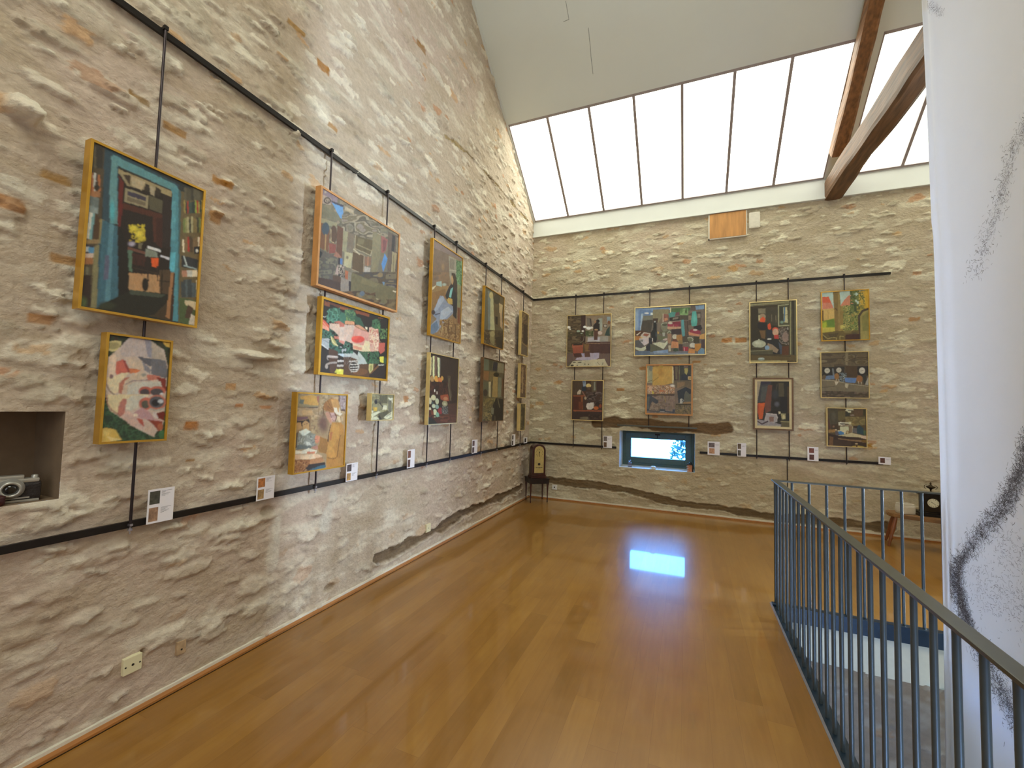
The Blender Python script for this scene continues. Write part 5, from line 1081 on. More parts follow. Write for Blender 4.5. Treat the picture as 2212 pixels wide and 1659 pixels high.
painting([(200, 62), (1142, 98), (1046, 1422), (92, 1592)], (620, 840, 8.508), 'L', 'gold', .010, 0xA08763, [
 ('m', (200, 90, 1100, 600), [0xA89070, 0x98805E, 0xB49C7A], 90, 2), ('p', [(210, 110), (640, 120), (600, 340), (210, 320)], 0x8E8062), ('p', [(260, 150), (480, 110), (600, 150), (620, 310), (480, 310), (330, 280)], 0xBC9248), ('p', [(255, 205), (345, 205), (320, 290), (250, 280)], 0x5E665E), ('p', [(570, 150), (630, 120), (625, 250), (590, 260)], 0x9A5A48), ('p', [(205, 330), (590, 335), (590, 360), (205, 350)], 0x4E3C30), ('p', [(210, 290), (590, 320), (600, 340), (205, 335)], 0x857A5E), ('p', [(300, 400), (470, 400), (540, 490), (300, 490)], 0xB49468), ('l', [(620, 140), (600, 480)], 14, 0x8A7250), ('m', (640, 130, 720, 520), [0xAA9472, 0x9A8460, 0x7E6A4C], 45, 1.6), ('l', [(660, 170), (720, 175)], 5, 0x5A4A36), ('l', [(640, 280), (700, 285)], 5, 0x5A4A36),
 ('p', [(200, 500), (460, 500), (450, 820), (180, 820)], 0x8A6E4A), ('p', [(195, 520), (400, 520), (400, 560), (190, 600)], 0x6A4A50), ('p', [(190, 600), (300, 600), (420, 560), (440, 640), (420, 760), (300, 700), (200, 700)], 0x2A1812), ('p', [(300, 640), (360, 590), (430, 640), (420, 760), (330, 780), (300, 720)], 0xB08A58), ('p', [(190, 640), (270, 630), (290, 740), (200, 780)], 0xB08650), ('l', [(310, 670), (345, 665)], 6, 0x3A2418), ('l', [(375, 650), (415, 655)], 6, 0x3A2418), ('l', [(360, 670), (355, 730)], 5, 0x6E4A2C), ('m', (460, 520, 640, 850), [0xAC946E, 0x9C845E, 0x8A6E4E], 60, 1.6), ('l', [(480, 690), (540, 690), (500, 780)], 5, 0x4A3626), ('l', [(540, 560), (620, 580)], 5, 0x5A4630),
 ('s', (680, 640, 120, 220), 0x6A4C3E), ('p', [(990, 110), (1120, 115), (1090, 380), (1020, 400), (985, 230)], 0x9A8A86), ('l', [(985, 120), (985, 230)], 16, 0x4A3438), ('p', [(1020, 380), (1090, 380), (1090, 410), (1020, 405)], 0x4A2E30), ('m', (1010, 140, 1100, 370), [0xA89AA0, 0x8E7C7E, 0xB4A8A4], 40),
 ('p', [(720, 440), (780, 420), (830, 480), (850, 640), (810, 640), (760, 560)], 0xB4866E), ('p', [(780, 200), (860, 170), (970, 220), (1000, 420), (960, 480), (880, 520), (800, 420), (690, 400), (700, 290)], 0x9A6A34), ('p', [(820, 190), (960, 190), (1000, 420), (900, 420)], 0xBC8E52), ('l', [(720, 260), (840, 390)], 10, 0x6A3E1C), ('l', [(770, 220), (870, 400)], 9, 0x6A3E1C), ('l', [(700, 330), (800, 400)], 9, 0x5E361A), ('p', [(690, 300), (710, 500), (690, 480), (680, 380)], 0x5A3A20), ('p', [(700, 280), (740, 230), (800, 380), (740, 420)], 0x8A5A2C),
 ('p', [(800, 440), (900, 440), (930, 540), (890, 610), (840, 600)], 0xB8948A), ('l', [(800, 430), (850, 560), (880, 600)], 10, 0x6A3228), ('l', [(900, 450), (928, 520), (900, 600)], 14, 0x5A2A20), ('l', [(850, 500), (920, 490)], 7, 0x6E362C), ('l', [(830, 550), (910, 560)], 7, 0xD0B0A4), ('p', [(880, 340), (940, 350), (960, 430), (1040, 450), (1000, 500), (930, 470), (890, 420)], 0xD8CDB8), ('p', [(980, 340), (1000, 400), (1020, 470), (970, 430)], 0xD2C4AC), ('p', [(940, 500), (990, 520), (1020, 640), (1015, 700), (970, 620), (940, 560)], 0xD0BC98), ('l', [(1000, 510), (1010, 640)], 8, 0x8A6A44),
 ('p', [(850, 620), (1000, 620), (1080, 700), (1055, 1430), (720, 1470), (730, 1200), (590, 1170), (570, 1100), (600, 1040), (640, 900), (760, 930), (800, 760)], 0xB07E3A), ('p', [(620, 880), (730, 930), (760, 1050), (740, 1200), (600, 1160), (570, 1060), (600, 1030)], 0x94682E), ('p', [(800, 700), (830, 640), (780, 840), (770, 1000), (750, 960)], 0x4A2E22), ('p', [(850, 650), (980, 660), (960, 900), (830, 1100), (790, 1000)], 0xB8883F), ('p', [(980, 870), (1060, 800), (1050, 1430), (930, 1440), (960, 1100)], 0xA87A38), ('l', [(990, 860), (960, 1000), (920, 1250)], 14, 0x7A5222), ('p', [(760, 1020), (860, 1100), (900, 1250), (780, 1280), (730, 1180)], 0xBE8C42), ('l', [(750, 1270), (850, 1290), (900, 1270)], 12, 0x7A4E22), ('p', [(810, 800), (850, 800), (820, 960), (790, 930)], 0xA8683A), ('p', [(1060, 450), (1110, 460), (1060, 900), (1050, 700)], 0xA8885A),
 ('p', [(490, 900), (560, 860), (620, 880), (600, 980), (560, 1010), (500, 970)], 0xC48060), ('p', [(440, 1040), (560, 1040), (580, 1120), (480, 1110)], 0xB07A68), ('l', [(490, 950), (560, 930)], 7, 0x7E4A3A),
 ('p', [(170, 830), (220, 810), (200, 1110), (140, 1100)], 0x54402C), ('p', [(215, 830), (330, 780), (540, 840), (500, 1000), (560, 1040), (420, 1100), (180, 1120)], 0x7F8072), ('m', (210, 860, 520, 1060), [0x8C8E84, 0x6C6E66, 0xA2A49A, 0x74766A], 60), ('p', [(230, 800), (370, 740), (450, 800), (340, 870), (300, 870)], 0xC9CCBC), ('p', [(340, 980), (420, 980), (460, 1050), (380, 1040)], 0xC6C8BE), ('p', [(200, 1030), (460, 1070), (440, 1110), (180, 1130)], 0x5E6462),
 ('p', [(140, 1140), (260, 1160), (400, 1100), (560, 1140), (540, 1190), (150, 1210)], 0xD6CDB6), ('p', [(370, 1165), (540, 1160), (500, 1200), (380, 1200)], 0xC47A5A), ('p', [(140, 1220), (560, 1200), (660, 1240), (600, 1300), (140, 1310)], 0xD0AE8C), ('p', [(255, 1240), (500, 1210), (520, 1290), (250, 1310)], 0xDCC2A0), ('p', [(130, 1310), (500, 1310), (420, 1400), (330, 1500), (120, 1560)], 0x8A5A32), ('m', (130, 1330, 420, 1560), [0x9A6A3E, 0x7A4A28, 0xB08252, 0x6A4028], 50), ('p', [(430, 1300), (660, 1260), (680, 1330), (540, 1400), (420, 1380)], 0xA87850), ('p', [(340, 1480), (400, 1400), (560, 1370), (700, 1350), (710, 1440), (400, 1510)], 0x241A1A), ('p', [(420, 1490), (600, 1420), (700, 1400), (705, 1450), (500, 1500)], 0x2E5A6E),
], 'painting of a person in a headscarf and ochre coat unpacking a parcel', depth=.05)
painting([(1575, 88), (1978, 98), (1960, 572), (1522, 592)], (620, 840, 8.508), 'L', 'palegold', .006, 0x8E8A6A, [
 ('m', (1520, 90, 1980, 600), [0x8A8668, 0x7A765A, 0x9C9874], 60), ('r', (1720, 120, 1860, 260), 0x5E5A46), ('e', (1650, 240, 28, 34), 0x24242A), ('l', [(1640, 200), (1690, 200)], 12, 0x34343A), ('p', [(1590, 330), (1670, 330), (1660, 400), (1600, 400)], 0xC9A848), ('l', [(1610, 330), (1605, 390)], 8, 0x4A3A1E), ('p', [(1550, 460), (1700, 400), (1720, 420), (1560, 530)], 0xD6D6B8), ('p', [(1560, 400), (1600, 390), (1580, 450)], 0xDADAC4), ('p', [(1540, 530), (1650, 500), (1700, 560), (1540, 580)], 0xCDCDB0), ('l', [(1690, 230), (1800, 350)], 18, 0x3A3A34), ('p', [(1790, 290), (1850, 300), (1840, 370), (1760, 380)], 0xD0D0B4), ('p', [(1870, 160), (1950, 160), (1950, 250), (1900, 200)], 0xD6D6C0), ('r', (1870, 200, 1930, 420), 0x6E6C5C), ('p', [(1680, 450), (1860, 380), (1880, 420), (1780, 560), (1690, 540)], 0x55523E), ('p', [(1780, 520), (1950, 400), (1950, 560), (1860, 570)], 0xD2D2B4), ('l', [(1840, 500), (1920, 440)], 9, 0x3E3C30), ('l', [(1850, 560), (1930, 520)], 9, 0x3E3C30), ('l', [(1700, 200), (1760, 300)], 8, 0x2E2E2A), ('p', [(1680, 500), (1700, 480), (1750, 560), (1700, 570)], 0x2C2A24),
], 'smallest square still life hanging right of the headscarf painting', depth=.05)
painting([(148, 58), (582, 355), (540, 1612), (90, 1478)], (915, 505, 6.77), 'L', 'gold', .010, 0x7E6A50, [
 ('p', [(150, 90), (380, 230), (380, 750), (120, 700)], 0x6E5A4A), ('p', [(150, 90), (560, 340), (560, 380), (150, 200)], 0x7A6862), ('s', (290, 480, 30, 60), 0x8A6E4C), ('m', (120, 560, 380, 760), [0x6A543E, 0x7A6046], 80), ('p', [(375, 320), (490, 370), (480, 1010), (400, 700), (385, 560)], 0x8E8674), ('p', [(390, 350), (460, 380), (455, 530), (390, 500)], 0x7A7262), ('l', [(390, 530), (490, 540)], 14, 0xA39A86), ('p', [(485, 380), (570, 420), (555, 760), (500, 730)], 0x54774A), ('m', (485, 400, 570, 760), [0x5E8256, 0x3E5E3A, 0x6E9068], 40), ('p', [(500, 730), (555, 760), (540, 1080), (500, 1060)], 0x7A7A58),
 ('p', [(115, 800), (200, 745), (380, 760), (350, 830), (120, 880)], 0x8A6C44), ('p', [(195, 700), (270, 690), (275, 770), (190, 750)], 0x8FA39A), ('p', [(115, 790), (195, 745), (160, 800), (115, 830)], 0xC9BE9C), ('s', (310, 740, 40, 26), 0x98A090), ('p', [(110, 860), (330, 800), (340, 940), (110, 960)], 0x7E5C34), ('e', (130, 1010, 24, 24), 0xB8B49A), ('p', [(100, 960), (250, 950), (170, 1080), (200, 1200), (100, 1200)], 0x7C5E38),
 ('p', [(420, 570), (470, 580), (500, 700), (500, 1000), (490, 1240), (440, 1250), (440, 1060), (360, 990), (325, 900), (380, 770), (410, 730)], 0x1E1C20), ('e', (428, 670, 18, 70), 0xA9855A), ('p', [(415, 570), (460, 572), (490, 690), (500, 900), (450, 800), (445, 660)], 0x3A2A1E), ('p', [(405, 800), (440, 780), (410, 930), (378, 920)], 0x74A8A0), ('p', [(370, 930), (430, 950), (430, 1030), (370, 1020), (350, 960)], 0xB09048),
 ('p', [(250, 900), (300, 910), (350, 1000), (440, 1060), (440, 1160), (330, 1260), (200, 1440), (100, 1430), (95, 1350), (200, 1240), (130, 1170), (170, 1080)], 0x7E8694), ('p', [(220, 960), (290, 900), (310, 960), (220, 1100), (160, 1140)], 0x949AA4), ('e', (150, 1145, 28, 34), 0x3A2E30), ('p', [(260, 1130), (370, 1060), (430, 1130), (330, 1230), (240, 1290)], 0x9CA2AA), ('p', [(95, 1350), (200, 1270), (230, 1370), (160, 1470), (100, 1450)], 0x5E6E80), ('l', [(180, 1180), (240, 1160)], 16, 0x4A4A58),
 ('p', [(240, 1420), (440, 1200), (540, 1300), (530, 1600), (100, 1480)], 0x846644), ('m', (240, 1250, 540, 1600), [0x8E6E48, 0x74542E, 0x9A7C52, 0x6A4C2A], 60, .6), ('l', [(370, 1260), (375, 1560)], 10, 0x5A3C20), ('l', [(290, 1300), (270, 1480)], 10, 0xA08658), ('l', [(300, 1310), (500, 1330)], 10, 0x5E4224), ('l', [(470, 1320), (480, 1570)], 9, 0x553A20), ('p', [(505, 1080), (540, 1080), (535, 1320), (505, 1300)], 0x6A3A1E),
], 'tall painting of a seated long-haired girl in pale jeans, third column of the left wall', depth=.04)
painting([(162, 108), (728, 230), (656, 1502), (62, 1572)], (915, 750, 9.222), 'L', 'palegold', .009, 0x2C1C12, [
 ('p', [(380, 180), (720, 240), (690, 900), (380, 700)], 0x32241A), ('p', [(165, 205), (195, 205), (175, 560), (145, 560)], 0xC9BE90), ('l', [(205, 200), (190, 560)], 8, 0x6A5A48), ('p', [(215, 180), (252, 180), (235, 640), (200, 620)], 0xCDCE9A), ('p', [(255, 180), (295, 185), (280, 560), (240, 560)], 0x6E5648), ('p', [(305, 210), (350, 215), (340, 600), (308, 600)], 0xCDD0A4), ('p', [(352, 220), (372, 225), (358, 560), (342, 560)], 0x5E5A50), ('l', [(300, 200), (295, 560)], 8, 0x3A2A20),
 ('e', (190, 640, 34, 70), 0xA88452), ('e', (270, 630, 36, 60), 0xC8923E), ('e', (340, 670, 44, 64), 0xC2703A), ('e', (390, 620, 26, 44), 0xB88E48), ('e', (145, 620, 14, 50), 0x9A7A50), ('s', (290, 680, 30, 30), 0xD89A4A), ('m', (120, 690, 500, 950), [0x2E180E, 0x4A2A16, 0x3A1E12, 0x2A160E], 70), ('l', [(235, 855), (232, 885)], 20, 0xD6CEBC), ('l', [(280, 890), (278, 930)], 18, 0xC6BEAC),
 ('p', [(500, 560), (560, 570), (550, 800), (580, 960), (530, 1080), (510, 900)], 0x4A3E2C), ('l', [(530, 620), (510, 760), (540, 960), (550, 1050)], 22, 0x5E523A), ('p', [(340, 960), (500, 930), (520, 1060), (440, 1080), (350, 1040)], 0x8A4428), ('e', (450, 1020, 44, 34), 0xA87450), ('e', (430, 1120, 55, 55), 0x8E8A66), ('s', (430, 1130, 36, 30), 0xB0AC8A),
 ('e', (205, 1010, 48, 55), 0xC6C29C), ('e', (275, 1080, 36, 60), 0xB9BC9A), ('e', (135, 1080, 34, 66), 0xBFB896), ('e', (205, 1180, 38, 40), 0xBAC2A8), ('e', (270, 1190, 40, 44), 0x7E988E), ('e', (125, 1240, 26, 32), 0xC4C0A2), ('e', (225, 1300, 40, 60), 0xC9CCA8), ('e', (275, 1350, 36, 50), 0x7FA890), ('e', (222, 1430, 24, 44), 0xAEC4A0), ('s', (180, 1120, 30, 30), 0x3A4E52),
 ('e', (335, 1270, 50, 66), 0x8A2E30), ('e', (420, 1260, 62, 60), 0x3E403E), ('m', (370, 1170, 490, 1370), [0x3A3C3A, 0x8E8E84, 0x2A2826, 0x5E605C], 26), ('p', [(300, 1370), (490, 1340), (500, 1380), (300, 1410)], 0x6E6A66), ('m', (80, 1260, 200, 1420), [0x5A2418, 0x3A2016, 0x6E3A26], 50), ('p', [(80, 1430), (660, 1330), (650, 1500), (70, 1560)], 0x4A2C1C), ('p', [(70, 1400), (200, 1440), (280, 1540), (65, 1560)], 0x24261E), ('p', [(490, 1120), (670, 1100), (660, 1330), (490, 1340)], 0x4A3020), ('m', (330, 1330, 660, 1500), [0x6A4028, 0x4E2E1C, 0x5A3824], 50, 3),
], 'dark still life with white candles, tulips and flowers', depth=.045)
painting([(98, 88), (302, 212), (288, 778), (66, 720)], (1030, 600, 5.025), 'L', 'gold', .009, 0x5E543C, [
 ('p', [(100, 110), (160, 140), (150, 600), (80, 560)], 0x5A5846), ('p', [(130, 140), (165, 160), (155, 590), (125, 560)], 0x6C7470), ('p', [(160, 170), (185, 180), (200, 560), (150, 590), (155, 300)], 0xA8A680), ('e', (165, 190, 20, 36), 0xB0A676), ('p', [(185, 160), (300, 220), (290, 560), (205, 520)], 0x5C4E34), ('e', (225, 230, 34, 50), 0x3A3424), ('p', [(248, 270), (285, 290), (280, 380), (250, 370)], 0xB09A72), ('p', [(255, 370), (280, 380), (285, 550), (260, 520)], 0xA88E6E), ('p', [(208, 410), (232, 415), (230, 500), (208, 490)], 0x201A14), ('p', [(80, 560), (290, 560), (290, 770), (70, 710)], 0x4A3C26), ('m', (80, 570, 290, 770), [0x4E4028, 0x3A2E1C, 0x655438], 40), ('p', [(140, 580), (200, 560), (195, 740), (150, 700)], 0x7E7450), ('e', (175, 605, 26, 30), 0x9A8E64), ('p', [(210, 640), (280, 620), (285, 770), (215, 740)], 0x2E2416),
], 'brown-green interior painting with a pale curtain, fourth column of the left wall', depth=.04)
painting([(72, 862), (296, 915), (296, 1556), (60, 1562)], (1030, 600, 5.025), 'L', 'brownframe', .008, 0x564C34, [
 ('p', [(75, 880), (130, 890), (130, 1000), (75, 1000)], 0x5E6450), ('p', [(135, 890), (175, 900), (160, 1000), (135, 1000)], 0x3E3C28), ('p', [(180, 905), (225, 920), (215, 1010), (170, 1000)], 0x24222A), ('p', [(225, 920), (290, 930), (290, 1030), (225, 1020)], 0x7A7258), ('p', [(78, 1005), (135, 1010), (130, 1110), (75, 1100)], 0x7E5A34), ('p', [(140, 1010), (215, 1020), (190, 1080), (160, 1120), (135, 1100)], 0x6E5E38), ('e', (210, 1045, 30, 24), 0x24200E), ('p', [(180, 1065), (228, 1070), (230, 1290), (170, 1290)], 0x97804E), ('p', [(75, 1120), (130, 1120), (125, 1270), (80, 1280)], 0x54543E), ('p', [(132, 1120), (155, 1120), (155, 1290), (132, 1280)], 0xAEA480), ('e', (98, 1240, 22, 40), 0x2E2418), ('p', [(235, 1070), (270, 1080), (275, 1290), (235, 1290)], 0x6E6E58), ('p', [(272, 1080), (292, 1090), (292, 1290), (272, 1280)], 0x5A3E24),
 ('p', [(80, 1300), (215, 1300), (180, 1390), (160, 1550), (75, 1550)], 0x6E6238), ('m', (80, 1300, 200, 1550), [0x7A6C40, 0x5A5030, 0x8A7C50, 0x48452C], 36), ('p', [(215, 1300), (290, 1310), (292, 1550), (175, 1550), (178, 1380)], 0x221C16), ('p', [(165, 1400), (195, 1410), (190, 1480), (165, 1470)], 0x70705A), ('l', [(235, 1310), (255, 1400)], 10, 0x6A6248), ('l', [(205, 1500), (210, 1550)], 8, 0x5E5440),
], 'patchwork-like olive and brown portrait below the pale curtain painting', depth=.045)
painting([(494, 350), (570, 408), (552, 864), (474, 830)], (1030, 600, 5.025), 'L', 'palegold', .012, 0x5A4630, [
 ('m', (480, 360, 570, 860), [0x6A5438, 0x4E3A28, 0x7A6444], 40), ('p', [(515, 500), (555, 520), (550, 730), (505, 700)], 0x38281E), ('p', [(480, 700), (550, 760), (545, 850), (475, 810)], 0x5E5040), ('l', [(490, 700), (550, 750)], 8, 0x8A7450)],
 'top picture of the narrow-looking column nearest the corner, in a carved gilt frame', depth=.05)
painting([(480, 925), (546, 950), (531, 1310), (466, 1302)], (1030, 600, 5.025), 'L', 'palegold', .012, 0x6E543A, [
 ('m', (470, 930, 545, 1310), [0x7A5E42, 0x5A4230, 0x8A6C4C], 30), ('l', [(505, 980), (498, 1260)], 9, 0xA08868), ('l', [(525, 1000), (515, 1260)], 8, 0x4A3020), ('p', [(470, 1250), (532, 1260), (530, 1300), (468, 1290)], 0x5E4836)],
 'middle picture of the narrow-looking column nearest the corner', depth=.05)
painting([(481, 1362), (531, 1368), (522, 1658), (464, 1662)], (1030, 600, 5.025), 'L', 'palegold', .010, 0x5A5034, [
 ('m', (470, 1360, 530, 1660), [0x5E5438, 0x4A4028, 0x6E6240], 40), ('p', [(500, 1400), (525, 1420), (520, 1600), (498, 1600)], 0x3E3422)],
 'lowest picture of the narrow-looking column nearest the corner', depth=.06)
# -- back wall
painting([(64, 114), (686, 68), (680, 824), (54, 830)], (1215, 665, 6.504), 'B', 'palegold', .008, 0x52403A, [
 ('p', [(60, 110), (320, 100), (320, 640), (60, 640)], 0x54452F), ('m', (60, 110, 260, 640), [0x5E4E36, 0x463828, 0x6C5C42, 0x3C3022], 34, 4), ('p', [(255, 100), (320, 98), (320, 480), (255, 490)], 0x3A2422), ('p', [(320, 100), (680, 75), (670, 480), (320, 490)], 0x8A7A66), ('p', [(335, 140), (375, 140), (400, 260), (340, 250)], 0x6E665E), ('p', [(375, 145), (395, 150), (410, 250), (395, 260)], 0x3E3436), ('p', [(320, 95), (600, 80), (680, 70), (680, 95), (320, 115)], 0xA8905A), ('p', [(500, 145), (555, 140), (555, 320), (510, 320)], 0x9AA298), ('r', (620, 120, 670, 200), 0x8E9CA2),
 ('e', (492, 185, 26, 24), 0x1E1A1C), ('e', (455, 195, 16, 20), 0xA0785A), ('p', [(430, 240), (470, 200), (520, 220), (520, 320), (430, 330)], 0x221A1C), ('p', [(440, 300), (500, 300), (490, 450), (440, 450)], 0x52382E), ('e', (470, 305, 24, 12), 0xA88C6A), ('p', [(570, 230), (625, 230), (625, 270), (570, 270)], 0x38302A), ('p', [(580, 238), (617, 238), (617, 262), (580, 262)], 0xB8AC9C), ('p', [(620, 300), (660, 250), (665, 390), (590, 385)], 0x2E4440), ('e', (650, 200, 20, 26), 0x7E5238), ('e', (525, 350, 32, 26), 0xC6B8B0), ('m', (320, 320, 430, 400), [0x4E5A38, 0x3E4A2C, 0x6E6A4A], 28),
 ('p', [(350, 400), (640, 390), (640, 470), (340, 480)], 0x9A968E), ('p', [(360, 420), (520, 410), (520, 470), (350, 470)], 0xBAB8C2), ('r', (440, 320, 490, 450), 0x5A3A30), ('p', [(330, 480), (670, 470), (670, 650), (300, 640)], 0x4A2E2C), ('l', [(330, 497), (520, 500)], 8, 0x9A7C60), ('l', [(530, 493), (665, 493)], 8, 0x8A7464), ('p', [(60, 640), (680, 640), (680, 820), (55, 825)], 0x6A5650),
 ('e', (85, 275, 24, 18), 0xE8E6DE), ('e', (105, 302, 14, 10), 0xDDDBD2), ('e', (312, 268, 26, 16), 0xEDEBE4), ('e', (362, 285, 32, 22), 0xEDEBE4), ('e', (405, 278, 18, 14), 0xE2E0D8), ('e', (220, 328, 24, 16), 0x9EB0A0), ('e', (282, 326, 18, 12), 0xE6E4DC), ('e', (262, 358, 16, 8), 0xB4C0AC), ('l', [(300, 400), (290, 460), (250, 490)], 5, 0x8A8468), ('m', (70, 340, 300, 400), [0x2E2A1C, 0x4A4A2A, 0x57462F, 0x3A3422], 20),
 ('p', [(135, 520), (290, 500), (280, 660), (150, 670)], 0x96503C), ('p', [(135, 515), (290, 500), (290, 545), (135, 560)], 0xA05A42), ('p', [(150, 505), (280, 495), (280, 520), (150, 530)], 0x2E2018), ('p', [(150, 640), (275, 635), (260, 690), (170, 695)], 0x4A2A26), ('p', [(300, 510), (390, 520), (385, 700), (305, 700)], 0x5E4038), ('p', [(295, 510), (370, 510), (360, 600), (315, 590)], 0x7A5C36), ('l', [(315, 605), (380, 605)], 6, 0xB08A5A), ('p', [(180, 720), (310, 690), (305, 640), (260, 640), (280, 690)], 0xA29AB4), ('p', [(200, 700), (305, 690), (390, 690), (380, 635), (515, 630), (510, 700), (450, 740), (180, 730)], 0xB0A8BE),
 ('p', [(120, 750), (590, 715), (640, 815), (80, 825)], 0xC2BCA0), ('e', (165, 765, 24, 8), 0x4A4436), ('e', (240, 765, 28, 9), 0x5A5444), ('e', (135, 810, 22, 14), 0x3E3A2C), ('e', (205, 806, 9, 7), 0x4A4436), ('e', (315, 790, 10, 8), 0x4A4436), ('e', (365, 792, 9, 8), 0x4A4436), ('l', [(490, 765), (520, 800)], 8, 0x857E68), ('l', [(570, 770), (560, 800)], 8, 0x857E68), ('p', [(90, 760), (150, 740), (90, 825), (60, 825)], 0x5E5244),
], 'back wall painting of a terracotta geranium pot, first at the upper left', depth=.028)
painting([(130, 1016), (580, 1012), (567, 1592), (118, 1576)], (1215, 665, 6.504), 'B', 'palegold', .012, 0x402A22, [
 ('p', [(140, 1025), (280, 1020), (280, 1220), (140, 1230)], 0x4A3A2C), ('p', [(280, 1020), (325, 1020), (325, 1110), (290, 1110)], 0x8A9AAE), ('p', [(290, 1025), (310, 1025), (300, 1080)], 0x2E4E7A), ('p', [(270, 1110), (325, 1100), (330, 1170), (270, 1165)], 0x1C2A3A), ('e', (365, 1092, 36, 28), 0xD8C27E), ('r', (350, 1110, 385, 1150), 0x5A4636), ('p', [(400, 1025), (480, 1025), (480, 1180), (410, 1180)], 0x5A4C38), ('r', (440, 1040, 462, 1160), 0x84887A), ('r', (480, 1025, 565, 1180), 0x3E2620), ('p', [(205, 1190), (235, 1150), (265, 1160), (250, 1215), (208, 1218)], 0xC6BAA6), ('m', (330, 1180, 560, 1340), [0x3A2A28, 0x5A4A46, 0x2A1E1C, 0x6E5E58], 40, 2.5), ('p', [(150, 1230), (320, 1225), (320, 1245), (150, 1250)], 0x8A4A2C), ('p', [(155, 1250), (250, 1250), (240, 1430), (150, 1430)], 0x4A2014), ('p', [(255, 1245), (285, 1245), (285, 1430), (260, 1430)], 0x8A5028), ('r', (225, 1320, 280, 1430), 0x6A3620), ('l', [(280, 1180), (330, 1270)], 14, 0x8A6250), ('e', (320, 1270, 16, 20), 0xA89C84),
 ('p', [(330, 1390), (340, 1340), (430, 1330), (440, 1400), (400, 1430), (350, 1428)], 0xC6BEB4), ('e', (385, 1375, 48, 46), 0xCDC6BE), ('l', [(430, 1330), (442, 1360), (430, 1390)], 7, 0xB4ACA4), ('e', (375, 1318, 24, 22), 0x3A302C), ('e', (470, 1408, 36, 24), 0xB4602C), ('e', (530, 1380, 20, 26), 0x8A4024), ('e', (490, 1350, 30, 24), 0x241816), ('p', [(150, 1435), (555, 1440), (550, 1460), (150, 1455)], 0x8E4E30), ('p', [(140, 1465), (560, 1465), (555, 1580), (135, 1570)], 0x35221E), ('e', (320, 1550, 80, 20), 0x6E6450), ('m', (360, 1500, 540, 1560), [0x2A1A16, 0x44302A], 30),
], 'dark still life with a white jug and oranges, below the geranium painting', depth=.028)
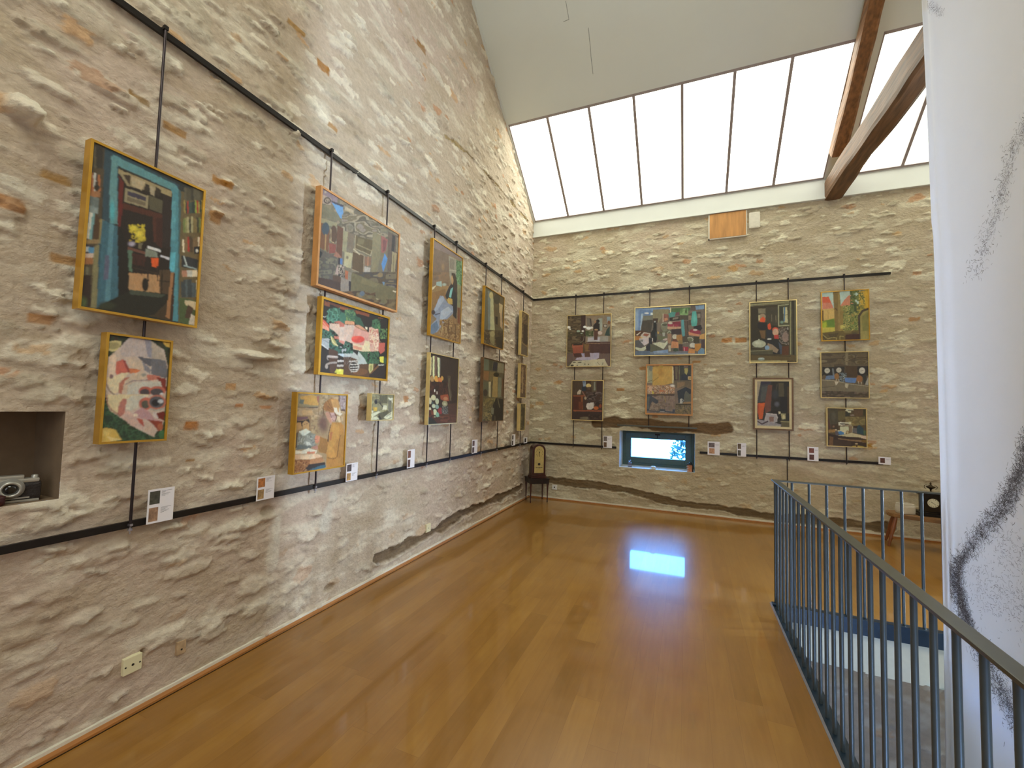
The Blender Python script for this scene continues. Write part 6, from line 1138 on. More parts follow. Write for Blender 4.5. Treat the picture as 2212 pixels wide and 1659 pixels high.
painting([(140, 244), (2040, 120), (2022, 1492), (110, 1530)], (1360, 645, 12.29), 'B', 'palegold', .011, 0x6A625A, [
 ('p', [(150, 260), (1080, 230), (1080, 300), (620, 330), (600, 440), (360, 470), (290, 850), (150, 850)], 0x7E9CC4), ('p', [(160, 280), (230, 280), (220, 850), (150, 850)], 0x90AAC8), ('p', [(270, 290), (620, 320), (600, 440), (300, 460), (280, 840), (240, 840)], 0x6A88B4), ('p', [(310, 400), (370, 400), (290, 840), (270, 840)], 0xA2BAD0), ('r', (400, 370, 510, 410), 0xE0E8EC), ('r', (560, 370, 620, 430), 0xD8E2DC), ('p', [(620, 290), (1050, 270), (1050, 420), (880, 420), (880, 620), (760, 640), (620, 520)], 0x8A8468), ('p', [(360, 460), (620, 440), (620, 560), (350, 580)], 0x74766C), ('p', [(340, 580), (620, 560), (560, 900), (310, 850)], 0x4A4640), ('p', [(620, 530), (760, 520), (740, 640), (620, 640)], 0x44342E),
 ('p', [(640, 590), (700, 590), (720, 700), (725, 1080), (690, 1170), (580, 1120), (560, 900), (620, 820)], 0x23272C), ('e', (670, 612, 24, 22), 0xA4A8AA), ('p', [(640, 640), (700, 640), (700, 820), (650, 820)], 0x1C2226), ('s', (700, 950, 14, 90), 0x4A6070), ('p', [(760, 640), (890, 430), (890, 640), (830, 700), (800, 900), (740, 870)], 0x7A6E62), ('l', [(1095, 240), (1090, 360)], 26, 0xD2D2A8), ('p', [(880, 400), (900, 400), (905, 620), (880, 620)], 0xC6B8A4), ('p', [(905, 400), (1040, 420), (1020, 600), (910, 620)], 0x8E5E54), ('p', [(920, 520), (1000, 500), (1030, 560), (920, 600)], 0xC28A6A),
 ('p', [(1110, 220), (1630, 190), (1620, 250), (1110, 260)], 0x8E8C74), ('p', [(1110, 260), (1620, 230), (1560, 440), (1340, 430), (1110, 370)], 0x4A6A44), ('p', [(1340, 340), (1560, 300), (1555, 440), (1340, 430)], 0x7EA06A), ('m', (1350, 260, 1560, 400), [0x5E8050, 0x6E9460, 0x86A474], 60), ('r', (1480, 310, 1520, 370), 0x3E4A2C), ('p', [(1630, 190), (1740, 180), (1760, 330), (1620, 330)], 0x5E524C), ('p', [(1750, 190), (1985, 160), (1985, 270), (1770, 290)], 0x7C9CBE), ('p', [(1560, 320), (1990, 290), (1990, 900), (1560, 900)], 0x74685E), ('p', [(1570, 420), (1680, 350), (1900, 340), (1910, 480), (1880, 700), (1560, 700)], 0x554C44), ('r', (1570, 450, 1640, 560), 0x8A7C6A), ('r', (1810, 400, 1880, 500), 0x8A8274),
 ('p', [(1030, 400), (1130, 350), (1230, 360), (1190, 480), (1060, 500)], 0x4E9088), ('p', [(1230, 370), (1330, 350), (1330, 430), (1210, 450)], 0x6E4A4E), ('p', [(1060, 510), (1330, 460), (1330, 580), (1070, 590)], 0x2E2826), ('p', [(1150, 510), (1300, 480), (1290, 540), (1140, 560)], 0x7E766A), ('p', [(1340, 440), (1560, 440), (1560, 560), (1340, 560)], 0x4A463C),
 ('p', [(1020, 630), (1340, 600), (1360, 740), (1010, 750)], 0x7E2E42), ('p', [(1010, 660), (1300, 690), (1290, 740), (1010, 740)], 0x9A3A50), ('e', (1080, 645, 60, 30), 0xC8BEAE), ('l', [(1050, 610), (1360, 590)], 14, 0xA89C8C), ('p', [(1000, 740), (1370, 745), (1360, 790), (1050, 820), (1000, 800)], 0xC29A7E), ('l', [(1160, 690), (1190, 900)], 9, 0xB49A7E), ('p', [(1110, 820), (1370, 800), (1370, 960), (1110, 940)], 0x3A3036),
 ('p', [(1370, 560), (1440, 560), (1470, 850), (1460, 1000), (1400, 1000), (1370, 800)], 0x5A9AA0), ('p', [(1440, 580), (1540, 580), (1530, 980), (1470, 980)], 0x5C5048), ('l', [(1545, 600), (1550, 980)], 22, 0x3A2E2C), ('p', [(1670, 340), (1770, 330), (1790, 460), (1800, 620), (1780, 720), (1650, 730), (1630, 600)], 0x55A8A0), ('s', (1720, 520, 50, 150), 0x68BCB4), ('p', [(1700, 730), (1900, 690), (1930, 790), (1880, 850), (1700, 790)], 0x26242C), ('p', [(1600, 830), (1680, 800), (1880, 850), (1880, 940), (1760, 930), (1600, 900)], 0x8E3248), ('e', (1740, 830, 60, 26), 0xC6B4AC), ('p', [(1560, 870), (1620, 900), (1860, 950), (1850, 1000), (1570, 970)], 0xC68A6A), ('p', [(1870, 960), (1990, 920), (1990, 1070), (1850, 1060)], 0xC29456),
 ('p', [(830, 660), (1000, 640), (1000, 850), (900, 900), (840, 800)], 0x7E8270), ('l', [(840, 690), (870, 650), (990, 640)], 16, 0xA8AC98), ('e', (930, 690, 70, 34), 0x55584A), ('p', [(730, 870), (780, 880), (780, 930), (740, 930)], 0xB8964E), ('p', [(790, 880), (980, 880), (940, 960), (880, 980)], 0x5C5C40), ('p', [(860, 900), (945, 900), (925, 1000), (880, 1000)], 0xA8ACA0), ('e', (1040, 890, 60, 45), 0x6E7058), ('l', [(1000, 920), (1050, 850), (1095, 900)], 14, 0xB4B8A4), ('p', [(1000, 930), (1100, 920), (1110, 1050), (1080, 1200), (1010, 1180)], 0x9C7C66),
 ('e', (1200, 1010, 70, 66), 0xC8C4B4), ('p', [(1240, 970), (1370, 950), (1400, 1000), (1400, 1100), (1280, 1130), (1230, 1060)], 0xA87C4C), ('p', [(1130, 1070), (1230, 1070), (1280, 1140), (1150, 1140)], 0x6A443C), ('p', [(1110, 1130), (1290, 1150), (1290, 1310), (1090, 1310)], 0xC08862), ('p', [(1020, 1240), (1090, 1240), (1080, 1400), (1030, 1400)], 0xB6B09A), ('e', (1220, 1370, 70, 60), 0x3A4A3E), ('p', [(1290, 1100), (1400, 1110), (1400, 1210), (1300, 1200)], 0x8C7850), ('p', [(1400, 1000), (1560, 980), (1600, 1160), (1400, 1180)], 0x4A463E), ('p', [(1530, 1040), (1680, 1050), (1680, 1120), (1600, 1150), (1540, 1110)], 0x6E725C), ('l', [(1540, 1040), (1640, 1035), (1685, 1080), (1660, 1120)], 14, 0xC2C6B4), ('l', [(1400, 1180), (1540, 1160)], 10, 0xA8A698), ('p', [(1300, 1210), (1400, 1210), (1410, 1390), (1310, 1380)], 0x45363C), ('p', [(1410, 1270), (1560, 1280), (1540, 1400), (1420, 1390)], 0x9A3044), ('l', [(1440, 1290), (1450, 1400)], 12, 0xD8C0BC), ('e', (1670, 1240, 80, 70), 0xC8C6BA), ('p', [(1640, 1290), (1720, 1310), (1710, 1350), (1640, 1340)], 0x55403A), ('p', [(1720, 1200), (1900, 1190), (1880, 1300), (1800, 1400), (1730, 1380)], 0xB8823E), ('p', [(1570, 1320), (1730, 1350), (1720, 1470), (1540, 1460)], 0xC48A54), ('p', [(1690, 1000), (1850, 1010), (1850, 1180), (1700, 1180)], 0x403C30), ('p', [(1900, 1090), (1990, 1080), (1990, 1330), (1900, 1300)], 0x4A3E46), ('p', [(1810, 1400), (1900, 1310), (1970, 1330), (1980, 1480), (1810, 1480)], 0x6E92B0),
 ('p', [(150, 850), (310, 850), (560, 900), (560, 1000), (150, 990)], 0x55382E), ('p', [(170, 960), (290, 880), (300, 890), (200, 980)], 0xD8D2C0), ('p', [(300, 960), (380, 890), (550, 920), (550, 1000), (480, 1060), (400, 1080), (280, 1020)], 0xC4BAB0), ('p', [(340, 970), (400, 920), (520, 940), (460, 1010)], 0x9A5E4E), ('p', [(150, 990), (280, 1000), (270, 1090), (150, 1110)], 0xB07A46), ('p', [(280, 990), (400, 1070), (390, 1080), (290, 1050)], 0xCDB27C), ('p', [(260, 1060), (510, 1040), (500, 1180), (380, 1250), (260, 1180)], 0xC9BEC2), ('p', [(280, 1080), (370, 1090), (340, 1150), (275, 1140)], 0x7E7C7A), ('p', [(150, 1120), (260, 1110), (380, 1250), (300, 1310), (150, 1280)], 0x56565A), ('p', [(150, 1290), (300, 1320), (420, 1260), (430, 1330), (340, 1430), (150, 1340)], 0xC6CCB8), ('p', [(500, 1040), (590, 1050), (590, 1200), (540, 1390), (440, 1380), (430, 1270), (510, 1180)], 0x2C303C), ('r', (590, 1050, 615, 1135), 0xD6D4CE), ('p', [(730, 950), (860, 1000), (1000, 1010), (990, 1110), (900, 1150), (740, 1070)], 0x666C54), ('p', [(870, 1080), (990, 1040), (1000, 1100), (900, 1120)], 0xB8A8A4), ('p', [(600, 1190), (780, 1150), (930, 1180), (1000, 1110), (1000, 1190), (890, 1340), (740, 1260)], 0xC8CDB6), ('p', [(780, 1150), (860, 1100), (960, 1110), (930, 1180)], 0x7A7A74), ('p', [(150, 1390), (540, 1390), (1020, 1380), (1020, 1490), (130, 1510)], 0x5E7088), ('p', [(540, 1200), (740, 1260), (860, 1350), (540, 1420)], 0x5A5E50), ('p', [(620, 1400), (1010, 1350), (1020, 1460), (640, 1470)], 0x7E98BE), ('s', (780, 1410, 120, 36), 0x9CB2CE), ('p', [(1020, 1410), (1540, 1390), (1540, 1490), (1020, 1490)], 0x6E7480), ('l', [(540, 1440), (1990, 1475)], 20, 0x8A98A6),
], 'wide painting of a crowded table with teal cloths and a black bottle, above the window', depth=.028)
painting([(128, 150), (1374, 126), (1372, 1512), (106, 1482)], (1385, 775, 12.29), 'B', 'orangewood', .022, 0x7A6E62, [
 ('p', [(150, 170), (1000, 160), (1000, 200), (150, 210)], 0x5A3A2C), ('p', [(140, 180), (310, 200), (310, 640), (150, 640)], 0x9A9A80), ('p', [(150, 250), (180, 250), (180, 640), (150, 640)], 0xD2C89A), ('e', (260, 260, 45, 70), 0x7A7E78), ('p', [(310, 200), (830, 190), (840, 640), (500, 720), (300, 740)], 0xC29E56), ('p', [(480, 170), (580, 170), (570, 250), (480, 250)], 0xAE9648), ('s', (520, 340, 90, 160), 0xB8904A), ('l', [(310, 600), (460, 490)], 18, 0x9A8044), ('l', [(160, 620), (310, 560)], 14, 0x6E6C52), ('p', [(825, 200), (850, 210), (870, 560), (850, 660), (825, 640)], 0xD6CB9E), ('p', [(860, 180), (1000, 170), (1000, 570), (870, 580)], 0x4E3E3E), ('l', [(890, 200), (900, 560)], 16, 0x3A2A34), ('p', [(900, 200), (970, 200), (960, 540), (910, 540)], 0x6A6250),
 ('p', [(1000, 170), (1320, 170), (1320, 580), (1010, 590)], 0x3E4240), ('l', [(1012, 180), (1016, 580), (1150, 582)], 9, 0x8A8860), ('p', [(1130, 180), (1250, 180), (1240, 230), (1130, 230)], 0x7A6866), ('p', [(1145, 240), (1245, 245), (1235, 350), (1205, 420), (1155, 370)], 0xA89E62), ('p', [(1060, 420), (1180, 400), (1210, 440), (1300, 400), (1310, 560), (1060, 560)], 0x2C3442), ('p', [(1240, 460), (1325, 460), (1325, 555), (1240, 550)], 0xC0AE86), ('p', [(1265, 480), (1320, 480), (1320, 530), (1265, 530)], 0xA88C50),
 ('p', [(860, 570), (1320, 570), (1320, 760), (900, 760)], 0x6A6052), ('p', [(950, 620), (1160, 610), (1150, 700), (960, 780)], 0x8A745C), ('m', (150, 700, 890, 930), [0x8A6250, 0xC8B8A0, 0x6A4E44, 0xC48A68, 0x9A7E58, 0xD8CCB8], 30), ('s', (830, 710, 70, 44), 0xDCD8D0), ('p', [(200, 740), (300, 760), (280, 880), (220, 850)], 0xCAA890), ('p', [(290, 840), (330, 880), (335, 930), (290, 940)], 0xC8B850), ('p', [(480, 820), (600, 830), (600, 870), (480, 885)], 0xC47E58), ('p', [(140, 940), (880, 920), (880, 980), (140, 1010)], 0x574A44), ('p', [(480, 960), (620, 980), (640, 1080), (480, 1080)], 0x7E704E), ('m', (150, 980, 900, 1440), [0x7E6E68, 0x8A7A70, 0x74665C, 0x8E8074], 110), ('l', [(620, 1000), (650, 1160)], 16, 0x9A8656),
 ('p', [(150, 970), (230, 930), (300, 1010), (450, 1100), (460, 1170), (390, 1200), (290, 1130), (240, 1240), (200, 1400), (150, 1380)], 0x444A55), ('p', [(140, 1010), (220, 1000), (210, 1330), (150, 1340)], 0x5A6268), ('p', [(480, 1340), (640, 1340), (640, 1420), (480, 1410)], 0x3E4854), ('l', [(500, 1400), (610, 1405)], 16, 0x9AA0A6), ('l', [(150, 1380), (480, 1410)], 30, 0x4E5560), ('l', [(640, 1400), (860, 1420)], 40, 0x424C5C), ('p', [(830, 1340), (900, 1340), (890, 1450), (830, 1440)], 0x3C4456), ('p', [(890, 780), (980, 800), (970, 1190), (890, 1200)], 0x756860),
 ('p', [(960, 850), (1180, 740), (1320, 800), (1320, 940), (1270, 930), (1190, 850), (1140, 960), (1140, 1150), (990, 1170)], 0x2E3844), ('p', [(1140, 960), (1200, 850), (1320, 960), (1320, 1120), (1150, 1130)], 0x5E625A), ('p', [(1030, 1060), (1090, 1040), (1095, 1180), (1030, 1180)], 0xB0B4B0), ('l', [(1095, 1070), (1130, 1100), (1095, 1150)], 12, 0x9AA09E), ('p', [(920, 1190), (1320, 1190), (1320, 1230), (920, 1230)], 0x3A3830), ('m', (900, 1220, 1320, 1470), [0x6E6450, 0x5A5444, 0x84765A, 0x605A4A], 60), ('l', [(1120, 1170), (1320, 1160)], 26, 0xA0825A), ('l', [(1150, 1200), (1150, 1360), (1220, 1450)], 10, 0x4A4234),
], 'orange-wood framed painting of a yellow curtain, hanging just above the window lintel', depth=.03)
painting([(50, 66), (622, 40), (620, 790), (50, 802)], (1610, 640, 5.53), 'B', 'palegold', .011, 0x38301F, [
 ('p', [(60, 70), (530, 50), (530, 90), (60, 120)], 0x6E6A4E), ('l', [(60, 100), (530, 65)], 12, 0x9A9670), ('r', (80, 140, 400, 560), 0x2C2618), ('r', (155, 140, 250, 330), 0x55503E), ('r', (160, 145, 245, 200), 0x7A745E), ('r', (160, 225, 185, 290), 0xB8B48E), ('r', (250, 130, 400, 350), 0x3E3A2C), ('l', [(320, 220), (320, 300)], 6, 0x6E6650), ('l', [(370, 230), (372, 310)], 6, 0x7E765C),
 ('e', (210, 245, 36, 38), 0x9A8468), ('p', [(180, 270), (215, 240), (245, 270), (235, 310), (175, 305)], 0xD2552A), ('p', [(150, 310), (260, 310), (270, 380), (230, 420), (150, 380)], 0x1A1A1E), ('p', [(170, 410), (245, 405), (240, 510), (195, 500)], 0x6A5030), ('p', [(270, 340), (300, 320), (315, 380), (300, 405), (272, 390)], 0xC84E28), ('p', [(255, 400), (320, 395), (330, 500), (260, 520)], 0x20242E), ('e', (290, 512, 26, 9), 0xC6C6BE), ('e', (362, 400, 36, 28), 0xC65038), ('e', (365, 430, 36, 40), 0xC09A7E), ('p', [(345, 465), (400, 460), (405, 510), (350, 510)], 0xB03A34),
 ('p', [(400, 110), (520, 100), (525, 360), (400, 360)], 0x4A4A34), ('l', [(402, 110), (402, 355), (525, 350)], 13, 0x9A9A78), ('l', [(402, 112), (522, 98)], 10, 0x9A9A78), ('p', [(420, 130), (460, 125), (460, 320), (420, 330)], 0x34362C), ('p', [(458, 135), (505, 130), (512, 320), (462, 310)], 0xB8B48A), ('l', [(475, 135), (470, 300)], 14, 0x3E6A8E), ('l', [(460, 225), (512, 220)], 6, 0x5A5A44), ('s', (440, 310, 24, 20), 0x7A9A86), ('p', [(530, 60), (620, 45), (620, 780), (530, 700)], 0x4C4836), ('l', [(545, 70), (540, 690)], 12, 0x8C8A60), ('l', [(575, 60), (575, 690)], 18, 0x2A261C), ('l', [(605, 50), (605, 780)], 16, 0x6A6648),
 ('p', [(400, 370), (520, 370), (520, 410), (400, 420)], 0x6E6E5A), ('m', (400, 370, 520, 580), [0x3A3830, 0x7E7468, 0x55483E, 0x2A2824, 0x8E867A], 34), ('e', (480, 490, 36, 60), 0x857268), ('p', [(200, 520), (400, 520), (450, 600), (440, 690), (340, 690), (240, 560)], 0x1C1E24), ('p', [(400, 550), (450, 600), (450, 690), (420, 690)], 0x3E4A5A), ('p', [(270, 560), (330, 580), (400, 640), (380, 680), (330, 660), (260, 640)], 0x8E7A62), ('e', (262, 615, 28, 26), 0x7A98B4), ('p', [(440, 600), (520, 590), (520, 700), (440, 700)], 0x55301A), ('e', (165, 570, 82, 44), 0xA9AE96), ('s', (150, 558, 50, 22), 0xC2C6B0), ('e', (165, 520, 10, 8), 0xA9AE96), ('l', [(90, 610), (220, 620)], 10, 0x5A5A4A), ('p', [(60, 640), (330, 640), (330, 690), (60, 700)], 0x4E4C38), ('l', [(60, 660), (320, 640)], 10, 0x7A7456),
 ('p', [(60, 700), (600, 700), (600, 780), (60, 790)], 0x5A4C2C), ('l', [(70, 700), (540, 715)], 8, 0x3A301C), ('e', (192, 752, 40, 16), 0x8A9A92), ('e', (192, 742, 36, 8), 0xB0BCB4), ('p', [(60, 770), (500, 765), (500, 785), (60, 795)], 0xA89E6E), ('p', [(500, 770), (610, 770), (610, 790), (500, 788)], 0x2E2412),
], 'painting of people with orange faces in a dark room with an open window', depth=.028)
painting([(94, 975), (578, 973), (577, 1605), (94, 1595)], (1610, 640, 5.53), 'B', 'brownframe', .022, 0x2A2824, [
 ('p', [(130, 1010), (190, 1010), (150, 1260), (130, 1400)], 0x9A8E7A), ('p', [(190, 1010), (320, 1010), (300, 1060), (230, 1270), (145, 1270)], 0x3A3C42), ('p', [(190, 1010), (310, 1010), (300, 1040), (190, 1060)], 0x2E2A3E), ('p', [(200, 1080), (270, 1070), (250, 1260), (180, 1260)], 0x4A4E4C), ('p', [(275, 1060), (325, 1060), (305, 1370), (240, 1400), (235, 1280)], 0x6A4236), ('p', [(150, 1280), (238, 1275), (205, 1470), (165, 1470), (150, 1380)], 0xC45A2A), ('p', [(148, 1290), (165, 1290), (170, 1450), (150, 1400)], 0xA8482A), ('p', [(330, 1010), (530, 1010), (530, 1560), (320, 1500)], 0x24221E), ('r', (400, 1035, 465, 1200), 0x4E4836), ('l', [(385, 1050), (365, 1160)], 10, 0x4A4434), ('s', (360, 1170, 50, 70), 0x34363A), ('p', [(420, 1200), (510, 1200), (505, 1380), (420, 1370)], 0x16161A), ('s', (380, 1290, 36, 36), 0x55565E), ('r', (505, 1080, 530, 1400), 0x4A361E), ('p', [(310, 1365), (420, 1365), (430, 1480), (320, 1460)], 0x1A1412),
 ('p', [(250, 1400), (380, 1410), (385, 1500), (330, 1520), (220, 1510)], 0xA29C9C), ('p', [(285, 1440), (345, 1440), (340, 1500), (290, 1500)], 0x84685E), ('l', [(370, 1412), (387, 1450), (372, 1490)], 9, 0xB4AEAA), ('l', [(250, 1402), (375, 1412)], 8, 0xC2BCB8), ('p', [(425, 1400), (485, 1400), (480, 1470), (435, 1470)], 0x9A9268), ('e', (460, 1440, 16, 26), 0xC0B88E), ('p', [(395, 1375), (420, 1375), (425, 1400), (400, 1410)], 0xB8B090), ('l', [(430, 1495), (530, 1498)], 16, 0x857A54), ('p', [(135, 1470), (240, 1490), (430, 1530), (425, 1560), (135, 1565)], 0x8E8A8E), ('l', [(150, 1500), (200, 1530), (270, 1495)], 14, 0x3E2E38), ('p', [(135, 1545), (420, 1545), (420, 1568), (135, 1568)], 0xAEA68E), ('p', [(430, 1510), (530, 1505), (530, 1568), (430, 1568)], 0x5A5238),
], 'cream and brown framed still life of a white cup, lower right back wall', depth=.03, inner=.030)
painting([(60, 98), (740, 60), (740, 778), (60, 792)], (1765, 615, 6.505), 'B', 'gold', .010, 0x8A7A30, [
 ('p', [(70, 100), (700, 60), (700, 340), (70, 340)], 0xA9BCAE), ('p', [(80, 170), (170, 165), (225, 300), (235, 345), (80, 350)], 0xC4593A), ('p', [(80, 250), (205, 250), (232, 340), (80, 345)], 0xC47A60), ('p', [(330, 300), (390, 210), (450, 150), (520, 140), (540, 280), (400, 330)], 0xBE7A5C), ('p', [(80, 340), (245, 330), (245, 480), (80, 500)], 0xBFA05C), ('l', [(155, 360), (160, 470)], 5, 0x8A7040), ('r', (72, 360, 92, 510), 0x5A4020), ('p', [(75, 510), (245, 470), (260, 610), (75, 620)], 0x7E8E2A), ('p', [(75, 540), (130, 520), (130, 610), (75, 620)], 0x9CAA2E), ('p', [(130, 500), (240, 480), (250, 590), (150, 590)], 0x5E7A2A), ('p', [(75, 600), (260, 600), (260, 650), (75, 670)], 0xB4A848), ('p', [(330, 300), (560, 290), (560, 640), (330, 640)], 0x8C7A3E), ('p', [(330, 370), (400, 370), (400, 560), (330, 570)], 0x85703A), ('p', [(380, 440), (440, 440), (430, 540), (380, 540)], 0x8A5A34), ('p', [(330, 570), (520, 555), (520, 600), (330, 620)], 0xB8AE5A), ('l', [(430, 570), (520, 572)], 10, 0xD8D6A8),
 ('m', (370, 290, 590, 650), [0x5E6E36, 0x8A8A4A, 0x48562C, 0xA89C58, 0x6E7A40], 42), ('m', (470, 80, 680, 400), [0x4A5A34, 0x3A4A2A, 0x6A7440, 0x55642E], 44), ('p', [(590, 100), (680, 80), (720, 80), (720, 330), (640, 340), (610, 240)], 0xB49230), ('m', (590, 110, 680, 300), [0xB49A40, 0x5A5E2E, 0xC0A84C], 40), ('p', [(680, 75), (735, 70), (735, 340), (680, 340)], 0xC09A2A), ('m', (560, 300, 660, 420), [0x7A7434, 0xA0923E, 0x5A5A2C], 30), ('p', [(230, 100), (325, 95), (335, 300), (325, 640), (270, 720), (250, 640), (245, 400)], 0x7A6434), ('p', [(300, 100), (325, 98), (330, 640), (300, 660)], 0x8C7640), ('l', [(265, 330), (285, 360)], 12, 0x4A3A24),
 ('p', [(600, 420), (640, 360), (690, 345), (730, 350), (730, 780), (600, 780)], 0x8C8248), ('p', [(640, 450), (700, 380), (725, 400), (720, 650), (640, 660)], 0x7A7640), ('l', [(595, 770), (592, 440), (640, 370), (725, 340)], 28, 0x40342A), ('p', [(75, 680), (270, 650), (590, 640), (590, 780), (75, 780)], 0x5E5028), ('p', [(400, 700), (590, 690), (590, 775), (390, 775)], 0x3A1E18), ('e', (430, 660, 60, 20), 0x75683A), ('e', (525, 682, 40, 12), 0x4A4228), ('l', [(80, 700), (150, 760), (220, 735), (270, 745), (270, 770)], 8, 0xA0925A), ('l', [(320, 770), (320, 720), (370, 730)], 8, 0x9A8C52), ('l', [(80, 720), (120, 770)], 8, 0x2A2014), ('p', [(150, 690), (300, 680), (270, 730), (180, 740)], 0x4A4024), ('p', [(610, 660), (700, 650), (700, 775), (615, 775)], 0x948A50),
], 'sunny painting of a red roofed house and garden, top of the right-hand column', depth=.028)
painting([(44, 950), (730, 930), (742, 1592), (58, 1596)], (1765, 615, 6.505), 'B', 'palegold', .009, 0x5A4E3A, [
 ('m', (60, 940, 730, 1160), [0x5E523C, 0x4A4030, 0x6E624A, 0x55492F], 60, 2.6), ('l', [(70, 1050), (720, 1020)], 8, 0x3A3020), ('r', (400, 1140, 570, 1300), 0x453524), ('m', (400, 940, 440, 1130), [0x6E6450, 0x7A7058], 30), ('r', (75, 1160, 240, 1290), 0x22201E), ('r', (240, 1150, 390, 1280), 0x2A2624), ('p', [(570, 1145), (725, 1140), (725, 1270), (640, 1290), (570, 1260)], 0x1C1A1C), ('e', (145, 1212, 38, 38), 0xB4B2A2), ('e', (310, 1202, 36, 36), 0xB4B0A0), ('e', (635, 1205, 42, 44), 0xB8B6AA), ('l', [(125, 1215), (165, 1208)], 5, 0x6E6C62), ('l', [(295, 1205), (325, 1198)], 5, 0x6E6C62), ('l', [(615, 1210), (655, 1203)], 5, 0x6E6C62), ('l', [(225, 1190), (240, 1290)], 22, 0x6A7276), ('p', [(90, 1300), (170, 1280), (250, 1280), (250, 1330), (120, 1340)], 0x5E7490), ('e', (105, 1300, 26, 30), 0x5A4A34), ('e', (280, 1290, 34, 44), 0x8A6236), ('l', [(275, 1330), (275, 1355)], 8, 0xA89A80), ('l', [(305, 1330), (308, 1358)], 8, 0xA89A80), ('m', (320, 1240, 420, 1370), [0x6A7A80, 0x2E3234, 0x8A989A, 0x3C4244], 30), ('p', [(395, 1310), (560, 1310), (540, 1380), (400, 1370)], 0x5878A8), ('e', (600, 1320, 44, 48), 0x8A5C34), ('l', [(585, 1360), (590, 1390)], 8, 0xB0A288), ('l', [(625, 1365), (630, 1395)], 8, 0xB0A288), ('p', [(640, 1270), (700, 1250), (700, 1370), (660, 1400)], 0x2A2C2A), ('p', [(690, 1360), (725, 1290), (725, 1410), (680, 1400)], 0x9A9A92),
 ('p', [(75, 1340), (250, 1350), (420, 1385), (720, 1420), (725, 1560), (420, 1510), (75, 1500)], 0x6E6450), ('l', [(75, 1345), (240, 1350), (420, 1388), (720, 1422)], 9, 0x9A927A), ('p', [(250, 1360), (310, 1370), (270, 1420)], 0xB8B09A), ('p', [(395, 1390), (450, 1400), (430, 1460), (400, 1440)], 0xB0A88E), ('l', [(80, 1450), (250, 1430)], 8, 0x4E4636), ('p', [(75, 1500), (420, 1510), (725, 1560), (725, 1590), (75, 1590)], 0x4E4234), ('m', (75, 1500, 725, 1592), [0x55483A, 0x42382C, 0x625446], 50, 2),
], 'grey-brown painting with three round white dials, middle of the right-hand column', depth=.028)
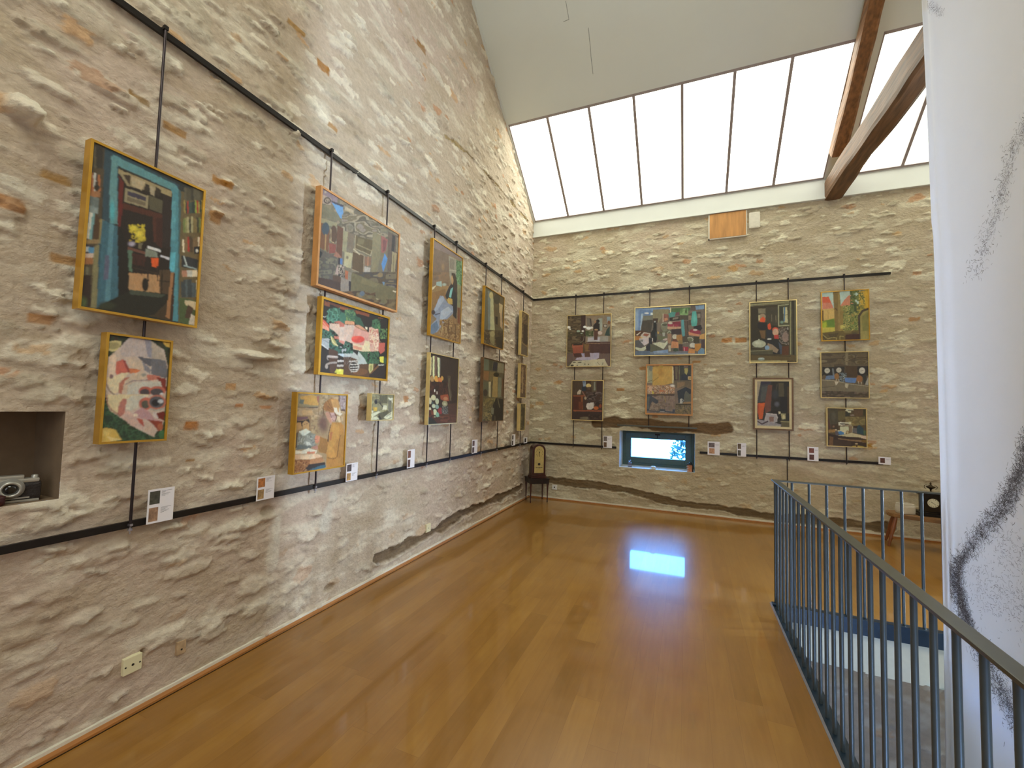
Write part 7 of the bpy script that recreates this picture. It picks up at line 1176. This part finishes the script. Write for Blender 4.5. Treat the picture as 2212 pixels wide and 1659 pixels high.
painting([(280, 285), (1502, 296), (1500, 1482), (300, 1446)], (1765, 860, 13.82), 'B', 'palegold', .010, 0x4E4026, [
 ('p', [(340, 330), (640, 330), (640, 760), (430, 900), (360, 700)], 0x46402E), ('s', (500, 560, 80, 160), 0x56503E), ('p', [(640, 400), (850, 380), (850, 620), (700, 700), (640, 680)], 0x5E5430), ('p', [(1100, 330), (1400, 330), (1380, 500), (1200, 560), (1110, 500)], 0x58422A), ('r', (1390, 340, 1450, 520), 0x2E3018), ('p', [(860, 400), (1000, 430), (980, 540), (850, 545)], 0x2A2C22), ('p', [(1000, 500), (1100, 480), (1130, 540), (1010, 540)], 0x7E7064), ('p', [(850, 380), (890, 315), (1080, 320), (1110, 360), (1030, 380), (1030, 440), (940, 440), (920, 400)], 0xC8C8A8), ('p', [(930, 360), (1100, 365), (1070, 385), (930, 385)], 0x3A2E20), ('p', [(850, 560), (1450, 560), (1450, 800), (1060, 830), (870, 720)], 0x76683C), ('m', (860, 560, 1440, 780), [0x7A6C42, 0x685A34, 0x847648], 100, 2), ('p', [(430, 800), (640, 780), (640, 960), (430, 960)], 0x3C2C1A), ('s', (500, 860, 40, 40), 0x7A5C44), ('p', [(340, 600), (420, 900), (350, 950)], 0x4A2624),
 ('p', [(640, 740), (700, 720), (960, 740), (960, 770), (700, 760), (670, 790), (880, 800), (870, 830), (650, 820)], 0xD0CCB4), ('p', [(700, 760), (900, 780), (890, 800), (690, 785)], 0x3E3426), ('p', [(950, 710), (1030, 710), (1030, 800), (960, 800)], 0xC2BA8E), ('p', [(880, 800), (1060, 820), (1050, 860), (700, 850), (700, 830)], 0x8E8068), ('p', [(690, 860), (950, 860), (960, 1060), (700, 1000)], 0xBDBE9A), ('p', [(970, 840), (1080, 840), (1060, 1030), (970, 1050)], 0x7A6448), ('l', [(1070, 850), (1055, 1030)], 14, 0xC0B894), ('p', [(620, 980), (860, 960), (860, 1090), (640, 1080)], 0xC9C4A2), ('p', [(625, 1010), (720, 990), (820, 1040), (800, 1090), (690, 1110), (640, 1060)], 0x3E72A0), ('e', (915, 1030, 44, 55), 0x8C6E40), ('e', (915, 1030, 28, 38), 0xB0A27A), ('p', [(1070, 900), (1200, 900), (1190, 1050), (1060, 1030)], 0x5E5A58), ('p', [(1190, 860), (1260, 800), (1390, 900), (1400, 1100), (1190, 1050)], 0x203C44), ('p', [(1100, 840), (1230, 850), (1180, 890), (1100, 880)], 0x24181A), ('p', [(1390, 960), (1460, 980), (1450, 1100), (1400, 1100)], 0x46603E), ('p', [(345, 960), (600, 940), (600, 1030), (345, 1050)], 0x8C6A3A), ('s', (570, 960, 36, 18), 0xC8C2A8), ('p', [(545, 1000), (640, 1000), (660, 1130), (560, 1120)], 0x4E4A50),
 ('p', [(640, 1120), (860, 1090), (1030, 1040), (1300, 1100), (1480, 1140), (1480, 1220), (1300, 1170), (1030, 1160), (650, 1160)], 0xB8AC84), ('p', [(1320, 1110), (1480, 1120), (1480, 1220), (1320, 1190)], 0xC2AA90), ('p', [(350, 1070), (640, 1130), (1020, 1170), (1300, 1190), (1480, 1240), (1480, 1440), (350, 1440)], 0x2E1C12), ('p', [(620, 1200), (1020, 1240), (1300, 1250), (1480, 1290), (1480, 1330), (1020, 1280), (640, 1240)], 0x7A6040), ('p', [(380, 1150), (490, 1180), (490, 1440), (370, 1440)], 0x6A4C2E), ('p', [(490, 1250), (1020, 1290), (1020, 1440), (490, 1440)], 0x3A281C), ('p', [(1330, 1240), (1480, 1240), (1480, 1330), (1330, 1300)], 0x6E4E14), ('e', (1220, 1460, 190, 44), 0xB09A4A), ('l', [(1180, 1380), (1190, 1460)], 40, 0x3A1A12), ('e', (1175, 1362, 40, 20), 0xB4A078), ('p', [(350, 1440), (950, 1440), (950, 1480), (350, 1470)], 0x5E4A2A),
], 'small still life with a white press and blue cloth, lowest of the right-hand column', depth=.04)
